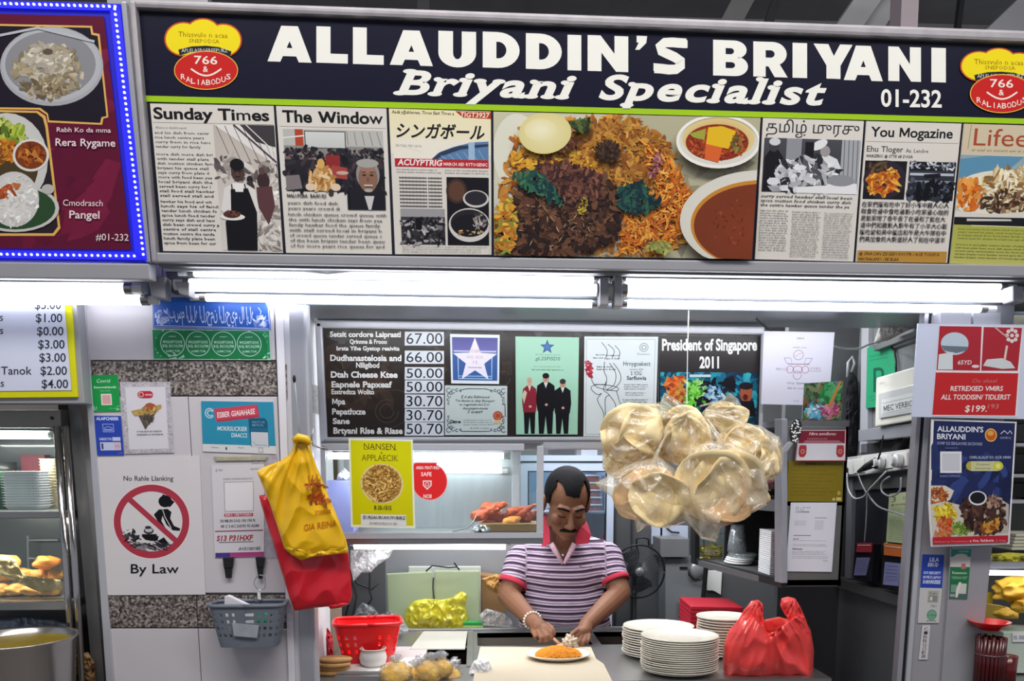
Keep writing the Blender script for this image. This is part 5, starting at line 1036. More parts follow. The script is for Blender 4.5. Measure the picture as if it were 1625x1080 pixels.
for k, (x, y) in enumerate([(722, 1052), (668, 1046)]):
    tag(MB().blob(P(x, y, 2.70), (.018, .016, .016), .5, 16, 3, 20+k).build('bag_knot', CLR, smooth=True), ['crumpled clear plastic twist beside the dark well', 'crumpled clear plastic twist above the buns'][k], 'plastic')
crumple([(742, 1076), (746, 1060), (752, 1048), (764, 1044), (776, 1048), (782, 1062), (789, 1078)], 2.62, 'crumpled white tissue bag at the corner of the beige sheet', .03, 13, mat('tissue', '#dfe0e4', .6, 0, .05, 20, .5, 60), 'tissue_bag', 'bag', .02)
# white lid over the well
lid = MB(); lid.prism([PZ(672, 1003, Z+.01), PZ(742, 1003, Z+.01), PZ(738, 1031, Z+.01), PZ(650, 1031, Z+.01)], (0, 0, .006)); tag(lid.build('container_lid', mat('milky_lid', '#b3b0a8', .45, 0, .06, 12, .2, 20), bevel=.003), 'milky white flat lid over the rear food well', 'lid')
# beige serving sheet
sh = MB(); sh.prism([PZ(762, 1029, Z+.004), PZ(938, 1029, Z+.004), PZ(946, 1048, Z+.004), PZ(958, 1056, Z+.004), PZ(985, 1110, Z+.004), PZ(745, 1110, Z+.004), PZ(757, 1050, Z+.004)], (0, 0, .008)); tag(sh.build('serving_sheet', mat('beige_paper_board', '#c4b8a2', .6, 0, .05, 5, .1, 8), bevel=.002), 'large beige board that the rice plate stands on', 'board')
# plate of biryani
PLM = mat('cream_melamine', '#e2ddcf', .28, 0, .03, 10, coat=.35)
def plate_prof(r, h): return [(0, .003), (r*.55, .003), (r*.66, .005), (r*.96, h*.86), (r, h), (r*1.0, h-.003), (r*.97, h-.005), (r*.66, .0), (0, 0)]
c = PZ(886, 1044, Z+.012); pc_ = (c.x, c.y, Z+.012)
t = thing('rice_plate', 'oval cream plate in front of the cook', 'plate', pc_); MB().lathe(plate_prof(.112, .020), pc_, 56, sy=.80).build('dish', PLM, t, smooth=True)
rm = MB(); rnd = random.Random(5)
riceD = mat('dark_orange_rice', '#bd6a12', .6, 0, .4, 90, .6, 120); riceM = mat('orange_rice', '#f0a432', .5, 0, .22, 300, sss=.08)
rb = MB().blob((c.x, c.y, Z+.022), (.078, .060, .028), .12, 10, 3, 2)  .build('rice_mound', riceD, None, smooth=True); tag(rb, 'mound of orange biryani rice on the cream plate', 'rice', kind='stuff')
for k in range(3600):
    a = rnd.uniform(0, 6.283); q = math.sqrt(rnd.random()); x = .079*q*math.cos(a); y = .061*q*math.sin(a); z = .028*math.sqrt(max(0, 1-q*q))*(1+.25*noise.noise(Vector((x*40, y*40, 0))))+.0225
    d = Vector((rnd.uniform(-1, 1), rnd.uniform(-1, 1), rnd.uniform(-.5, .5))).normalized()*.0050; p0 = Vector((c.x+x, c.y+y, Z+z)); w = d.orthogonal().normalized()*.0014; v = d.cross(w).normalized()*.0014
    rm.add([p0-d, p0+w, p0+v, p0-w, p0-v, p0+d], [(0, 1, 2), (0, 2, 3), (0, 3, 4), (0, 4, 1), (5, 2, 1), (5, 3, 2), (5, 4, 3), (5, 1, 4)])
tag(rm.build('rice_grains', riceM), 'loose grains over the biryani mound', 'rice', kind='stuff')
# stacks of oval plates: every plate a thing
p0_ = None; pcount = 0
ORD = ['topmost', 'second', 'third', 'fourth', 'fifth', 'sixth', 'seventh', 'eighth', 'ninth', 'tenth', 'eleventh', 'twelfth', 'thirteenth', 'fourteenth', 'fifteenth', 'sixteenth', 'seventeenth', 'eighteenth', 'nineteenth', 'twentieth', 'twenty-first', 'twenty-second', 'twenty-third', 'twenty-fourth', 'twenty-fifth', 'twenty-sixth', 'twenty-seventh', 'twenty-eighth', 'twenty-ninth', 'thirtieth']
def ordl(k, what, of): return ('%s, topmost %s' if k == 0 else '%s, '+ORD[k]+' from the top %s') % (what, of)
def stack(cx, cy, n, r, sy, zt, lb, grp, seed=0):
    global p0_
    rnd = random.Random(seed); gap = (zt-.016-Z)/(n-1)
    for k in range(n):
        z = Z+gap*k; loc = (cx+rnd.uniform(-.0025, .0025), cy+rnd.uniform(-.002, .002), z); L = ordl(n-1-k, 'cream oval plate', lb)
        if p0_ is None:
            p0_ = thing('dinner_plate', L, 'plate', loc, grp); MB().lathe(plate_prof(.118, .016), loc, 64, sy=sy).build('dish', PLM, p0_, smooth=True)
            q = MB().lathe([(.060, .0034), (.062, .0044), (.064, .0034)], loc, 48, sy=sy).build('foot_ring', PLM, p0_, smooth=True)
        else: dup(p0_, loc, L, grp, rot=(0, 0, rnd.uniform(-.05, .05)), scale=(r/.118, r/.118, 1))
q = P(1079, 1006, 2.60); stack(q.x, q.y, 17, .126, .9, q.z, 'of the front stack beside the red carrier bag', 'cream plates in the front stack', 1)
q = P(1044, 991, 2.84); stack(q.x, q.y, 12, .125, .9, q.z, 'of the stack nearest the cook', 'cream plates in the stack nearest the cook', 2)
q = P(1150, 976, 2.84); stack(q.x, q.y, 14, .098, .9, q.z, 'of the small stack before the red trays', 'cream plates in the rear small stack', 3)
# the block the stacks stand on follows the counter
# red nested trays behind the plates
rtm = mat('deep_red_plastic', '#b0152c', .35, 0, .05, 10)
for k in range(9):
    z = Z+.0165*k; a = X_(1098, 3.02)
    f = MB(); f.prism([(a, 3.02, z), (a+.19, 2.98, z), (a+.20, 3.20, z), (a+.012, 3.24, z)], (0, 0, .0155)); tag(f.build('red_tray', rtm, bevel=.004), ordl(8-k, 'red plastic tray', 'of the pile behind the plates'), 'tray', 'red trays behind the plates')
# stand under the rear stacks so that nothing floats
# ------------------------------------------------------------------ red carrier bag on the counter
t = thing('red_carrier_bag', 'bright red plastic carrier bag with two upright handles beside the plates', 'bag', P(1220, 1079, 2.60))
cbm2 = mat('glossy_red_bag', '#ee4a48', .25, 0, .10, 8, .35, 24, coat=.25, sss=.2)
PB = FP(2.60)
body = Pillow([(1150, 1079), (1146, 1058), (1148, 1025), (1155, 1002), (1170, 984), (1190, 968), (1204, 988), (1218, 1003), (1240, 1006), (1256, 1000), (1262, 975), (1272, 972), (1287, 1000), (1292, 1032), (1290, 1079)], PB, .085, wr=.028, fr=.028, seed=3, hook=(1215, 930), na=200, nr=40, p=4, back=.9)
body.mb().build('bag_body', cbm2, t, smooth=True)
for q in ([(1168, 990), (1180, 968), (1192, 953), (1203, 951), (1211, 958), (1211, 975), (1214, 998), (1222, 1010), (1200, 1004), (1190, 1004)], [(1238, 960), (1240, 949), (1250, 946), (1262, 949), (1270, 962), (1280, 985), (1285, 1010), (1262, 1004), (1256, 990), (1244, 972)]):
    Pillow(q, PB, .022, wr=.018, fr=.07, seed=4, hook=(q[3][0], q[3][1]), off0=.03, na=90, nr=16, p=2.4).mb().build('handle', cbm2, t, smooth=True)
Pillow([(1212, 983), (1236, 978), (1258, 984), (1262, 1004), (1240, 1007), (1216, 1004)], PB, .01, wr=.006, fr=.05, seed=5, off0=-.05, na=60, nr=8).mb().build('back_panel', mat('inner_red_bag', '#c8443e', .4), t, smooth=True)
MB().tube([PB(1224, 1004, .02), PB(1240, 1003, .03), PB(1258, 1004, .02)], .003, 6).build('rim_fold', mat('pale_red', '#ef8a7a', .4), t, smooth=True)
# ------------------------------------------------------------------ carrier bags hanging at the pillar
hk = thing('wire_hook', 'bent wire hook on the pillar post above the yellow bag', 'hook', P(484, 700, 2.44))
MB().tube([P(x, y, 2.44) for x, y in [(468, 606), (471, 640), (474, 665), (476, 695)]], .0018, 6).build('cord', M['wcable'], hk, smooth=True)
MB().blob(P(467, 601, 2.44), (.005, .004, .012), sub=2).build('cord_tip', M['cable'], hk, smooth=True)
MB().tube([P(x, y, 2.43) for x, y in [(498, 678), (494, 695), (497, 706), (508, 710), (521, 712)]], .0024, 6).build('wire', M['steel'], hk, smooth=True)
YB = mat('yellow_bag_plastic', '#f2bd0c', .25, 0, .08, 7, .4, 22, coat=.35, sss=.12); RB = mat('red_bag_plastic', '#d01c2c', .28, 0, .08, 7, .35, 20, coat=.3, sss=.12)
PH = FP(2.40)
t = thing('red_bag_bundle', 'bundle of folded red carrier bags hanging below the yellow ones', 'bag', P(495, 968, 2.40))
Pillow([(410, 786), (420, 784), (440, 800), (470, 850), (552, 868), (556, 905), (559, 945), (554, 958), (538, 963), (520, 962), (500, 964), (468, 969), (460, 950)], PH, .018, c=(492, 905), wr=.012, fr=.03, seed=12, hook=(470, 690), p=5, off0=-.02, na=200).mb().build('folded_bags', RB, t, smooth=True)
Pillow([(520, 960), (545, 955), (556, 957), (540, 964), (524, 966)], PH, .01, wr=.003, seed=13, off0=-.012, na=60, nr=8).mb().build('rolled_hem', RB, t, smooth=True)
t = thing('yellow_bag_bundle', 'bundle of folded yellow carrier bags with red print hung on the pillar hook', 'bag', P(480, 888, 2.38))
yp = Pillow([(468, 694), (474, 690), (486, 692), (492, 700), (496, 722), (506, 748), (521, 785), (538, 825), (550, 858), (553, 874), (549, 878), (530, 876), (500, 882), (478, 889), (463, 880), (451, 870), (440, 835), (425, 790), (407, 748), (420, 740), (445, 731), (460, 720), (466, 708)], PH, .018, c=(487, 805), wr=.016, fr=.028, seed=9, hook=(478, 692), p=5, off0=.014, na=220, nr=44)
yp.mb().build('folded_bags', YB, t, smooth=True)
gk = MB(); gk.tube([PH(x, y, .04) for x, y in [(466, 700), (474, 694), (486, 697), (492, 704)]], [.009, .013, .012, .009], 9); gk.build('gathered_neck', YB, t, smooth=True)
Pillow([(452, 866), (480, 880), (520, 870), (552, 868), (551, 877), (500, 883), (480, 888), (462, 880)], PH, .012, c=(505, 876), wr=.008, fr=.1, seed=15, off0=.022, na=80, nr=10).mb().build('hem', YB, t, smooth=True)
c = Print(PH, .0022); c.hf = yp.h
OR = '#c4741a'
c.blobs(PG([(486, 770), (500, 755), (518, 770), (524, 800), (508, 802), (490, 795)]), [OR, '#b8601c', '#d08a1c', '#a8501c'], 70, 3.4, 120, 1.5); c.blobs(E(503, 790, 14, 6, .2), ['#a8441c', '#b8541c'], 30, 3, 121)
for i in range(3): c.line([(492+i*5, 772), (489+i*7, 754-i)], 1.8, OR)
c.text('STONER', 500, 816, 6, OR, w=26, off=.01, slope=-.1); c.text('GIA REINA', 482, 842, 10, OR, w=52, off=.008, slope=-.15); c.build('print', t)
# ------------------------------------------------------------------ clips and wall basket on the pillar
def clipobj(x0, y0, x1, y1, lb):
    t = thing('black_clip', lb, 'clip', PF((x0+x1)/2, y1)); slab(PF, [(x0, y0), (x1, y0), (x1-2, y0+16), (x0+2, y0+16)], .012, .014).build('clip_body', M['blackgloss'], t, bevel=.002)
    slab(PF, [(x0+2, y0+14), (x1-3, y0+14), (x1-4, y1), (x0+5, y1)], .008, .012).build('clip_tongue', M['black'], t, bevel=.002); return t
clipobj(353, 885, 371, 917, 'stubby black clip under the payment sheet'); t = clipobj(405, 884, 420, 918, 'black clip with wire ring and tag under the sleeve')
rg = MB(); rg.tube([PF(413+9*math.sin(a)*(1+.1*math.sin(3*a)), 924-12*math.cos(a), .018) for a in np.linspace(0, 6.28, 24)], .0011, 5); rg.build('wire_ring', M['steel'], t); slab(PF, [(408, 937), (413, 936), (414, 952), (409, 950)], .002, .014).build('tag', M['lens'], t)
GB = mat('slate_grey_plastic', '#6d7480', .45, 0, .06, 12)
a = PF(398, 1022, .055); basket('wall_basket', 'slate grey plastic basket fixed to the pillar holding papers', (a.x, a.y, a.z), .215, .105, .165, .075, .125, GB, nx=60, nz=12, holes=lambda i, j: i % 2 == 1 and j in (3, 5, 7, 9))
slab(PF, [(368, 988), (411, 992), (408, 1012), (371, 1009)], .002, .105).build('label_holder', mat('clear_label', '#9aa0a8', .25, 0, .2, 40), bpy.data.objects['wall_basket'], bevel=.001)
t = thing('folded_papers', 'folded white papers with a green corner in the grey wall basket', 'papers', PF(385, 995, .05))
pm = MB(); pm.prism([PF(356, 946, .06), PF(362, 944, .06), PF(400, 962, .06), (PF(426, 980, .06)), PF(424, 1010, .05), PF(354, 1008, .05)], (0, .018, 0)); pm.build('sheet', M['paper'], t, bevel=.003)
pm = MB(); pm.prism([PF(404, 964, .064), PF(427, 976, .064), PF(426, 998, .06), PF(406, 992, .06)], (0, .02, 0)); pm.build('green_corner', mat('green_card', '#3aa87c', .5), t, bevel=.002)
# ------------------------------------------------------------------ the cook
SK = mat('brown_skin', '#80563f', .58, 0, .10, 25, .12, 120, sss=.12); HAIR = mat('black_hair', '#121114', .75, 0, .35, 90, .6, 260, anis=(1, .2, 1), spec=.15)
Yb = 3.44
man = thing('person', 'cook in striped polo shirt with red collar, moustache, head bowed over the rice plate', 'person', (P(895, 900, Yb).x, Yb+.03, 0))
hc = P(899, 797, 3.30); HR = Euler((math.radians(27), math.radians(2), math.radians(6))).to_matrix(); HS = 1.13
def H(x, y, z): return hc+HR @ Vector((x*HS, y*HS, z*HS))
def hblob(mb, c, r, sub=3):
    bm = bmesh.new(); bmesh.ops.create_icosphere(bm, subdivisions=sub, radius=1)
    mb.add([H(c[0]+v.co.x*r[0], c[1]+v.co.y*r[1], c[2]+v.co.z*r[2]) for v in bm.verts], [tuple(x.index for x in f.verts) for f in bm.faces]); bm.free(); return mb
def hcap(mb, a, b, ra, rb): return caps(mb, H(*a), H(*b), ra*HS, rb*HS)
b = MB()
hblob(b, (0, .012, .035), (.076, .094, .083)); hblob(b, (0, -.030, -.02), (.063, .060, .085)); hblob(b, (0, -.034, -.070), (.050, .052, .048)); hblob(b, (0, -.062, -.098), (.027, .024, .020))
for s_ in (-1, 1):
    hblob(b, (s_*.040, -.062, -.032), (.024, .024, .026)); hcap(b, (s_*.040, -.076, .020), (s_*.012, -.086, .018), .011, .012)
    hblob(b, (s_*.030, -.080, -.002), (.016, .010, .009)); hblob(b, (s_*.0125, -.102, -.040), (.009, .010, .008))
    hblob(b, (s_*.080, .010, -.012), (.010, .020, .034)); hblob(b, (s_*.083, .016, .006), (.009, .018, .016)); hblob(b, (s_*.052, -.01, -.07), (.014, .03, .03))
hcap(b, (0, -.088, .008), (0, -.112, -.034), .009, .0135); hblob(b, (0, -.090, -.066), (.022, .012, .008)); hblob(b, (0, -.086, -.077), (.019, .012, .008))
nb = P(893, 868, 3.44); caps(b, H(0, .02, -.04), nb, .062, .066); caps(b, H(0, -.012, -.07), P(893, 868, 3.40), .048, .055)
def J(x, y, Y): return P(x, y, Y)
SL, SR_ = J(828, 890, 3.42), J(962, 886, 3.42); EL, ER = J(806, 944, 3.36), J(984, 940, 3.34); WL_, WR_ = J(846, 985, 3.06), J(930, 991, 3.06)
for s0, s1 in ((SL, SR_),): caps(b, s0, s1, .06, .06)
for a, e, w in ((SL, EL, WL_), (SR_, ER, WR_)):
    caps(b, a, e, .055, .046); m1 = e.lerp(w, .3); caps(b, e, m1, .044, .044); caps(b, m1, w, .044, .029)
caps(b, J(893, 880, 3.44), J(893, 1000, 3.48), .11, .10)
pv = Vector((J(893, 1000, 3.48).x, 3.485, .84)); caps(b, J(893, 990, 3.48), pv, .11, .11)
def finger(pts, r0):
    for i in range(len(pts)-1): caps(b, pts[i], pts[i+1], r0*(1-.1*i), r0*(1-.1*(i+1)), 10)
# hand over the spoon (viewer's left)
p0 = J(856, 994, 2.99); caps(b, WL_, p0, .027, .030); caps(b, J(851, 994, 3.00), J(865, 998, 2.97), .024, .022); caps(b, J(849, 1000, 2.99), J(866, 1003, 2.96), .019, .017)
finger([J(869, 996, 2.965), J(875, 1002, 2.93), J(876, 1010, 2.925), J(872, 1014, 2.94)], .0098)
finger([J(862, 1001, 2.95), J(868, 1009, 2.925), J(868, 1015, 2.93), J(864, 1017, 2.95)], .0098)
finger([J(854, 1003, 2.955), J(859, 1011, 2.93), J(859, 1016, 2.94), J(856, 1017, 2.96)], .0093)
finger([J(846, 1002, 2.97), J(849, 1009, 2.95), J(851, 1013, 2.955)], .0082)
finger([J(868, 990, 3.0), J(877, 997, 2.96), J(879, 1006, 2.945)], .0105)
# hand steadying the wrapped scoop (viewer's right)
caps(b, WR_, J(926, 1001, 3.01), .027, .028); caps(b, J(930, 1000, 3.02), J(920, 1003, 2.99), .024, .022)
finger([J(918, 998, 2.99), J(909, 1004, 2.95), J(904, 1010, 2.93)], .0105)
finger([J(917, 1006, 2.97), J(910, 1013, 2.945), J(909, 1020, 2.94)], .0098)
finger([J(923, 1009, 2.975), J(918, 1018, 2.95), J(917, 1025, 2.945)], .0098)
finger([J(930, 1009, 2.98), J(926, 1018, 2.955), J(924, 1024, 2.95)], .0092)
finger([J(935, 1007, 2.99), J(934, 1015, 2.965), J(931, 1020, 2.96)], .0082)
V, F = remesh(b, .0032, 4, .5); o = link_mesh('body', V, F, SK, man, smooth=True)
# hair cap with receding front
bm = bmesh.new(); bmesh.ops.create_icosphere(bm, subdivisions=6, radius=1); kill = []
for v in bm.verts:
    x, y, z = v.co; x *= .0795; y = .014+y*.0985; z = .037+z*.0875
    f = .012*noise.noise(Vector((x*60, y*60, z*60)))
    ax = abs(x)
    if y < -.02:
        hl = .062 if ax < .022 else .062+.034*min(1, (ax-.022)/.014) if ax < .05 else .096-(ax-.05)*2.6
        if ax > .068: hl = .004
    elif y < .03: hl = .02-(.03-y)*.2 if ax > .066 else .01
    else: hl = -.045
    if z < hl+f*.6: kill.append(v)
    else: v.co = H(x*(1+f*.4), y, z*(1+f*.4))
bmesh.ops.delete(bm, geom=kill, context='VERTS')
V = [v.co.copy() for v in bm.verts]; bm.verts.index_update(); F = [tuple(x.index for x in f.verts) for f in bm.faces]; bm.free()
o = link_mesh('hair', V, F, HAIR, man, smooth=True); sm = o.modifiers.new('s', 'SOLIDIFY'); sm.thickness = .004; sm.offset = 0
ms = MB()
for s_ in (-1, 1):
    hcap(ms, (0, -.1045, -.053), (s_*.016, -.101, -.054), .0075, .0078); hcap(ms, (s_*.016, -.101, -.054), (s_*.029, -.090, -.063), .0078, .004)
ms.build('moustache', HAIR, man, smooth=True)
eb = MB()
for s_ in (-1, 1): hcap(eb, (s_*.013, -.1005, .022), (s_*.030, -.0965, .027), .0040, .0045); hcap(eb, (s_*.030, -.0965, .027), (s_*.048, -.083, .022), .0045, .003)
eb.build('eyebrow', HAIR, man, smooth=True)
el = MB()
for s_ in (-1, 1): el.tube([H(s_*.017, -.0885, -.0075), H(s_*.025, -.0915, -.0095), H(s_*.034, -.0905, -.009), H(s_*.043, -.084, -.0055)], [.001, .0018, .0018, .001], 6)
el.build('eyelashes', HAIR, man, smooth=True)
# polo shirt
s = MB()
def ellb(mb, c, r): return mb.blob(c, r, sub=4)
ellb(s, J(894, 905, 3.43), (.205, .125, .15)); ellb(s, J(895, 950, 3.44), (.195, .125, .17)); ellb(s, J(896, 995, 3.465), (.200, .118, .16)); ellb(s, J(897, 1025, 3.475), (.205, .118, .12))
caps(s, J(870, 868, 3.43), SL, .055, .072); caps(s, J(918, 866, 3.43), SR_, .055, .072); caps(s, J(893, 870, 3.45), J(893, 900, 3.43), .075, .12)
CL, CR_ = SL.lerp(EL, .62), SR_.lerp(ER, .62)
caps(s, SL, CL, .070, .058); caps(s, SR_, CR_, .070, .058)
V, F = remesh(s, .007, 6, .5)
V = np.array(V)
# open the sleeve ends, hem, neck and front placket
nC = [((CL+(EL-SL).normalized()*.01), (EL-SL).normalized()), ((CR_+(ER-SR_).normalized()*.01), (ER-SR_).normalized())]
dele = np.zeros(len(V), bool)
for c_, n_ in nC:
    d = (V-np.array(c_)) @ np.array(n_); dist = np.linalg.norm(V-np.array(c_), axis=1); ax_ = np.linalg.norm(V-np.array(c_)-np.outer(d, np.array(n_)), axis=1); dele |= (d > 0) & (ax_ < .085) & (d < .1) & (np.abs(V[:, 0]-J(895, 900, 3.42).x) > .168)
zb = J(893, 1035, 3.42).z; dele |= V[:, 2] < zb
nk = np.array(J(893, 858, 3.40)); dn = np.linalg.norm((V-nk)*np.array([1, 1, .9]), axis=1); dele |= dn < .070
vt = J(897, 868, 3.3); vb = J(894, 893, 3.3)
f_ = (vt.z-V[:, 2])/(vt.z-vb.z); wv = .040*(1-np.clip(f_, 0, 1)); dele |= (np.abs(V[:, 0]-(vt.x+(vb.x-vt.x)*f_)) < wv) & (V[:, 1] < 3.42) & (f_ > -1.5) & (f_ < 1)
keep = ~dele; idx = np.cumsum(keep)-1; F2 = [tuple(int(idx[i]) for i in f) for f in F if all(keep[i] for i in f)]; V2 = V[keep]
st = np.zeros(len(V2))
for i, v in enumerate(V2):
    st[i] = v[2]-.35*(v[0]-J(893, 900, 3.4).x)**2*(1 if v[2] < 1.2 else .3)+.006*noise.noise(Vector(v)*9)
    for s0, e0 in ((SL, EL), (SR_, ER)):
        a = np.array(s0); d = np.array((e0-s0).normalized()); t_ = (v-a) @ d; rr = np.linalg.norm(v-a-d*t_)
        side = (v[0]-a[0])*(1 if s0 is SR_ else -1)
        if side > -.012 and rr < .085 and t_ > -.06: st[i] = 1.30-t_+.15*side
shm = bpy.data.materials.new('striped_jersey'); shm.use_nodes = True; nt = shm.node_tree; bs = nt.nodes['Principled BSDF']
at = nt.nodes.new('ShaderNodeAttribute'); at.attribute_name = 'stripe'; mu = nt.nodes.new('ShaderNodeMath'); mu.operation = 'MULTIPLY'; mu.inputs[1].default_value = 34.; fr = nt.nodes.new('ShaderNodeMath'); fr.operation = 'FRACT'
nt.links.new(at.outputs['Fac'], mu.inputs[0]); nt.links.new(mu.outputs[0], fr.inputs[0]); rp = nt.nodes.new('ShaderNodeValToRGB'); rp.color_ramp.interpolation = 'CONSTANT'
e = rp.color_ramp.elements; e[0].position = 0; e[0].color = (*lin('#33233b'), 1); e[1].position = .28; e[1].color = (*lin('#d6c3d6'), 1)
for ps, cl in ((.50, '#96799a'), (.68, '#dacada'), (.86, '#7a5f7c')): k = e.new(ps); k.color = (*lin(cl), 1)
nt.links.new(fr.outputs[0], rp.inputs[0]); nt.links.new(rp.outputs[0], bs.inputs['Base Color']); bs.inputs['Roughness'].default_value = .85
nz = nt.nodes.new('ShaderNodeTexNoise'); nz.inputs['Scale'].default_value = 14; bp = nt.nodes.new('ShaderNodeBump'); bp.inputs['Strength'].default_value = .6; bp.inputs['Distance'].default_value = .02; nt.links.new(nz.outputs[0], bp.inputs['Height']); nt.links.new(bp.outputs[0], bs.inputs['Normal'])
o = link_mesh('polo_shirt', V2, F2, shm, man, smooth=True); at_ = o.data.attributes.new('stripe', 'FLOAT', 'POINT'); at_.data.foreach_set('value', st); so = o.modifiers.new('s', 'SOLIDIFY'); so.thickness = .004; so.offset = 0
RED = mat('red_knit', '#b92f45', .8, 0, .08, 40, .2, 200)
# collar: two flaps and a stand
cb_ = MB()
def flap(pts, th=.006):
    cb_.prism([J(*p_) for p_ in pts], (0, th, 0))
flap([(866, 818, 3.33), (872, 840, 3.29), (873, 858, 3.275), (867, 866, 3.275), (860, 866, 3.30), (858, 840, 3.36), (859, 822, 3.40)])
flap([(926, 818, 3.37), (934, 834, 3.33), (938, 848, 3.30), (934, 862, 3.29), (914, 864, 3.275), (914, 850, 3.28), (922, 834, 3.30)])
ring_ = []
for k in range(25):
    a = math.radians(-50+280*k/24); ring_.append((math.cos(a), math.sin(a)))
c0 = J(893, 846, 3.43); Vc = []; 
for zz, rr in ((.0, .082), (.028, .074), (.040, .070)):
    Vc += [c0+Vector((cx_*rr, cy_*rr*.9, zz+cy_*.02-.015)) for cx_, cy_ in ring_]
cb_.add(Vc, [(j*25+i, j*25+i+1, (j+1)*25+i+1, (j+1)*25+i) for j in range(2) for i in range(24)])
o = cb_.build('collar', RED, man, smooth=False); so = o.modifiers.new('s', 'SOLIDIFY'); so.thickness = .003
# placket edges
pk = MB()
for pts in ([(874, 862, 3.285), (884, 878, 3.285), (893, 894, 3.28)], [(912, 862, 3.285), (904, 878, 3.285), (895, 894, 3.28)]):
    q_ = [J(*p_) for p_ in pts]; pk.tube(q_, [.012, .010, .006], 8)
pk.build('placket', mat('pink_striped_placket', '#d9b0c0', .8, 0, .5, 130), man, smooth=True)
for c_, n_, lb in ((CL, (EL-SL).normalized(), ''), (CR_, (ER-SR_).normalized(), '')):
    u = n_.orthogonal().normalized(); w = n_.cross(u); V3 = []; F3 = []; m_ = 40
    for j, (dd, rr) in enumerate([(-.006, .061), (.014, .0605), (.016, .057), (-.004, .056)]):
        V3 += [c_+n_*dd+(u*math.cos(2*math.pi*k/m_)+w*math.sin(2*math.pi*k/m_))*rr*1.01 for k in range(m_)]
    F3 = [(j*m_+k, j*m_+(k+1) % m_, ((j+1) % 4)*m_+(k+1) % m_, ((j+1) % 4)*m_+k) for j in range(4) for k in range(m_)]
    MB().add(V3, F3).build('sleeve_cuff', RED, man, smooth=True)
pl_ = MB(); pl_.tube([J(919, 898, 3.285), J(926, 900, 3.285), (J(940, 899, 3.29))], .0018, 6); pl_.build('pocket_edge', mat('dark_purple_thread', '#5a4560', .8), man)
MB().blob(J(893, 880, 3.285), (.004, .003, .004), sub=2).build('shirt_button', M['lens'], man, smooth=True)
# bracelet
br = MB(); d = (WL_-EL).normalized(); u = d.orthogonal().normalized(); w = d.cross(u); cc = WL_-d*.01
for k in range(18): a = 2*math.pi*k/18; br.blob(cc+(u*math.cos(a)+w*math.sin(a))*.033, .0058, sub=1)
br.build('bead_bracelet', mat('pale_beads', '#e6dccf', .3, 0, .1, 20, coat=.3), man, smooth=True)
# trousers and shoes
tr = MB()
for s_ in (-1, 1):
    hp = pv+Vector((s_*.09, 0, -.02)); kn = Vector((pv.x+s_*.11, 3.44, .48)); an = Vector((pv.x+s_*.12, 3.50, .10)); caps(tr, hp, kn, .095, .065); caps(tr, kn, an, .065, .05)
caps(tr, pv+Vector((-.06, 0, .03)), pv+Vector((.06, 0, .03)), .12, .12)
V, F = remesh(tr, .012, 4); link_mesh('trousers', V, F, mat('dark_trousers', '#23242b', .8, 0, .1, 20), man, smooth=True)
for s_ in (-1, 1):
    sh = MB(); caps(sh, (pv.x+s_*.12, 3.52, .05), (pv.x+s_*.13, 3.36, .04), .048, .038); V, F = remesh(sh, .01, 3); link_mesh('shoe', V, F, M['black'], man, smooth=True)
# spoon and the wrapped scoop
t = thing('wooden_spoon', 'pinkish wooden spoon handle dipping into the orange rice', 'spoon', J(884, 1018, 2.92))
MB().tube([J(871, 1006, 2.935), J(880, 1014, 2.925), J(888, 1021, 2.92)], [.0045, .005, .006], 8).build('handle', mat('pinkish_wood', '#d9a690', .5, 0, .1, 20), t, smooth=True); MB().blob(J(890, 1023, 2.92), (.016, .018, .007), sub=2).build('bowl', MATS['pinkish_wood'], t, smooth=True)
MB().blob(J(905, 1018, 2.925), (.026, .024, .024), .35, 12, 4, 7).build('x', None); o = bpy.data.objects['x']; o.name = 'wrapped_scoop'; o.data.materials.clear(); o.data.materials.append(mat('pale_mottled_dumpling', '#cdb9a4', .35, 0, .4, 90, .8, 90, coat=.3)); o.data.polygons.foreach_set('use_smooth', [True]*len(o.data.polygons)); tag(o, 'pale mottled lump of food held over the rice by the cook', 'food')
# ------------------------------------------------------------------ hanging glass case under the menu board
dc = thing('glass_display_case', 'hanging glass case with steel edges under the menu board', 'display case', P(690, 860, 2.72))
CF = FP(2.70); CBk = 3.06
ya, yb_ = 2.70, CBk
xl, xr = P(512, 780, 2.70).x, P(862, 780, 2.70).x; zt, zb_ = P(690, 712, 2.70).z, P(690, 848, 2.70).z
MB().box((xl, ya, zb_-.032), (xr, yb_, zb_)).build('bottom_shelf', M['steel'], dc, bevel=.003)
MB().box((xl, ya-.004, zb_-.012), (xr, ya, zb_+.006)).build('front_lip', M['alulight'], dc)
MB().box((xl, ya, zt-.006), (P(832, 780, 2.7).x, ya+.03, zt+.018)).build('top_rail', M['alulight'], dc, bevel=.003)
MB().box((xl, ya, zt+.018), (xr, yb_, zt+.024)).build('top_panel', M['steel2'], dc)
for x0, w, y0 in ((P(852, 780, 2.7).x, .022, ya), (xl-.004, .016, ya), (xl, .014, yb_-.015), (P(812, 780, 3.06).x, .03, yb_-.02)):
    MB().box((x0, y0, zb_), (x0+w, y0+.016, zt+.01)).build('corner_post', M['alulight'], dc, bevel=.002)
MB().box((xl, yb_-.004, zb_), (P(812, 780, 3.06).x, yb_, zt)).build('back_panel', mat('brushed_back_panel', '#a9adb2', .28, .5, .12, 8, .05, 30, anis=(6, 1, .6)), dc)
MB().box((xl+.01, ya+.002, zb_), (xr-.02, ya+.006, zt)).build('front_glass', M['glass'], dc)
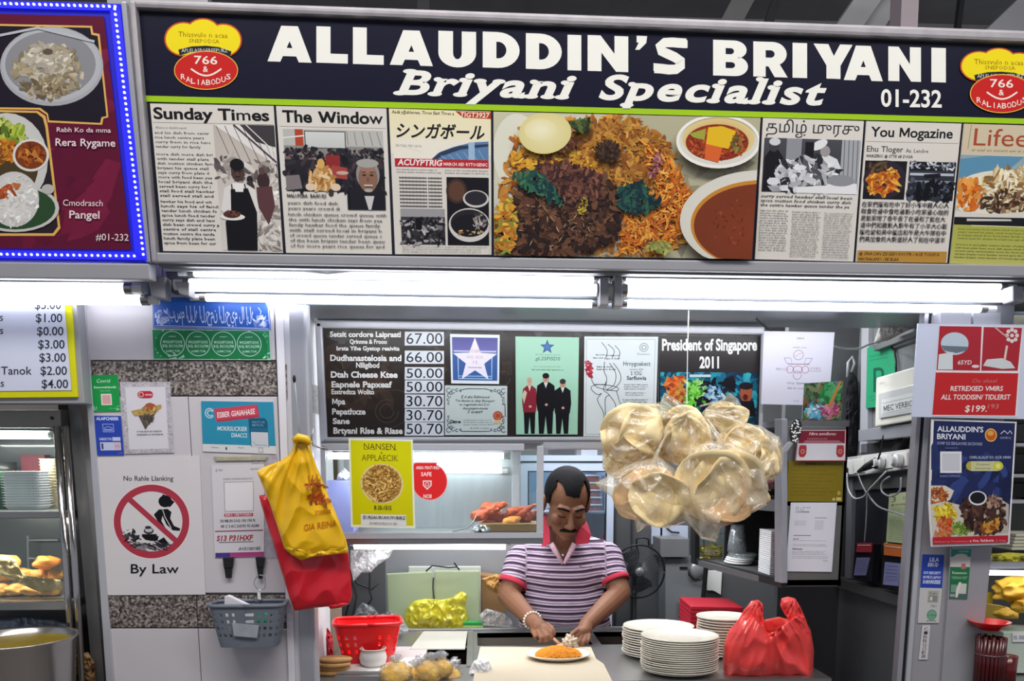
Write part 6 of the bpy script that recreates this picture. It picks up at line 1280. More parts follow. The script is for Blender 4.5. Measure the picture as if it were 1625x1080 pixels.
for k, (q0, q1, Yt, r) in enumerate([((520, 723), (799, 723), 2.735, .0105), ((655, 745), (796, 746), 3.02, .0105)]):  # second glowing tube stands in for the front tube's reflection
    t = thing('case_tube_or_reflection', ['tube lamp along the top front of the glass case', 'glowing bar standing for the tube reflection at the back of the glass case'][k], 'light', P(*q0, Yt)); MB().tube([P(*q0, Yt), P(*q1, Yt)], r, 12).build('tube', M['tube2'], t, smooth=True)
    for q, s_ in ((q0, -1), (q1, 1)): a = P(*q, Yt); MB().tube([a, a+Vector((.022*s_, 0, 0))], r*1.1, 10).build('tube_cap', M['lens'], t)
t = thing('under_shelf_light', 'tube lamp mounted below the glass case', 'light', P(680, 866, 2.80)); MB().tube([P(562, 865, 2.80), P(802, 866, 2.80)], .0125, 12).build('tube', M['tube2'], t, smooth=True)
MB().box((P(556, 862, 2.8).x, 2.79, zb_-.045), (P(810, 862, 2.8).x, 2.83, zb_-.033)).build('housing', M['lens'], t)
# lilac box and trays inside the case
t = thing('lilac_box', 'lilac cardboard box at the pillar end of the glass case', 'box', P(541, 848, 2.85))
slab(FP(2.84), [(516, 762), (561, 762), (561, 846), (520, 846)], .12).build('box_body', mat('lilac_card', '#8f93cf', .5, 0, .05, 8), t, bevel=.002)
crumple([(536, 752), (546, 742), (556, 750), (562, 762), (534, 762)], 2.9, 'crumpled white bag on top of the lilac box', .02, 30, M['paper'])
# tray of fried chicken
ty = P(812, 846, 2.86)
t = thing('chicken_tray', 'shallow brown tray under the fried chicken', 'tray', (ty.x, ty.y, zb_)); g = MB(); x0, x1 = P(760, 840, 2.86).x, P(853, 840, 2.86).x
g.prism([(x0+.03, 2.80, zb_+.001), (x1, 2.80, zb_+.001), (x1, 2.80, zb_+.028), (x0, 2.80, zb_+.028)], (0, .16, 0)); g.build('tray_body', mat('brown_tray', '#8a6a3c', .4, 0, .1, 10), t, bevel=.002)
frm = mat('fried_red_skin', '#a8441c', .55, 0, .55, 60, .8, 70, coat=.1); frm2 = mat('golden_fried_skin', '#cf8434', .55, 0, .35, 60, .8, 70); bonem = mat('bone_end', '#c9925c', .6)
spots = [(757, 818, 838, 812, 'long red-fried drumstick at the left rim of the tray', 1.0), (775, 808, 800, 800, 'upper long drumstick lying along the pile', 1.05), (768, 834, 786, 828, 'small round fried piece low at the left end', .8), (790, 826, 812, 812, 'fried wing slanting up in the middle', .9), (806, 830, 822, 822, 'golden fried lump in the middle front', 1.),
         (822, 818, 846, 802, 'fried drumstick pointing up to the case post', .8), (832, 824, 850, 812, 'fried wing piece beside the case post', .9), (828, 834, 848, 830, 'golden fried piece front right by the post', .85), (784, 838, 806, 834, 'flat fried strip along the front of the tray', .8), (812, 812, 832, 806, 'fried piece behind the middle lump', .8), (842, 836, 855, 833, 'dark fried end piece against the post', .7), (770, 822, 792, 812, 'crossing fried piece behind the long drumstick', .9)]
for k, (xa, ya_, xb, yb2, lb, sc_) in enumerate(spots):
    if k == 0: xb = 786; yb2 = 808
    Yk = 2.84+.02*(k % 4); a = P(xa, ya_, Yk); b = P(xb, yb2, Yk+.01); t = thing('fried_chicken_piece', lb, 'chicken', a, 'fried chicken pieces on the tray')
    m = MB(); u = b-a
    for j in range(7):
        f = j/6; c = a+u*f; r = .021*sc_*(1-.55*f)*(1+.12*math.sin(j*2.2+k)); m.blob(c, (r*1.15, r, r), .25, 10, 2, k*7+j)
    V, F = remesh(m, .0035, 1); ob = link_mesh('meat', V, F, frm2 if k in (4, 7) else frm, t, smooth=True)
    e = b+u.normalized()*.006; MB().blob(e, (.007*sc_, .006*sc_, .006*sc_), .3, 9, 2, k).build('bone_end', bonem, t, smooth=True)
tg = MB().tube([P(x, y, 2.78) for x, y in [(718, 843), (740, 838), (750, 830), (756, 818)]], .0022, 6); tag(tg.build('wire_tongs', M['steel'], smooth=True), 'bent steel tongs leaning on the chicken tray', 'tongs')
crumple([(748, 840), (757, 830), (770, 832), (780, 840), (778, 846), (748, 846)], 2.80, 'crinkled foil under the left end of the chicken tray', .015, 32, mat('crinkled_foil', '#c9ccd0', .25, .8, .1, 30, .8, 60))
# yellow poster and red round sticker on the case
CP = FP(2.685)
q = [(553, 695), (655, 697), (659, 838), (557, 836)]; o, c = notice('yellow_poster', 'yellow poster with round rice dish taped to the glass case', q, 'poster', '#e6e9d0', CP); c.frame(q, 102, 141)
c.rect(3, 3, 99, 137, '#d2cf06', '#c7c204'); c.rect(16, 120, 88, 139, '#d9dadc'); c.text('NANSEN', 24, 17, 9.5, '#5e5216', w=50, off=.004, res=3); c.text('&', 50, 24, 4, '#5e5216'); c.text('APPLAECIK', 20, 35, 9.5, '#6a5e18', w=58, off=.004, res=3)
for x in (28, 40, 62, 74): c.rect(x-4, 16.5, x+2, 17.4, '#5e5216')
c.ell(51, 71, 34, 32, '#dcc98c', n=40); c.ell(51, 71, 31, 29.5, '#a8803c'); c.blobs(E(51, 71, 30, 28.5), ['#c89a4c', '#9a6c2a', '#dcb868', '#7f5420', '#b88438', '#e6c880'], 480, 2.1, 130, 1.9)
c.text('B 25-1512', 38, 112, 6, '#3a3210', w=27, off=.015); c.text('ZURSAURUHUYUBIRZ', 19, 127, 4.6, '#4a4a30', w=68, off=.02, res=1); c.text('BUWIGURSLOO BD', 30, 136, 4, '#8a8a80', w=44, off=.01, res=1); c.build('print', o)
q = [(655 + 0, 733), (680, 733)]; pts = [(655, 736), (658, 733), (694, 733)]+[(682+28.5*math.cos(math.radians(a)), 764+30*math.sin(math.radians(a))) for a in range(-68, 158, 9)]
o = slab(CP, pts, .0015, -.003).build('red_sticker', M['paper']); tag(o, 'red rounded sticker with small white shield beside the yellow poster', 'sticker'); c = Print(CP, -.0022); c.poly(pts, '#e8a8a8'); ctr = (680, 762)
c.poly([(ctr[0]+(x-ctr[0])*.95, ctr[1]+(y-ctr[1])*.95) for x, y in pts], '#e02a2c')
c.text('AREA FEATURED', 660, 744, 4.6, '#f6dcdc', w=38, off=.02, res=1); c.text('SAFE', 668, 755, 6, '#f6dcdc', w=17, off=.025); c.text('NO8', 672, 790, 6, '#f6dcdc', w=13, off=.025)
c.poly([(671, 762), (685, 762), (685, 770), (678, 777), (671, 770)], '#f0d8d8'); c.poly([(673, 764), (683, 764), (683, 769), (678, 774), (673, 769)], '#d83a3c'); c.ring(678, 768, 3, 3, 1, '#f0d8d8'); c.build('print', o)
# ------------------------------------------------------------------ papad bags hung on a string
FILM = filmmat('papad_film', '#fffdf6', '#fff8e6', .27, .12, .9, 13.)
PAP = mat('pale_papad', '#f7dcab', .6, 0, .18, 18, .8, 30, sss=.2); PAP2 = mat('toasted_papad', '#f0c490', .6, 0, .2, 18, .8, 30, sss=.2)
hs = MB().tube([P(1093, 486, 2.58), P(1091, 560, 2.56), P(1090, 640, 2.55)], .0016, 6); tag(hs.build('hanging_string', M['lens']), 'thin white string holding up the papad bags', 'string')
bags = [((1012, 684), 56, 46, 2.60, [(962, 700), (966, 668), (985, 648), (1010, 642), (1046, 640), (1070, 655), (1075, 690), (1060, 725), (1020, 735), (980, 730)], 'papad bag at the top left of the hanging cluster'),
        ((985, 730), 30, 30, 2.64, [(958, 742), (957, 718), (970, 700), (1000, 705), (1010, 735), (990, 755), (965, 752)], 'small papad bag tucked at the far left of the cluster'),
        ((1030, 785), 56, 48, 2.54, [(960, 778), (948, 768), (975, 752), (1010, 735), (1045, 727), (1068, 745), (1080, 790), (1086, 825), (1060, 836), (1030, 830), (1012, 842), (1008, 822), (985, 812), (976, 800), (990, 800)], 'papad bag at the lower left, nearest the cook'),
        ((1085, 685), 44, 46, 2.57, [(1044, 668), (1050, 640), (1056, 625), (1075, 636), (1095, 650), (1115, 665), (1130, 690), (1128, 720), (1100, 740), (1070, 735), (1052, 705)], 'papad bag with upright tip in the upper middle'),
        ((1155, 662), 34, 24, 2.62, [(1116, 655), (1128, 642), (1150, 632), (1158, 624), (1170, 634), (1178, 648), (1186, 660), (1176, 672), (1150, 682), (1124, 678)], 'small papad bag at the very top, partly empty'),
        ((1182, 700), 44, 34, 2.60, [(1132, 690), (1150, 680), (1175, 672), (1205, 676), (1228, 690), (1236, 704), (1215, 735), (1175, 742), (1142, 725)], 'papad bag at the upper right in front of the white notice'),
        ((1213, 728), 30, 44, 2.56, [(1190, 700), (1215, 690), (1236, 694), (1242, 716), (1240, 745), (1226, 760), (1204, 756), (1188, 740)], 'narrow papad bag at the far right of the cluster'),
        ((1150, 765), 70, 66, 2.50, [(1085, 740), (1100, 715), (1125, 702), (1160, 705), (1190, 720), (1208, 745), (1216, 775), (1212, 800), (1190, 812), (1165, 826), (1143, 834), (1140, 856), (1115, 850), (1090, 820), (1078, 790)], 'largest papad bag at the lower right of the cluster'),
        ((1190, 790), 30, 24, 2.58, [(1160, 780), (1190, 770), (1218, 768), (1214, 784), (1205, 790), (1216, 800), (1180, 812)], 'small trailing papad bag under the right side')]
for k, ((cx_, cy_), rx, ry, Yk, ol, lb) in enumerate(bags):
    t = thing('papad_bag', lb, 'bag of papads', P(cx_, cy_, Yk), 'clear bags of papads hanging from the string')
    rnd = random.Random(k+40); pl = FP(Yk); rr = min(rx, ry)/FPX*Yk*.88
    ol = [(cx_+(x-cx_)*1.06, cy_+(y-cy_)*1.05) for x, y in ol]
    for j in range(6 if rx > 40 else 4):
        cc = P(cx_+rnd.uniform(-.3, .3)*rx, cy_+ry*.08+rnd.uniform(-.14, .2)*ry, Yk+.008-(j-2.5)*.011); nv = Vector((rnd.uniform(-.6, .6), -1, rnd.uniform(-.7, .5))).normalized(); u = nv.orthogonal().normalized(); w = nv.cross(u)
        n1, n2 = 26, 7; V = [cc]; F = []; a_ = rr*rnd.uniform(.9, 1.12); sd = rnd.uniform(0, 50)
        for i in range(1, n2+1):
            for q in range(n1):
                an = 2*math.pi*q/n1; d = u*math.cos(an)+w*math.sin(an); r_ = a_*i/n2*(rx/ry if False else 1)
                hgt = .030*noise.noise(Vector((math.cos(an)*i/n2*1.6+sd, math.sin(an)*i/n2*1.6, sd)))+.014*math.sin(an*2+sd)*(i/n2)**2+.003*noise.noise(Vector((math.cos(an)*i, math.sin(an)*i, sd)))
                p_ = cc+d*r_+nv*hgt; p_.x += (p_-cc).x*(rx/ry-1)*.6; V.append(p_)
        F += [(0, 1+q, 1+(q+1) % n1) for q in range(n1)]+[(1+i*n1+q, 1+(i+1)*n1+q, 1+(i+1)*n1+(q+1) % n1, 1+i*n1+(q+1) % n1) for i in range(n2-1) for q in range(n1)]
        o = MB().add(V, F).build('papad', PAP2 if k in (2, 7) and j < 3 else PAP, t, smooth=True); so = o.modifiers.new('s', 'SOLIDIFY'); so.thickness = .0022
    Pillow(ol, pl, .045 if rx > 35 else .03, c=(cx_, cy_), wr=.026, fr=.05, seed=k*2+50, na=170, nr=30, p=2.6, hook=(1092, 660), back=.8).mb().build('film', FILM, t, smooth=True)
    kn = MB(); a = pl(cx_, cy_-ry*.8, .02); b_ = P(1092+(cx_-1092)*.3, 650+(cy_-700)*.15, 2.56); kn.tube([a, a.lerp(b_, .5)+Vector((0, 0, .01)), b_], [.010, .004, .003], 8); kn.build('twisted_neck', FILM, t, smooth=True)
# ------------------------------------------------------------------ glass-door fridge behind the cook
FR = FP(4.0); fr_ = thing('glass_door_fridge', 'white upright fridge with glass door behind the cook', 'fridge', (P(900, 900, 4.0).x, 4.2, 0))
WH = mat('fridge_white', '#b9c6da', .35, 0, .03, 6); x0, x1 = P(826, 800, 4.0).x, P(974, 800, 4.0).x; z1 = P(900, 722, 4.0).z
def fx(px): return P(px, 800, 4.0).x
MB().box((x0, 4.06, .05), (x0+.02, 4.6, z1)).build('side_panel', WH, fr_); MB().box((x1-.02, 4.06, .05), (x1, 4.6, z1)).build('side_panel', WH, fr_); MB().box((x0, 4.58, .05), (x1, 4.6, z1)).build('back_panel', mat('fridge_inner', '#a9bccb', .4), fr_)
MB().box((x0, 4.0, z1-.03), (x1, 4.6, z1)).build('top_panel', WH, fr_); MB().box((x0, 4.0, .0), (x1, 4.6, .12)).build('base', WH, fr_)
dr = MB(); 
dr.box((x0, 4.0, .12), (x0+.035, 4.04, z1-.04)); dr.box((x1-.035, 4.0, .12), (x1, 4.04, z1-.04)); dr.box((x0+.035, 4.0, z1-.075), (x1-.035, 4.04, z1-.04)); dr.box((x0+.035, 4.0, .12), (x1-.035, 4.04, .2)); d = dr.build('door', WH, fr_)
MB().box((x0+.035, 4.015, .2), (x1-.035, 4.02, z1-.075)).build('door_glass', glassmat('fridge_glass', '#dfeaf2', .4), d)
gs = MB(); 
for a, b in (((x0+.035, 4.0, .2), (x0+.041, 4.01, z1-.075)), ((x1-.041, 4.0, .2), (x1-.035, 4.01, z1-.075)), ((x0+.035, 3.998, z1-.081), (x1-.035, 4.01, z1-.075))): gs.box(a, b)
gs.build('door_gasket', M['cable'], d); MB().box((x0, 3.997, z1-.036), (x1, 4.0, z1-.028)).build('vent_strip', M['cable'], fr_)
for y in (808, 870, 930, 990): z = P(900, y, 4.3).z; MB().box((x0+.02, 4.1, z-.01), (x1-.02, 4.56, z)).build('shelf', mat('fridge_shelf', '#cfd8de', .3), fr_)
zz = P(940, 808, 4.3).z
pk0 = None
for k in range(5):
    c = Vector((P(939-k*.6, 800, 4.2).x, 4.2, zz+.037*k))
    lb = ordl(4-k, 'clear pack of red-brown meat', 'of the fridge stack')
    if pk0 is None:
        pk0 = thing('meat_pack', lb, 'food pack', c, 'meat packs stacked in the fridge'); MB().box(c+Vector((-.045, -.04, .0)), c+Vector((.045, .04, .026))).build('meat', mat('reddish_meat', '#a3605c', .5, 0, .4, 70), pk0, bevel=.004)
        MB().box(c+Vector((-.05, -.045, .027)), c+Vector((.05, .045, .035))).build('pack_lid', M['lens'], pk0, bevel=.003)
    else: dup(pk0, c, lb, 'meat packs stacked in the fridge', scale=(1-.03*k, 1, 1))
crumple([(868, 770), (880, 762), (884, 790), (882, 806), (866, 806)], 4.25, 'crumpled clear bag inside the fridge', .03, 44)
# ------------------------------------------------------------------ fan and things on the rear wall
fn = thing('pedestal_fan', 'black round pedestal fan standing behind the plates', 'fan', (P(1013, 905, 4.3).x, 4.35, 0)); FC = P(1013, 906, 4.28); R_f = 43/FPX*4.28
bk = mat('fan_black', '#1e1f22', .4, .2, .1, 20)
g = MB(); 
for rr in (1., .985): g.tube([FC+Vector((R_f*rr*math.cos(a), .02*(1-rr)*60*0, R_f*rr*math.sin(a))) for a in np.linspace(0, 2*math.pi, 49)], .0045, 6)
g.build('cage_ring', bk, fn, smooth=True)
g = MB()
for rr in (.2, .4, .6, .8): g.tube([FC+Vector((R_f*rr*math.cos(a), -.03*(1-rr), R_f*rr*math.sin(a))) for a in np.linspace(0, 2*math.pi, 33)], .0011, 4, cap=False)
for k in range(48): a = 2*math.pi*k/48; g.tube([FC+Vector((R_f*.12*math.cos(a), -.035, R_f*.12*math.sin(a))), FC+Vector((R_f*math.cos(a), 0, R_f*math.sin(a)))], .0011, 4, cap=False)
o = g.build('front_grille', mat('fan_wire', '#5a5c60', .4, .5), fn, kind='stuff')
MB().lathe([(0, 0), (.022, .0), (.026, .012), (0, .014)], FC+Vector((0, -.048, 0)), 24, axis='y').build('centre_badge', mat('fan_badge', '#8a8c90', .35, .4), fn, smooth=True)
for k in range(4):
    a0 = k*math.pi/2+.4; V = []
    for j in range(9):
        f = j/8; 
        for sgn in (-1, 1): a = a0+sgn*(.22+.30*math.sin(f*math.pi*.8)); r = .02+(R_f*.86-.02)*f; V.append(FC+Vector((r*math.cos(a), .03+.012*sgn, r*math.sin(a))))
    MB().add(V, [(2*j, 2*j+1, 2*j+3, 2*j+2) for j in range(8)]).build('blade', mat('fan_blade', '#3c3d40', .35), fn, smooth=True)
MB().lathe([(0, 0), (.04, 0), (.045, .05), (.03, .1), (0, .1)], FC+Vector((0, .04, 0)), 20, axis='y').build('motor', bk, fn, smooth=True)
MB().tube([(FC.x, 4.38, .03), (FC.x, 4.38, FC.z-.02)], .014, 10).build('pole', bk, fn, smooth=True); MB().lathe([(0, 0), (.16, 0), (.16, .015), (.03, .04), (0, .04)], (FC.x, 4.38, 0), 28).build('base', bk, fn, smooth=True)
MB().tube([P(x, y, 4.3) for x, y in [(1010, 870), (1010, 855), (1020, 852), (1029, 855), (1030, 868)]], .005, 6).build('handle', bk, fn, smooth=True)
def flat(name, q, Y, th, m, lb, cat, bev=.002, **k): return tag(slab(FP(Y), q, th).build(name, m, bevel=bev), lb, cat)
flat('wall_notice', [(1034, 832), (1092, 834), (1092, 861), (1034, 863)], 4.7, .01, mat('bluish_notice', '#a9b0c4', .5, 0, .03, 6), 'pale bluish board on the rear wall below the papads', 'board')
tag(MB().tube([P(x, y, 4.68) for x, y in [(1058, 838), (1066, 844), (1078, 845)]], .006, 6).build('hook_wire', M['cable']), 'small black hook on the bluish board', 'hook')
flat('wall_unit', [(1048, 854), (1094, 854), (1094, 884), (1048, 884)], 4.5, .2, mat('grey_wall_unit', '#77787a', .45, .2, .1, 8), 'grey metal unit mounted over the rear cupboard', 'wall unit', .004)
flat('cupboard', [(1056, 886), (1118, 886), (1118, 1010), (1056, 1010)], 4.55, .18, mat('grey_cupboard', '#8d9093', .45, .1, .05, 5), 'light grey cupboard behind the plates', 'cupboard', .004)
cu = bpy.data.objects['cupboard']; slab(FP(4.545), [(1073, 954), (1105, 954), (1105, 1000), (1073, 1000)], .006).build('louvre_panel', mat('louvre_grey', '#7c7f82', .5), cu)
for k in range(6): slab(FP(4.54), [(1076, 958+k*6), (1104, 958+k*6), (1104, 960+k*6), (1076, 960+k*6)], .004).build('louvre_slat', M['midgrey'], cu)
slab(FP(4.54), [(1079, 899), (1091, 899), (1091, 902), (1079, 902)], .01).build('handle', M['black'], cu)
t = thing('hanging_bowl', 'shallow steel bowl hung on the cupboard front', 'bowl', P(1105, 920, 4.5)); MB().blob(P(1105, 904, 4.53), (.042, .02, .05), sub=3).build('body', mat('pale_steel_bowl', '#a3a6a8', .3, .5), t, smooth=True); MB().tube([P(x, y, 4.51) for x, y in [(1093, 902), (1094, 912), (1102, 919), (1112, 919), (1117, 912)]], .006, 6).build('rim', bk, t, smooth=True)
tag(MB().tube([P(1121, 896, 4.1), P(1115, 955, 4.1), Vector((P(1108, 1000, 4.1).x, 4.1, 0))], .012, 8).build('black_pole', bk), 'black pole standing by the small white board', 'pole')
flat('small_board', [(1123, 905), (1146, 905), (1144, 944), (1140, 942), (1136, 938), (1122, 936)], 4.73, .015, M['lens'], 'small white board beside the black pole', 'board')
tag(MB().tube([P(x, y, 4.72) for x, y in [(1122, 938), (1130, 937), (1138, 941), (1145, 945)]], .004, 6).build('board_wire', M['cable']), 'black wire along the foot of the small white board', 'wire')
for px in (975, 1002, 1048):
    tag(slab(FP(4.70), [(px, 730), (px+3, 730), (px+3, 1010), (px, 1010)], .02).build('wall_batten', M['darkgrey']), {975: 'dark vertical strip beside the fridge', 1002: 'dark vertical wall joint behind the fan', 1048: 'dark vertical wall joint by the cupboard'}[px], 'strip')
S('trim_rear_ledge', slab(FP(3.6), [(1000, 708), (1200, 706), (1200, 716), (1000, 720)], .1), M['steel2'])  # steel ledge behind the papad bags, hanging without a support
tag(MB().box((P(870, 712, 4.3).x, 4.1, z1+.001), (P(905, 712, 4.3).x, 4.3, z1+.05)).build('fridge_top_box', M['darkgrey'], bevel=.004), 'dark box on top of the fridge', 'box')
tag(MB().box((P(915, 712, 4.3).x, 4.12, z1+.001), (P(940, 712, 4.3).x, 4.3, z1+.04)).build('fridge_top_tin', M['alu'], bevel=.004), 'grey tin on top of the fridge', 'tin')
# ------------------------------------------------------------------ inner wall at the papad end, everything fixed to it
RW = VP(1462, 2.80, 1335, 3.45)
def onrw(name, q, th, m, off=0., parent=None, bevel=.002, **k): return slab(RW, q, th, off).build(name, m, parent, bevel=bevel, **k)
S('wall_inner_right', slab(RW, [(1325, 500), (1500, 466), (1490, 1310), (1325, 1130)], .03), mat('inner_wall_grey', '#77797b', .5, .1, .1, 5))
S('wall_lower_panel', slab(RW, [(1322, 926), (1482, 974), (1482, 1300), (1322, 1130)], .012, .03), mat('grey_cupboard_laminate', '#636569', .45, .1, .1, 4), bevel=.002)
S('trim_8', slab(RW, [(1322, 914), (1482, 960), (1482, 980), (1322, 930)], .05, .05), M['steel2'], bevel=.003)
S('trim_9', slab(RW, [(1367, 520), (1378, 518), (1376, 718), (1364, 718)], .02, .02), M['alulight'], bevel=.002)
S('wall_rear_corner', MB().box((P(1240, 800, 3.34).x, 3.34, .0), (P(1362, 800, 3.34).x, 3.38, 2.5)), mat('dark_corner_panel', '#56575a', .5, .1, .1, 5))
def tg_(o, lb, cat, group=None): return tag(o, lb, cat, group)
tg_(onrw('wall_shelf', [(1362, 682), (1458, 669), (1456, 691), (1362, 700)], .08, M['alu'], .08), 'grey metal wall shelf under the white fuse box', 'shelf')
tg_(onrw('conduit', [(1386, 549), (1470, 518), (1470, 526), (1386, 557)], .03, M['midgrey'], .05), 'grey duct slanting along the top of the inner wall', 'duct')
tg_(onrw('corrugated_panel', [(1418, 556), (1466, 540), (1464, 606), (1418, 610)], .01, mat('corrugated_grey', '#6d7173', .5, .3, .25, 40, anis=(1, 8, .2)), .02), 'grey ribbed panel behind the white fuse box', 'panel')
crumple([(1386, 545), (1394, 520), (1410, 512), (1440, 505), (1462, 500), (1466, 516), (1440, 524), (1410, 540)], 2.9, 'crumpled grey-white bags stuffed above the slanting duct', .04, 50, mat('dusty_white_bag', '#a8a5a2', .6, 0, .15, 15))
q = [(1376, 552), (1404, 546), (1414, 550), (1420, 566), (1421, 590), (1418, 640), (1374, 648)]
o = onrw('green_notice', q, .003, M['paper'], .024, bevel=0); tg_(o, 'green notice with a large letter P on the inner wall', 'notice'); c = Print(RW, .0248); c.poly(q, '#2f9a6e'); c.text('P', 1386, 622, 38, '#1a5a44', w=17, off=.0, res=3, slope=-.15); c.line([(1380, 566), (1408, 560)], .8, '#1f6a4e'); c.line([(1380, 572), (1408, 567)], .8, '#1f6a4e'); c.line([(1379, 630), (1410, 624)], .8, '#1f6a4e'); c.line([(1379, 635), (1410, 629)], .8, '#1f6a4e'); c.build('print', o)
tg_(MB().tube([RW(1412, 547, .03), RW(1419, 556, .03), RW(1422, 575, .03), RW(1422, 592, .03)], .004, 6).build('black_cable', M['cable'], smooth=True), 'black cable curving around the green notice', 'cable')
fb = thing('fuse_box', 'white plastic fuse box on the inner wall', 'fuse box', RW(1420, 670, .08)); CREAM = mat('cream_plastic', '#d9d7cc', .4, 0, .04, 8)
onrw('housing', [(1390, 599), (1462, 578), (1462, 664), (1388, 677)], .08, CREAM, .10, fb, .006); onrw('door', [(1394, 624), (1462, 606), (1462, 652), (1394, 664)], .01, mat('smoky_door', '#c3c4c4', .25, 0, .04, 8, coat=.4), .108, fb, .003)
c = Print(RW, .109); c.poly([(1399, 634), (1460, 620), (1460, 646), (1399, 658)], '#d3d4d2'); c.line([(1400, 640), (1460, 627)], .7, '#5a6a84'); c.line([(1400, 656), (1460, 644)], .7, '#5a6a84'); c.text('MEC VERBIGER', 1402, 653, 9, '#30343c', w=56, slope=-.20, off=.01, res=2); c.text('EPUI', 1396, 610, 3, '#8a8a84', w=8, slope=-.2); c.build('print', fb)
# dark clutter between shelf and sockets
onrw('recess_panel', [(1366, 704), (1460, 694), (1460, 716), (1366, 722)], .01, M['darkgrey'], .02, kind='structure')
tg_(slab(RW, [(1426, 690), (1436, 688), (1424, 712), (1414, 713)], .03, .05).build('black_charger', M['black'], bevel=.003), 'black charger standing on the socket panel', 'charger')
# socket panel
sp = thing('socket_panel', 'long white wall socket panel with plugs', 'socket panel', RW(1400, 750, .05)); WP = mat('white_socket_plastic', '#d6d4d2', .35, 0, .04, 8, coat=.1)
onrw('faceplate', [(1337, 726), (1464, 709), (1462, 741), (1338, 757)], .03, WP, .05, sp, .004)
for x, y in ((1346, 744), (1362, 741), (1406, 734), (1430, 731)): onrw('socket', [(x-9, y-12), (x+9, y-14), (x+9, y+8), (x-9, y+10)], .006, mat('socket_white', '#e0deda', .3), .055, sp, .002)
c = Print(RW, .0515); c.text('SATATOCI', 1340, 729, 3, '#6a6a6a', w=26, res=1, slope=-.12); c.text('J SPLS', 1444, 722, 6, '#5a5a5c', w=14, res=1, slope=-.1); c.text('lam', 1444, 736, 5, '#3a3a3c', w=12, shear=.3, slope=-.1); c.build('print', sp)
for k, (x, y, m, lb) in enumerate([(1400, 734, M['lens'], 'white round plug in the socket panel'), (1428, 731, M['lens'], 'white square plug in the socket panel next to the pillar'), (1385, 738, M['black'], 'black moulded plug lying sideways in the socket panel'), (1344, 745, M['black'], 'small black plug at the far end of the socket panel')]):
    t = thing('plug', lb, 'plug', RW(x, y, .06))
    if k == 2: MB().tube([RW(1362, 748, .075), RW(1374, 741, .08), RW(1390, 733, .08), RW(1393, 742, .075)], [.006, .013, .018, .012], 10).build('plug_body', m, t, smooth=True)
    else:
        r = .024 if k < 2 else .010; nn = RW.n; u = Vector((0, 0, 1)); w = nn.cross(u); cc = RW(x, y, .058); V = []; sd = 20
        for off_, rr in ((0, r), (.018, r), (.022, r*.7), (.034, r*.62)): V += [cc+nn*off_+(u*math.sin(a)+w*math.cos(a))*rr for a in [2*math.pi*i/sd for i in range(sd)]]
        MB().add(V, [(j*sd+i, j*sd+(i+1) % sd, (j+1)*sd+(i+1) % sd, (j+1)*sd+i) for j in range(3) for i in range(sd)]+[tuple(range(3*sd, 4*sd))]).build('plug_body', m, t, smooth=False)
def cab(pts, r, m, lb, off=.07): tg_(MB().tube([RW(x, y, off) for x, y in pts], r, 6).build('cable', m, smooth=True), lb, 'cable')
def spl(pts, n=6):
    P2 = np.array(pts, float); o_ = []
    for i in range(len(P2)-1):
        a, b_, d, e_ = P2[max(i-1, 0)], P2[i], P2[i+1], P2[min(i+2, len(P2)-1)]
        for k in range(n): t_ = k/n; o_.append(tuple(.5*((2*b_)+(-a+d)*t_+(2*a-5*b_+4*d-e_)*t_*t_+(-a+3*b_-3*d+e_)*t_**3)))
    return o_+[tuple(P2[-1])]
cab(spl([(1344, 750), (1346, 775), (1356, 790), (1370, 788), (1376, 780), (1390, 765), (1406, 748)]), .0032, M['lens'], 'white cable looping from the far plug to the round plug')
cab(spl([(1361, 748), (1366, 764), (1375, 782)]), .003, M['wcable'], 'grey cable dropping from the black plug')
cab(spl([(1412, 756), (1400, 765), (1400, 780), (1414, 787), (1428, 778), (1430, 757)]), .0034, M['wcable'], 'pale cable making a round loop under the square plug')
cab(spl([(1376, 782), (1395, 804), (1430, 816), (1452, 828)]), .0034, M['wcable'], 'grey cable running down across the green price sheet', .06)
cab(spl([(1376, 784), (1375, 820), (1372, 860)]), .003, M['wcable'], 'thin grey cable hanging straight to the file boxes', .05)
cab(spl([(1402, 690), (1398, 715), (1390, 735)]), .0035, M['cable'], 'black cable dropping to the black plug', .08)
# recess with file boxes
onrw('recess_back', [(1350, 762), (1462, 750), (1456, 950), (1346, 916)], .01, mat('recess_dark', '#2e2f36', .45, .1, .1, 6), .012, kind='structure')
onrw('trim_recess', [(1344, 760), (1352, 759), (1348, 918), (1340, 916)], .03, M['alu'], .03, kind='structure'); onrw('trim_recess', [(1340, 752), (1462, 742), (1462, 772), (1344, 778)], .02, M['steel2'], .025, kind='structure')
q = [(1411, 783), (1458, 778), (1454, 864), (1406, 859)]; o = onrw('price_sheet', q, .002, M['paper'], .03, bevel=0); tg_(o, 'pale green printed sheet above the file boxes', 'sheet'); c = Print(RW, .0306); c.clip = q; c.poly(q, '#c6d3a8'); c.frame(q, 46, 82)
c.text('3', 5, 15, 9, '#8a5a3c', w=6); c.text('BSA OPA', 22, 12, 5, '#6a7a60', w=18, res=1); c.text('@ SOUPASTRAN', 4, 21, 3, '#8a4a30', w=38, res=1, off=.02); c.para(4, 25, 43, 36, 3.2, '#5a6a50', 140, 1.6); c.para(4, 38, 30, 78, 3.4, '#5a6a50', 141, 1.7); c.para(32, 40, 43, 78, 5, '#6a7a60', 142, 1.7); c.build('print', o)
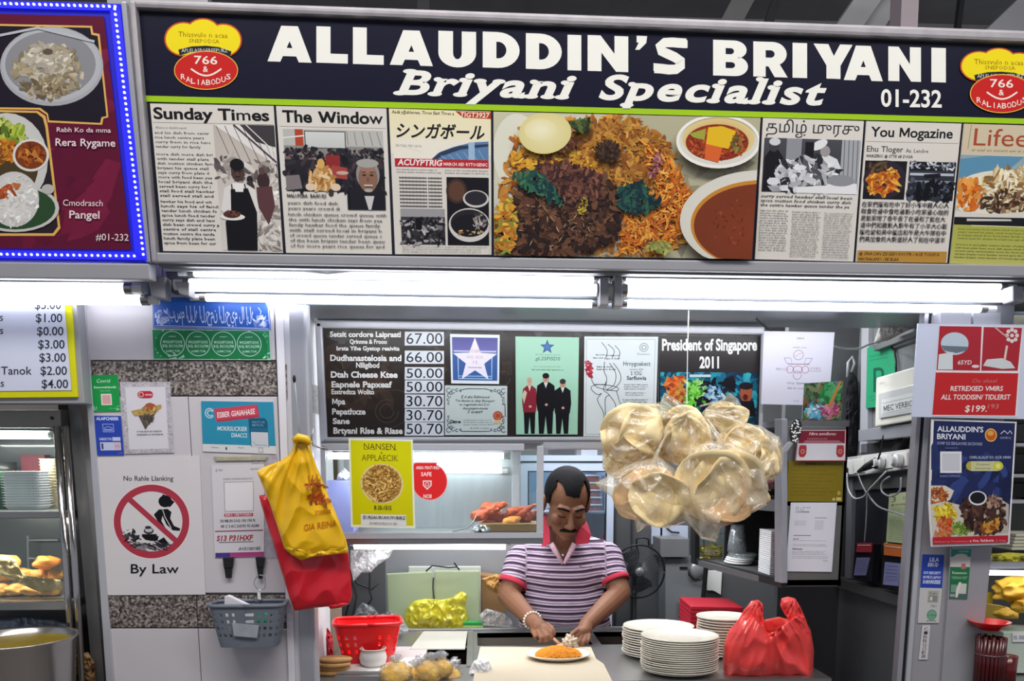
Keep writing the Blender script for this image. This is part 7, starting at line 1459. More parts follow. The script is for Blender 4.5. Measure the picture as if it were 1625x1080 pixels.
for k, (q, tc, lb) in enumerate([([(1357, 862), (1386, 862), (1382, 923), (1352, 915)], '#c43a4a', 'black file box with red card, farthest along the inner wall ledge'), ([(1399, 862), (1436, 866), (1430, 936), (1398, 930)], '#d8743a', 'black file box with orange card, middle of the three'), ([(1437, 866), (1466, 868), (1460, 950), (1434, 942)], '#3ab07c', 'black file box with green card, next to the grey pillar')]):
    t = thing('file_box', lb, 'file box', RW(q[3][0], q[3][1], .04)); onrw('box', q, .03, mat('file_black', '#1b1922', .4, 0, .1, 10), .065, t, .003)
    (a, b_, c_, d) = q; f = lambda u, v: (a[0]+(b_[0]-a[0])*u+(d[0]-a[0])*v, a[1]+(b_[1]-a[1])*u+(d[1]-a[1])*v)
    onrw('coloured_card', [f(.1, -.02), f(.9, -.02), f(.9, .26), f(.1, .26)], .004, mat('card_'+'abc'[k], tc, .5), .070, t, 0)
    onrw('leaflet', [f(.15, .42), f(.85, .42), f(.72, .95), f(.08, .95)], .004, mat('lilac_leaflet', '#8d92c4', .5), .070, t, 0); c = Print(RW, .0715)
    for j in range(5): c.line([f(.2, .5+j*.08), f(.7, .5+j*.08)], .7, '#6a70a8')
    c.build('leaflet_print', t); c = Print(RW, .0715); c.line([f(.15, .05), f(.85, .05)], 1.6, '#e8dcd0'); c.build('card_print', t)
    if k == 1: MB().blob(RW(1406, 864, .06), .009, sub=2).build('lime_knob', mat('lime_plastic', '#b8c83a', .4), t, smooth=True)
# ------------------------------------------------------------------ open steel cabinet
SF = VP(1240, 2.72, 1098, 3.45)
A = P(1240, 740, 2.72); Bp = P(1098, 740, 3.45); dx = P(1344, 740, 2.72).x-A.x
z0 = P(1240, 930, 2.72).z; z1_ = P(1240, 676, 2.72).z; zs_ = P(1240, 802, 2.72).z
cabn = thing('steel_cabinet', 'open steel hanging cabinet facing the cook, papers stuck on its outer side', 'cabinet', (A.x, 2.9, z0))
def floorp(z, th, nm, m):
    MB().prism([(A.x, A.y, z), (A.x+dx, A.y, z), (A.x+dx, 3.32, z), (Bp.x+.05, 3.32, z), (Bp.x, Bp.y-.14, z)], (0, 0, th)).build(nm, m, cabn)
floorp(z0, .022, 'bottom', M['steel2']); floorp(zs_, .014, 'shelf', M['steel2']); floorp(z1_, .02, 'top', M['steel2'])
MB().box((A.x+dx-.01, A.y, z0), (A.x+dx, 3.32, z1_)).build('back', M['black'], cabn); MB().box((A.x+.0, 3.30, z0), (A.x+dx, 3.32, z1_)).build('side_panel', mat('cabinet_inner', '#26272a', .5), cabn)
MB().box((A.x, A.y, z0), (A.x+dx, A.y+.014, z1_)).build('side_panel', mat('weathered_steel', '#7d7d7a', .42, .6, .2, 10), cabn, bevel=.002)
slab(SF, [(1098, 884), (1240, 919), (1240, 932), (1098, 894)], .02, .004).build('front_lip', M['black'], cabn); slab(SF, [(1229, 664), (1241, 664), (1241, 925), (1229, 922)], .02, .006).build('front_post', M['alu'], cabn, bevel=.002); slab(SF, [(1096, 800), (1103, 800), (1103, 893), (1096, 892)], .02, .006).build('front_post', M['black'], cabn)
slab(SF, [(1098, 788), (1240, 797), (1240, 812), (1098, 800)], .015, .004).build('shelf_lip', M['steel2'], cabn)
zf = z0+.023
def onshelf(px, d, y_=None):
    p_ = SF(px, 800, -d); return Vector((p_.x, p_.y, zf))
# foam boxes, nested
fb0 = None; FM = mat('white_foam', '#e9eaee', .6, 0, .02, 20)
pf = onshelf(1222, .05)
for k in range(22):
    c = (pf.x+.018, pf.y+.01, zf+.0072*k); lb = ordl(21-k, 'white foam tray', 'of the cabinet stack')
    if fb0 is None:
        fb0 = thing('foam_tray', lb, 'tray', c, 'white foam trays in the steel cabinet'); MB().prism([(c[0]-.028, c[1]-.06, c[2]), (c[0]+.034, c[1]-.06, c[2]), (c[0]+.034, c[1]+.06, c[2]), (c[0]-.028, c[1]+.06, c[2])], (0, 0, .0058)).build('tray_body', FM, fb0, bevel=.002)
    else: dup(fb0, c, lb, 'white foam trays in the steel cabinet')
cz = onshelf(1172, .09); t = thing('plastic_cups', 'stack of clear plastic cups turned upside down on the cabinet shelf', 'cups', cz+Vector((0, 0, .045)))
for k in range(4): MB().lathe([(.036, .045+.008*k), (.037, .048+.008*k), (.026, .135+.006*k), (.0, .136+.006*k)], cz, 28).build('cup', filmmat('cup_film', '#eef2f4', '#d8dee2', .25, .08, .1) if 'cup_film' not in MATS else MATS['cup_film'], t, smooth=True)
t = thing('lid_pile', 'pile of clear and white plastic lids beneath the upturned cups', 'lids', cz)
for k in range(5): MB().lathe([(0, .004+.008*k), (.05-.003*(k % 2), .004+.008*k), (.053, .008+.008*k), (.048, .011+.008*k), (0, .010+.008*k)], (cz.x+.004*k, cz.y-.02, zf), 24, sy=1.5).build('lid', M['lens'] if k < 3 else MATS['cup_film'], t, smooth=True)
cy0 = onshelf(1128, .06); t = thing('yellow_food_box', 'clear plastic box of bright yellow noodles in the steel cabinet', 'food box', cy0); MB().box((cy0.x-.035, cy0.y-.05, zf), (cy0.x+.04, cy0.y+.05, zf+.105)).build('box', glassmat('clear_plastic_box', '#e8eee6', .3), t)
g = MB(); rnd = random.Random(9)
for k in range(90): c = Vector((cy0.x+rnd.uniform(-.028, .032), cy0.y+rnd.uniform(-.04, .04), zf+rnd.uniform(.006, .05))); d = Vector((rnd.uniform(-1, 1), rnd.uniform(-1, 1), rnd.uniform(-.3, .3))).normalized()*.018; g.tube([c-d, c+d], .0028, 5)
g.build('yellow_filling', mat('bright_yellow_food', '#e8cf10', .45, 0, .1, 30), t, kind='stuff', smooth=True); MB().box((cy0.x-.038, cy0.y-.053, zf+.1055), (cy0.x+.043, cy0.y+.053, zf+.113)).build('lid', MATS['clear_plastic_box'], t)
# things on the upper shelf, behind the papads
zu = zs_+.015; pu = SF(1195, 800, -.08); t = thing('paper_goods', 'white crinkled wrappers on the upper cabinet shelf', 'wrappers', (pu.x, pu.y, zu)); V, F = remesh(MB().blob((pu.x, pu.y, zu+.05), (.05, .09, .05), .5, 12, 4, 6), .008, 1); link_mesh('wrapper', V, F, M['paper'], t)
pu = SF(1215, 700, -.06); t = thing('pink_cloth', 'dusty pink cloth over white bags on the upper cabinet shelf', 'cloth', (pu.x, pu.y, zu+.1)); MB().blob((pu.x+.02, pu.y, zu+.08), (.05, .08, .03), .5, 9, 4, 9).build('cloth', mat('dusty_pink', '#8f5f5f', .8), t, smooth=True); MB().blob((pu.x+.01, pu.y+.02, zu+.15), (.05, .08, .03), .5, 9, 4, 3).build('bag', M['paper'], t, smooth=True)
# papers on the outer side of the cabinet
OS = FP(2.718)
q = [(1255, 797), (1328, 797), (1320, 907), (1247, 906)]; o, c = notice('letter_sheet', 'white letter with small print taped low on the cabinet side', q, 'sheet', '#dcdce6', OS); c.frame(q, 74, 110)
c.border(9, 7, 13, 16, .7, '#7a7a84'); c.line([(17, 8), (17, 12), (22, 12)], .7, '#5a5a64'); c.text('BIR AISIE', 20, 9, 2, '#4a4a54', w=12, res=1); c.text('DAVSNIALENS', 14, 16, 2.2, '#4a4a54', w=17, res=1, off=.03); c.para(8, 29, 28, 38, 3, '#6a6a74', 150, 1.3); c.rect(40, 24, 60, 24.8, '#7a7a84'); c.rect(41, 28, 55, 43, '#cfcfd8')
c.rect(8, 52, 36, 53, '#7a7a84'); c.text('Jaimst', 8, 59, 2, '#4a4a54', w=9, res=1, off=.02); c.para(8, 60, 66, 63, 2.4, '#6a6a74', 151, 1.3); c.para(8, 66, 66, 70, 2.4, '#6a6a74', 152, 1.3); c.text('Modemauca', 8, 75, 2.2, '#3a3a44', w=16, res=1, off=.03); c.para(8, 77, 64, 84, 2.4, '#6a6a74', 153, 1.3); c.para(8, 85, 66, 90, 2.6, '#6a6a74', 154, 1.3); c.text('-awqr', 58, 93, 2, '#7a7a84', w=8, res=1); c.build('print', o)
q = [(1251, 731), (1338, 732), (1337, 796), (1249, 795)]; o, c = notice('licence_plate', 'olive-gold plaque with rows of tiny lettering', q, 'plaque', '#7f6f1e', OS, m=mat('olive_plastic', '#7f6f1e', .3)); c.frame(q, 88, 64)
for k in range(9): c.text('LAISRTUNA TOEISVARNBIT SANOR', 4, 10+k*5.6, 1.8, '#5a4e14', w=40+((k*17) % 40), res=1)
c.rect(28, 2, 44, 6, '#5a4e14'); c.rect(44, 2, 58, 6, '#6a5e1a'); c.ell(82, 50, 3, 3.4, '#b0a050'); c.rect(72, 58, 76, 62, '#c9bd7a'); c.rect(78, 57, 86, 62, '#c9bd7a'); c.build('print', o)
q = [(1267, 681), (1343, 681), (1342, 731), (1262, 731)]; o, c = notice('permit_sign', 'white and maroon card sign with two red emblems', q, 'sign', '#d4d2da', FP(2.705), m=M['paper']); c.frame(q, 78, 50)
c.rect(2, 2, 76, 22, '#7c2434'); c.text('Nbra aondlunac', 18, 9, 4.4, '#e8d0d4', w=44, shear=.2, off=.01); c.text('PANISIMANAGET', 16, 16, 2, '#c898a0', w=32, res=1); c.rect(12, 18, 68, 19, '#c898a0'); c.rect(10, 20, 72, 20.8, '#c898a0')
for x in (10, 69): c.poly([(x-5, 25), (x+5, 25), (x+6, 30), (x+6, 39), (x+3, 44), (x-3, 44), (x-6, 39), (x-6, 30)], '#a83a3a'); c.ring(x, 35, 3, 3.5, 1, '#e0b0a0', 14)
c.border(0, 0, 78, 50, 1, '#b8434f'); c.build('print', o)
# picture cards and clutter above
q = [(1276, 608), (1338, 604), (1334, 680), (1272, 678)]; o, c = notice('picture_card', 'colourful picture card of fruit and flowers above the maroon sign', q, 'card', '#6a7a5a', FP(2.76)); c.frame(q, 60, 76)
c.blobs(B(0, 0, 60, 76), ['#4a6a48', '#7a8a58', '#8a5a3a', '#5a7a8a', '#3a4a3a'], 160, 6, 160); c.blobs(E(40, 18, 12, 16), ['#3a9a5a', '#5ab070', '#2a7a44'], 50, 5, 161); c.blobs(E(20, 48, 14, 9), ['#5aa8c8', '#7ac0d8', '#d8d8d0'], 50, 4, 162); c.blobs(E(42, 46, 12, 9), ['#c86a8a', '#d88a9a', '#a84a6a'], 44, 4, 163); c.poly([(54, 0), (58, 0), (44, 40), (38, 40)], '#c8884a'); c.rect(0, 62, 60, 76, '#2a1d20')
for k in range(5): c.rect(3+k*11, 62, 11+k*11, 74, ['#b8443a', '#3a2a2a', '#8a5a4a', '#7a2434', '#2a2024'][k])
c.build('print', o)
sk = thing('skimmer', 'patterned black and white slotted skimmer on a steel handle', 'skimmer', P(1262, 705, 2.66)); SKP = FP(2.66)
pts = [(1262+9.5*math.cos(a)-5*math.sin(a)*0, 683+19*math.sin(a)) for a in np.linspace(0, 6.28, 25)[:-1]]; pts = [(x+(690-y)*.12, y) for x, y in pts]; o = slab(SKP, pts, .003).build('blade', M['black'], sk); c = Print(SKP, .001); c.clip = None
rnd = random.Random(3)
for k in range(60):
    x, y = rnd.uniform(1252, 1273), rnd.uniform(666, 700)
    if ((x-(690-y)*.12-1262)/8.5)**2+((y-683)/17.5)**2 < 1: c.ell(x, y, 1.5, 1.3, '#e6e6e8', n=7)
c.build('pattern', sk); slab(SKP, [(1252, 700), (1259, 703), (1250, 716), (1240, 722), (1239, 715), (1246, 706)], .006, .002).build('handle', M['alu'], sk, bevel=.002)
cl = thing('black_apron', 'black apron and straps hanging behind the picture card', 'apron', P(1348, 720, 3.31))
Pillow([(1342, 598), (1352, 590), (1362, 600), (1362, 660), (1360, 726), (1338, 724), (1340, 660)], FP(3.31), .025, wr=.02, fr=.08, seed=61, na=90, nr=14).mb().build('fabric', mat('black_fabric', '#1a1b20', .85, 0, .2, 20), cl, smooth=True)
MB().tube([P(1345, 598, 3.31), P(1346, 575, 3.31), P(1352, 566, 3.31), P(1356, 576, 3.31), P(1351, 590, 3.31)], .006, 6).build('strap', M['wcable'], cl, smooth=True)
tg_(MB().tube([P(x, y, 2.77+.45*k/24) for k, (x, y) in enumerate(spl([(1320, 548), (1340, 553), (1362, 553), (1380, 546), (1400, 540)]))], .0038, 6).build('pale_cable', M['wcable'], smooth=True), 'pale cable sagging from the white notice to the inner wall', 'cable')
tg_(MB().tube([P(x, y, 2.7) for x, y in spl([(1200, 505), (1208, 512), (1218, 520), (1226, 524)])], .003, 6).build('thin_cable', M['cable'], smooth=True), 'thin black cable over the corner of the white notice', 'cable')
# ------------------------------------------------------------------ notices on the grey pillar
WP_ = FP(2.405)
q = [(1457, 513), (1640, 515), (1640, 665), (1447, 661)]; o = slab(WP_, q, .006).build('promo_board', mat('white_promo_board', '#c9d0e6', .4, 0, .04, 6, coat=.2)); tag(o, 'pale board with red promotion panels on the grey pillar', 'sign board')
slab(FP(2.42), [(1493, 496), (1541, 496), (1541, 530), (1493, 530)], .04).build('hanger', M['alulight'], o); slab(FP(2.42), [(1545, 496), (1588, 496), (1588, 530), (1545, 530)], .04).build('hanger', M['alulight'], o)
c = Print(WP_, .001); c.poly([(1490.5, 515.5), (1623, 518), (1614, 661), (1479, 660)], '#e3dfe4')
c.poly([(1491, 517), (1558, 518), (1555, 588), (1486, 587)], '#a82c38'); c.poly([(1561, 518.5), (1622, 520), (1615, 588), (1557, 588)], '#a82c38'); c.poly([(1485, 590.5), (1616, 592), (1611, 659), (1479.5, 658)], '#c02a2e')
c.ell(1515, 545, 22, 18, '#b9c8d6'); c.poly([(1493, 548), (1537, 550), (1534, 556), (1518, 560), (1498, 556)], '#6a7480'); c.poly([(1490, 562), (1512, 558), (1512, 586), (1488, 586)], '#cfd6da'); c.text('65YD', 1520, 578, 6.5, '#e8dede', w=22, off=.01, shear=.2); c.ell(1548, 581, 6, 2.5, '#e0d0d0')
for k in range(8): a = k*.785; c.ell(1606+8*math.cos(a), 532+9*math.sin(a), 3.2, 3.2, '#ddd0d2', n=10)
c.ell(1606, 532, 3, 3, '#ddd0d2'); c.line([(1578, 518), (1592, 530), (1600, 534)], 2.5, '#c9a0a4'); c.poly([(1560, 580), (1566, 570), (1590, 568), (1604, 574), (1611, 584), (1590, 585)], '#cdd2d6'); c.line([(1594, 572), (1598, 548)], 3.5, '#d9c8bc')
c.text('RETREXIED VMIRS', 1508, 620, 7.6, '#f0dcdc', w=84, off=.02, shear=.15); c.text('ALL TODDISIN/ TIDLERST', 1493, 633.5, 7.6, '#f0dcdc', w=111, off=.02, shear=.2); c.text('$199.', 1531, 653, 10, '#f4e4e0', w=35, off=.012, shear=.15); c.text('193', 1567, 648, 7, '#d88888', w=18, shear=.2); c.text('Oe shael', 1543, 607, 6, '#d87878', w=40, shear=.3); c.build('print', o)
NP = FP(2.412)
q = [(1478.5, 664), (1613.5, 669), (1602, 863), (1478, 867), (1474, 800)]; o = slab(NP, q, .004).build('menu_poster', M['paper']); tag(o, 'navy poster of grilled chicken platter reading ALLAUDDIN\'S BRIYANI', 'poster')
c = Print(NP, .001); c.poly(q, '#e4e0e4'); q2 = [(1482, 667), (1611, 671), (1600, 848), (1481, 852), (1477, 795)]; c.poly(q2, '#232c58'); c.clip = [(1478, 667), (1611, 671), (1600, 858), (1477, 866)]
c.blobs(PG([(1482, 720), (1608, 730), (1604, 790), (1480, 780)]), ['#2a3668', '#1e274e', '#31407a'], 30, 14, 170)
c.text("ALLAUDDIN'S", 1487.5, 684, 8.2, '#e4e4ee', w=73, off=.02, slope=.02); c.text('BRIYANI', 1487, 696, 8.2, '#e4e4ee', w=45, off=.02, slope=.02); c.text('SOMP E.E SENLAONE SACHORIS', 1487, 705, 4.6, '#9aa0c4', w=72, off=.02, res=1, slope=.02); c.text('ANASENANAIMI', 1500, 711.5, 2, '#8a90b8', w=20, res=1)
c.ell(1572.5, 690, 9.5, 10.5, '#e8c85a'); c.ell(1572.5, 690, 8, 9, '#c85a2a'); c.ell(1572, 687, 5, 4, '#d8a84a'); c.line([(1588, 688), (1594, 683), (1599, 688), (1603, 683), (1606, 688)], 1.4, '#d8d8e4'); c.text('SAMBOJ', 1587, 696, 3.4, '#a8aac4', w=17, res=1)
c.rect(1492, 716, 1526, 750, '#e4e4ea'); c.rect(1495, 719, 1523, 747, '#c9cad4'); c.text('SNARROATMANA', 1491, 756.5, 3, '#9aa0c4', w=32, res=1); c.text('CMRLALALIV EO GCR MMM', 1538, 727.5, 4.4, '#a8b0d0', w=66, off=.02, res=1)
c.ell(1541, 739, 8, 7.5, '#b8a84a'); c.rect(1541, 731.5, 1584, 747, '#c8c89a'); c.ell(1584, 739, 8, 7.5, '#c8cc4a'); c.ell(1584, 739, 4, 4, '#e8e87a'); c.text('Oreaneer', 1549, 738, 3.6, '#5a5a3a', w=22, res=1, shear=.2); c.text('bartusioan', 1548, 744, 3.2, '#5a5a3a', w=24, res=1)
c.poly([(1477, 770), (1500, 770), (1514, 778), (1508, 792), (1494, 802), (1478, 806)], '#d8d0c0'); c.blobs(E(1488, 788, 14, 14), ['#a8582a', '#c87a3c', '#8a4420', '#b86a3a'], 80, 3, 171)
c.poly([(1474, 800), (1500, 795), (1560, 810), (1600, 800), (1600, 850), (1480, 852)], '#cfc8bc'); c.poly([(1556, 790), (1580, 786), (1601, 800), (1600, 845), (1560, 850)], '#b8b2a8')
c.blobs(PG([(1482, 806), (1508, 798), (1520, 815), (1510, 832), (1490, 830)]), ['#d8b81c', '#e8d03a', '#b8941c', '#f0e05a'], 120, 3, 172, 2.); c.blobs(E(1500, 830, 12, 9), ['#c8542a', '#d87a4a', '#a83c1c'], 50, 3, 173); c.blobs(E(1527, 838, 16, 10), ['#7a9a3a', '#a8bc5a', '#5a7a2a'], 60, 3.4, 174); c.blobs(PG([(1484, 840), (1510, 838), (1512, 851), (1484, 851)]), ['#c86a3a', '#d88a5a', '#a84a2a'], 50, 2.6, 175)
c.blobs(PG([(1524, 800), (1545, 790), (1580, 792), (1598, 815), (1594, 840), (1560, 848), (1535, 835)]), ['#3a2420', '#52342a', '#2a1a1a', '#6a4638', '#47302c'], 230, 4.6, 176); c.blobs(E(1572, 835, 16, 8, -.4), ['#b8742a', '#8a4a20', '#c8903a'], 40, 3.4, 177); c.blobs(E(1578, 795, 12, 8), ['#8a6a5a', '#a88a7a', '#5a3c34'], 40, 3.4, 178)
c.ell(1551.5, 790, 14.5, 11.5, '#dcdce0', n=26); c.ell(1551.5, 789.5, 12, 9.2, '#1d1a24', n=26)
c.clip = None; c.poly([(1480, 852), (1600, 849), (1599.5, 860), (1480.5, 863.5)], '#b82434'); c.text('Noltcurous Teraswanaes', 1483, 860.5, 2.6, '#e8a0a8', w=54, res=1, slope=-.02); c.text('a'+' One Guldseria', 1539, 859.5, 3.8, '#f0dcdc', w=38, off=.02, res=1, slope=-.02); c.text('C: Soew', 1580, 858.5, 2.8, '#e8a0a8', w=16, res=1); c.build('print', o)
GP = FP(2.4685)
q = [(1463.5, 879), (1498.5, 880), (1495, 933), (1460, 932)]; o, c = notice('blue_pillar_sticker', 'blue sticker at the top of the narrow pillar face', q, 'sticker', '#2c46a8', GP); c.frame(q, 35, 53)
for t, x, y, h, w in [('LILA', 12, 11, 6, 15), ('BIRUD', 10, 19, 6, 17), ('SUS REICISITY', 4, 31, 4, 28), ('RUVE E LAPOU', 4, 38, 4, 28), ('DARNRKEEEE', 4, 46, 5.4, 28)]: c.text(t, x, y, h, '#d8def4', w=w, off=.03, res=1, shear=.1)
c.build('print', o)
q = [(1460, 932), (1495, 933), (1490, 988), (1456.5, 988)]; o, c = notice('white_pillar_sticker', 'white sticker with green stamp below the blue pillar sticker', q, 'sticker', '#c6c5c6', GP); c.frame(q, 35, 56)
c.rect(13, 4, 31, 24, '#aeb0a8'); c.rect(15, 12, 29, 22, '#8a8c88'); c.text('Eagle', 16, 10, 3.6, '#5a5c58', w=12, res=1); c.rect(17, 14, 21, 20, '#d4d4d0'); c.text('781', 19, 31, 4, '#6a6c68', w=9, res=1); c.ell(22, 43, 8, 8.5, '#7aa890'); c.ring(22, 43, 8, 8.5, 1, '#4a8a6a'); c.text('LUCENSI', 15, 45, 3, '#2a5a44', w=14, res=1); c.rect(14, 52, 30, 53, '#4a6a5a'); c.build('print', o)
q = [(1464, 992), (1476.5, 992), (1472, 1046), (1458, 1046)]; o, c = notice('number_strip', 'narrow white strip of upright numbers low on the pillar', q, 'sticker', '#d2ced0', GP); c.frame(q, 13, 54)
for k, ch in enumerate('CIBBGOE8'): c.text(ch, 3.5, 8+k*6.2, 5, '#3a383c', w=6, res=2)
c.build('print', o)
q = [(1509, 871), (1541.5, 871), (1535, 950), (1505.5, 949)]; o, c = notice('green_pillar_sticker', 'tall green and white sticker on the wider pillar face', q, 'sticker', '#d0ccc6', Plane(WR.p0+WR.n*.0125, WR.n)); c.frame(q, 32, 78)
c.rect(0, 0, 32, 12, '#2f8a78'); c.ell(16, 20, 15, 13, '#d4cec8'); c.rect(0, 28, 32, 64, '#2a7048'); c.rect(0, 64, 32, 78, '#4a6a64'); c.rect(18, 23, 25, 31, '#c07078'); c.text('WANMAEE', 12, 5, 3, '#b8d8cc', w=16, res=1); c.text('ASNUTEW', 12, 10, 2.4, '#b8d8cc', w=14, res=1); c.text('Dauauseeno', 4, 39, 4, '#c8dcc8', w=24, off=.02, res=1); c.text('VEEIRNAUSET', 3, 47, 4, '#8ab898', w=26, off=.02, res=1)
c.rect(16, 54, 29, 70, '#c8ccc4'); c.rect(3, 56, 13, 68, '#7a9a88'); c.poly([(12, 62), (16, 52), (20, 52), (15, 76), (11, 76)], '#dcdcd6'); c.rect(2, 71, 10, 75, '#9ab0a8'); c.build('print', o)
# ------------------------------------------------------------------ food cabinet of the stall beyond the pillar
LC = FP(2.52)
S('wall_neighbour_rear', MB().box((-2.8, 3.30, 0), (-.95, 3.34, 2.5)), mat('neighbour_wall', '#6b6a6c', .4, .1, .25, 5))
S('trim_10', slab(FP(2.56), [(108, 640), (128, 640), (176, 1200), (158, 1200)], .05), M['steel2']); S('trim_11', slab(FP(2.60), [(92, 640), (112, 640), (160, 1200), (120, 1200)], .03), M['blackgloss'])
lc = thing('food_cabinet', 'steel and glass food cabinet with twin chrome posts beside the pillar', 'cabinet', LC(40, 1000))
slab(LC, [(-120, 650), (96, 650), (97, 678), (-120, 678)], .05).build('top_rail', mat('brass_grey_rail', '#8c8982', .4, .5, .1, 8), lc, bevel=.003); MB().blob(LC(82, 663, .002), .005, sub=2).build('bolt', M['darksteel'], lc, smooth=True)
CHR = mat('chrome_post', '#b9b6b4', .12, .95, .05, 8)
for x0, x1 in ((90, 117), (104, 131)): MB().tube([LC(x0, 676, .005), LC(x1+8, 1200, .005)], .0095, 14).build('post', CHR, lc, smooth=True)
lz1, lz2 = LC(40, 812).z, LC(40, 956).z; xL, xR_ = -1.9, LC(96, 812).x
MB().box((xL, 2.53, lz1-.02), (xR_, 3.0, lz1)).build('shelf', M['steel'], lc, bevel=.002); MB().box((xL, 2.53, lz2-.025), (LC(106, 956).x, 3.0, lz2)).build('shelf', M['steel'], lc, bevel=.002)
MB().box((xL, 3.02, lz2-.6), (-.98, 3.03, lz1+.30)).build('back_glass', mat('smoked_glass', '#3a3c3f', .25, .1, .3, 3, coat=.4), lc)
for y in (876, 905): MB().tube([P(44, y-20, 2.98), P(92, y-20, 2.98)], .004, 6).build('rear_bar', M['steel'], lc)
MB().tube([P(44, 850, 2.98), P(46, 945, 2.98)], .004, 6).build('rear_bar', M['steel'], lc)
MB().box((xL, 2.545, lz2), (xR_-.01, 2.549, lz1+.30)).build('glass_pane', M['glass'], lc)
t = thing('cabinet_tube_light', 'tube lamp inside the top of the neighbouring food cabinet', 'light', P(20, 690, 2.7)); MB().tube([P(-60, 689, 2.7), P(78, 690, 2.7)], .0135, 12).build('tube', M['tube2'], t, smooth=True); MB().tube([P(78, 690, 2.7), P(84, 690, 2.7)], .012, 10).build('tube_cap', M['lens'], t)
tag(MB().box((xL, 2.75, lz1+.235), (P(88, 720, 2.9).x, 3.0, lz1+.245)).build('cabinet_top_sheet', M['alugrey']), 'pale sheet roofing the neighbouring food cabinet', 'sheet')
# bowls, trays on the upper shelf
gp = mat('green_melamine', '#3f8a55', .35, 0, .08, 10, coat=.2); g0 = None; c0 = P(-6, 812, 2.72)
for k in range(17):
    c = (c0.x, 2.72, lz1+.0068*k); lb = ordl(16-k, 'green plate', 'of the cabinet stack')
    if g0 is None: g0 = thing('green_plate', lb, 'plate', c, 'green plates on the cabinet shelf'); MB().lathe([(0, 0), (.035, 0), (.052, .009), (.050, .010), (.03, .002), (0, .002)], c, 28).build('dish', gp, g0, smooth=True)
    else: dup(g0, c, lb, 'green plates on the cabinet shelf')
def tray_stack(px, Y, n, w, gap, lb, of, grp, m, name, h=.012, zb=None):
    t0 = None; a = P(px, 812, Y)
    for k in range(n):
        c = (a.x, Y, (zb or lz1)+gap*k); L = ordl(n-1-k, lb, of)
        if t0 is None:
            t0 = thing(name, L, 'tray', c, grp); mb_ = MB(); V = []
            for (ww, zz) in ((w*.42, 0), (w*.5, h), (w*.53, h), (w*.53, h+.0015), (w*.5, h+.0015)):
                V += [Vector(c)+Vector((math.copysign(abs(math.cos(q))**.4, math.cos(q))*ww, math.copysign(abs(math.sin(q))**.4, math.sin(q))*ww*.8, zz)) for q in [2*math.pi*i/24 for i in range(24)]]
            mb_.add(V, [(j*24+i, j*24+(i+1) % 24, (j+1)*24+(i+1) % 24, (j+1)*24+i) for j in range(4) for i in range(24)]+[tuple(range(23, -1, -1)), tuple(range(96, 120))]); mb_.build('tray_body', m, t0)
        else: dup(t0, c, L, grp)
tray_stack(46, 2.70, 14, .118, .0082, 'white foam bowl', 'between green plates and beige boxes', 'white foam bowls on the cabinet shelf', FM, 'foam_bowl')
tray_stack(84, 2.78, 16, .05, .0098, 'beige food box', 'stack beside the chrome post', 'beige food boxes on the cabinet shelf', mat('beige_carton', '#b9ab8c', .7, 0, .08, 20), 'beige_box')
tag(MB().lathe([(.0, .0), (.035, 0), (.038, .05), (.036, .05), (.0, .045)], (P(8, 750, 2.92).x, 2.92, lz1+.10), 20).build('dark_tin', M['darksteel'], smooth=True), 'dark tin behind the green plates', 'tin')
tag(MB().box((P(36, 740, 2.95).x, 2.94, lz1), (P(74, 740, 2.95).x, 2.98, lz1+.175)).build('maroon_box', mat('maroon_card', '#6a2430', .6)), 'maroon box at the back of the upper shelf', 'box')
# bread rolls on the lower shelf
rb = [(4, 946, .031, 0, 'bottom row'), (26, 944, .030, 0, 'bottom row'), (52, 945, .030, 0, ''), (80, 944, .033, 0, ''), (8, 926, .032, 1, ''), (36, 926, .034, 1, ''), (66, 930, .030, 1, ''), (90, 930, .027, 1, ''), (76, 913, .034, 2, ''), (10, 905, .036, 2, '')]
rl = ['pale golden roll at the picture edge on the lowest row', 'golden roll second along the lowest row', 'golden roll third along the lowest row', 'wide golden roll at the post end of the lowest row', 'roll above the lowest row by the picture edge', 'large roll in the middle of the second row', 'small roll beside the torn bag in the second row', 'browned roll against the chrome post', 'orange-brown domed roll on top of the pile near the post', 'pale roll topping the pile at the picture edge']
for k, (x, y, r, row, _) in enumerate(rb):
    c = P(x, y, 2.66+.03*(row % 2)); c.z = lz2+r*.62+[0, .043, .085][row]; t = thing('bread_roll', rl[k], 'bread roll', c, 'bread rolls in the food cabinet')
    MB().blob(c, (r*1.1, r, r*.66), .16, 7, 3, k+70, .9).build('crust', mat('golden_crust', '#cf9a52', .5, 0, .3, 20, .2, 40) if k != 8 else mat('orange_crust', '#c9782c', .5, 0, .2, 20), t, smooth=True)
crumple([(-20, 885), (10, 880), (26, 888), (32, 905), (50, 920), (70, 924), (96, 918), (98, 935), (60, 938), (30, 925), (0, 912), (-20, 915)], 2.6, 'crumpled cream paper draped over the bread rolls', .02, 71, mat('cream_crinkled', '#dcc690', .6, 0, .1, 15, .3, 30), 'bread_paper', 'paper', .02)
crumple([(-30, 986), (40, 978), (85, 982), (110, 990), (112, 1010), (60, 1012), (-30, 1012)], 2.62, 'pale blue plastic sheet crumpled behind the curry pot', .03, 72, mat('pale_blue_plastic', '#9aa6b4', .4, 0, .15, 12, .4, 25), 'plastic_sheet', 'sheet')
tag(MB().box((xL, 2.56, .0), (P(128, 1060, 2.6).x, 2.95, P(40, 1040, 2.6).z)).build('neighbour_counter', M['steel2'], bevel=.003), 'steel counter below the bread cabinet', 'counter')
crumple([(112, 1040), (140, 1034), (150, 1050), (152, 1090), (116, 1095)], 2.55, 'mottled brown food bag at the foot of the chrome posts', .02, 73, mat('mottled_brown', '#8a6a48', .6, 0, .5, 60), 'food_bag', 'bag')
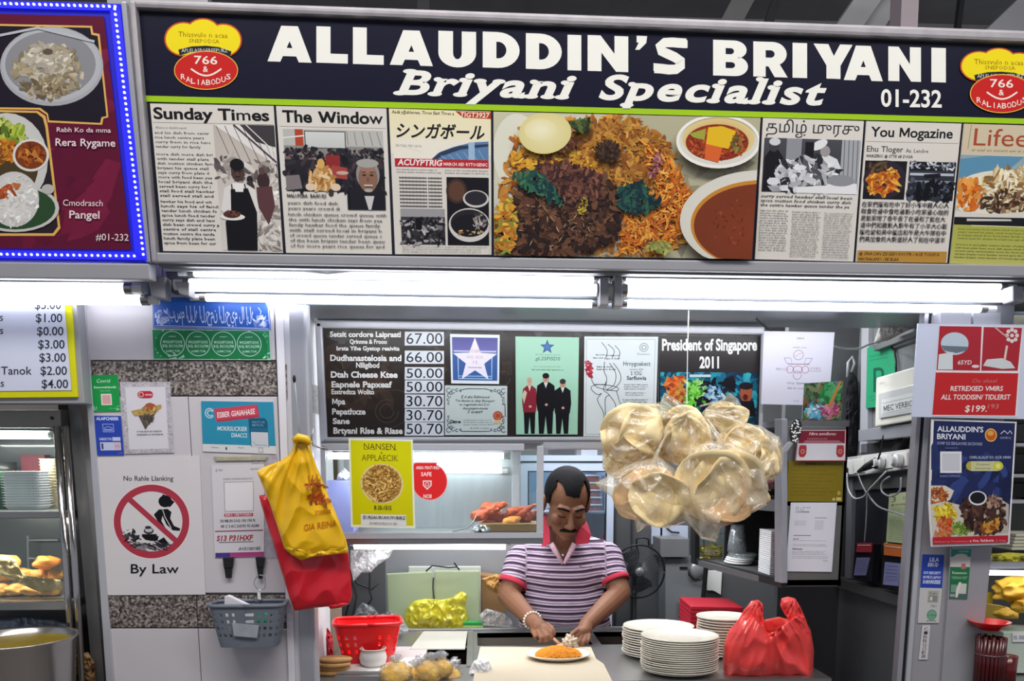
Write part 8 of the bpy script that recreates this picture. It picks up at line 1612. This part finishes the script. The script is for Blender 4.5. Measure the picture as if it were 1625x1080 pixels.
# curry pot
pc = P(24, 1012, 2.34); pt = thing('curry_pot', 'large steel pot of yellow curry at the bottom corner', 'pot', (pc.x, pc.y, pc.z-.30)); r = 88/FPX*2.34
MB().lathe([(0, -.30), (r*.80, -.30), (r*.84, -.28), (r*.97, -.01), (r*1.02, .0), (r*1.02, .004), (r*.95, .0), (r*.93, -.05), (r*.80, -.27), (0, -.28)], pc, 64).build('pot_body', mat('polished_pot', '#b5b2b0', .22, .85, .1, 6, .08, 12, anis=(3, 3, .3)), pt, smooth=True)
MB().lathe([(0, -.012), (r*.95, -.016)], pc, 48).build('curry', mat('yellow_curry', '#8f7a1e', .35, 0, .45, 14, .4, 30), pt, smooth=True)
# ------------------------------------------------------------------ stall beyond the grey pillar
def X(px, Y): return P(px, 900, Y).x
S('wall_far_stall', MB().box((X(1545, 3.2), 3.2, .0), (3.2, 3.24, 2.6)), mat('far_stall_wall', '#6f706a', .45, .1, .3, 6))
t = thing('steel_shelf_unit', 'steel shelf unit with dark boxes in the stall past the grey pillar', 'shelf unit', (X(1600, 3.0), 3.0, 0))
for y in (652, 703, 752, 793): z = P(1600, y, 2.9).z; MB().box((X(1600, 2.9)-.02, 2.88, z-.012), (X(1600, 2.9)+.5, 3.15, z)).build('shelf', M['alulight'], t, bevel=.002)
MB().box((X(1645, 2.9), 2.86, P(1600, 880, 2.9).z), (X(1645, 2.9)+.02, 2.88, P(1600, 640, 2.9).z)).build('upright', M['alu'], t)
for k, (y0, y1) in enumerate([(662, 700), (712, 750), (760, 791)]): tag(MB().box((X(1606, 3.0), 2.95, P(1600, y1, 2.9).z), (X(1606, 3.0)+.3, 3.1, P(1600, y0+6, 2.9).z)).build('dark_box', M['blackgloss'], bevel=.004), ['dark box on the top visible shelf past the pillar', 'dark box on the middle shelf past the pillar', 'dark box on the lower shelf past the pillar'][k], 'box')
z = P(1600, 872, 2.85).z; sh_ = thing('paper_stack', 'stack of whitish papers above the yellow food', 'papers', (X(1625, 2.85), 2.9, z))
for k in range(5): MB().box((X(1600, 2.85)+.003*k, 2.84, z+.012*k), (X(1600, 2.85)+.35, 3.0, z+.012*k+.010)).build('sheet_bundle', mat('offwhite_paper', '#d2cfc0', .7, 0, .08, 20), sh_, bevel=.002)
tag(MB().box((X(1560, 2.8), 2.80, z-.03), (3.0, 3.1, z-.02)).build('glass_shelf', M['steel']), 'steel shelf over the tube lamp past the grey pillar', 'shelf')
crumple([(1560, 880), (1600, 876), (1660, 880), (1660, 892), (1560, 892)], 2.82, 'bright yellow food heap on the shelf past the grey pillar', .03, 80, mat('bright_yellow_heap', '#d8d04a', .5, 0, .1, 20), 'yellow_food', 'food')
t = thing('far_tube_light', 'tube lamp over the fried dough past the grey pillar', 'light', P(1600, 908, 2.75)); MB().tube([P(1556, 908, 2.75), P(1700, 910, 2.75)], .009, 12).build('tube', M['tube2'], t, smooth=True); MB().box((X(1556, 2.76), 2.75, P(1600, 902, 2.75).z), (3.0, 2.79, P(1600, 892, 2.75).z)).build('housing', M['alu'], t)
dm = mat('puffy_yellow_dough', '#e0b23a', .55, 0, .2, 25, .4, 40)
for k, (x, y, rx, ry, lb) in enumerate([(1612, 936, 34, 20, 'big puffy yellow fried dough piece under the far tube lamp'), (1632, 960, 24, 12, 'yellow dough piece below the big puffy one'), (1590, 972, 20, 8, 'flat yellow dough slice near the red bowl')]):
    c = P(x, y, 2.80-.05*k); V, F = remesh(MB().blob(c, (rx/FPX*2.8, .05, ry/FPX*2.8), .3, 10, 4, k+90), .006, 1); o = link_mesh('fried_dough', V, F, dm, smooth=True); tag(o, lb, 'dough', 'fried dough pieces')
t = thing('yellow_box', 'open yellow-brown carton in front of the fried dough', 'box', P(1580, 980, 2.62)); slab(FP(2.68), [(1566, 958), (1596, 962), (1592, 984), (1560, 978)], .03).build('carton', mat('olive_carton', '#a88f3a', .7, 0, .1, 12), t); 
tag(slab(FP(2.84), [(1552, 940), (1576, 940), (1574, 972), (1552, 968)], .05).build('yellow_carton', mat('yellow_carton', '#d8b82a', .6, 0, .08, 12)), 'yellow carton partly hidden by the grey pillar', 'box')
c = P(1570, 992, 2.42); t = thing('red_bowl', 'red plastic bowl standing on the bundle of dark red cups', 'bowl', c); MB().lathe([(0, -.012), (.03, -.012), (.058, .012), (.060, .014), (.056, .014), (.03, -.006), (0, -.006)], c, 32).build('dish', REDP, t, smooth=True)
cm = mat('dark_red_cup', '#4a0f14', .25, 0, .3, 40, coat=.3, anis=(6, 6, .3)); 
t = thing('cutlery_holder', 'dark red ribbed holder under the red bowl', 'holder', P(1568, 1090, 2.42)); cc = P(1568, 1085, 2.42); g = MB()
for k in range(22): a = 2*math.pi*k/22; g.tube([cc+Vector((.036*math.cos(a), .036*math.sin(a), -.02)), cc+Vector((.038*math.cos(a), .038*math.sin(a), .150+.004*math.sin(k*3))) ], .0058, 6)
g.build('stick_bundle', cm, t, smooth=True); MB().lathe([(.042, .095), (.0435, .097), (.042, .099)], cc, 24).build('band', mat('wire_band', '#6a5a5c', .4), t)
c = P(1596, 1085, 2.50); t = thing('red_tumbler', 'short maroon tumbler beside the ribbed holder', 'tumbler', c); MB().lathe([(0, 0), (.026, 0), (.029, .095), (.027, .095), (.0, .088)], c, 28).build('cup', mat('maroon_plastic', '#6a1418', .25, 0, .2, 20, coat=.3), t, smooth=True)
t = thing('glass_tank', 'pale glass container with white label at the picture edge', 'container', P(1620, 1075, 2.66)); slab(FP(2.66), [(1592, 1002), (1680, 1000), (1680, 1068), (1600, 1068)], .12).build('tank', mat('pale_green_glass', '#c4cfc2', .2, 0, .08, 6, coat=.3), t, bevel=.004)
o = slab(FP(2.655), [(1607, 1004), (1660, 1002), (1660, 1018), (1607, 1018)], .002).build('label', M['paper'], t); c = Print(FP(2.655), .001); c.text('IS 003', 1609, 1014, 6, '#7a7c84', w=20, res=2); c.build('label_print', o)
tag(MB().box((X(1548, 2.56), 2.56, .0), (3.0, 3.1, P(1600, 1078, 2.6).z)).build('far_counter', M['steel'], bevel=.003), 'steel counter of the stall past the grey pillar', 'counter')
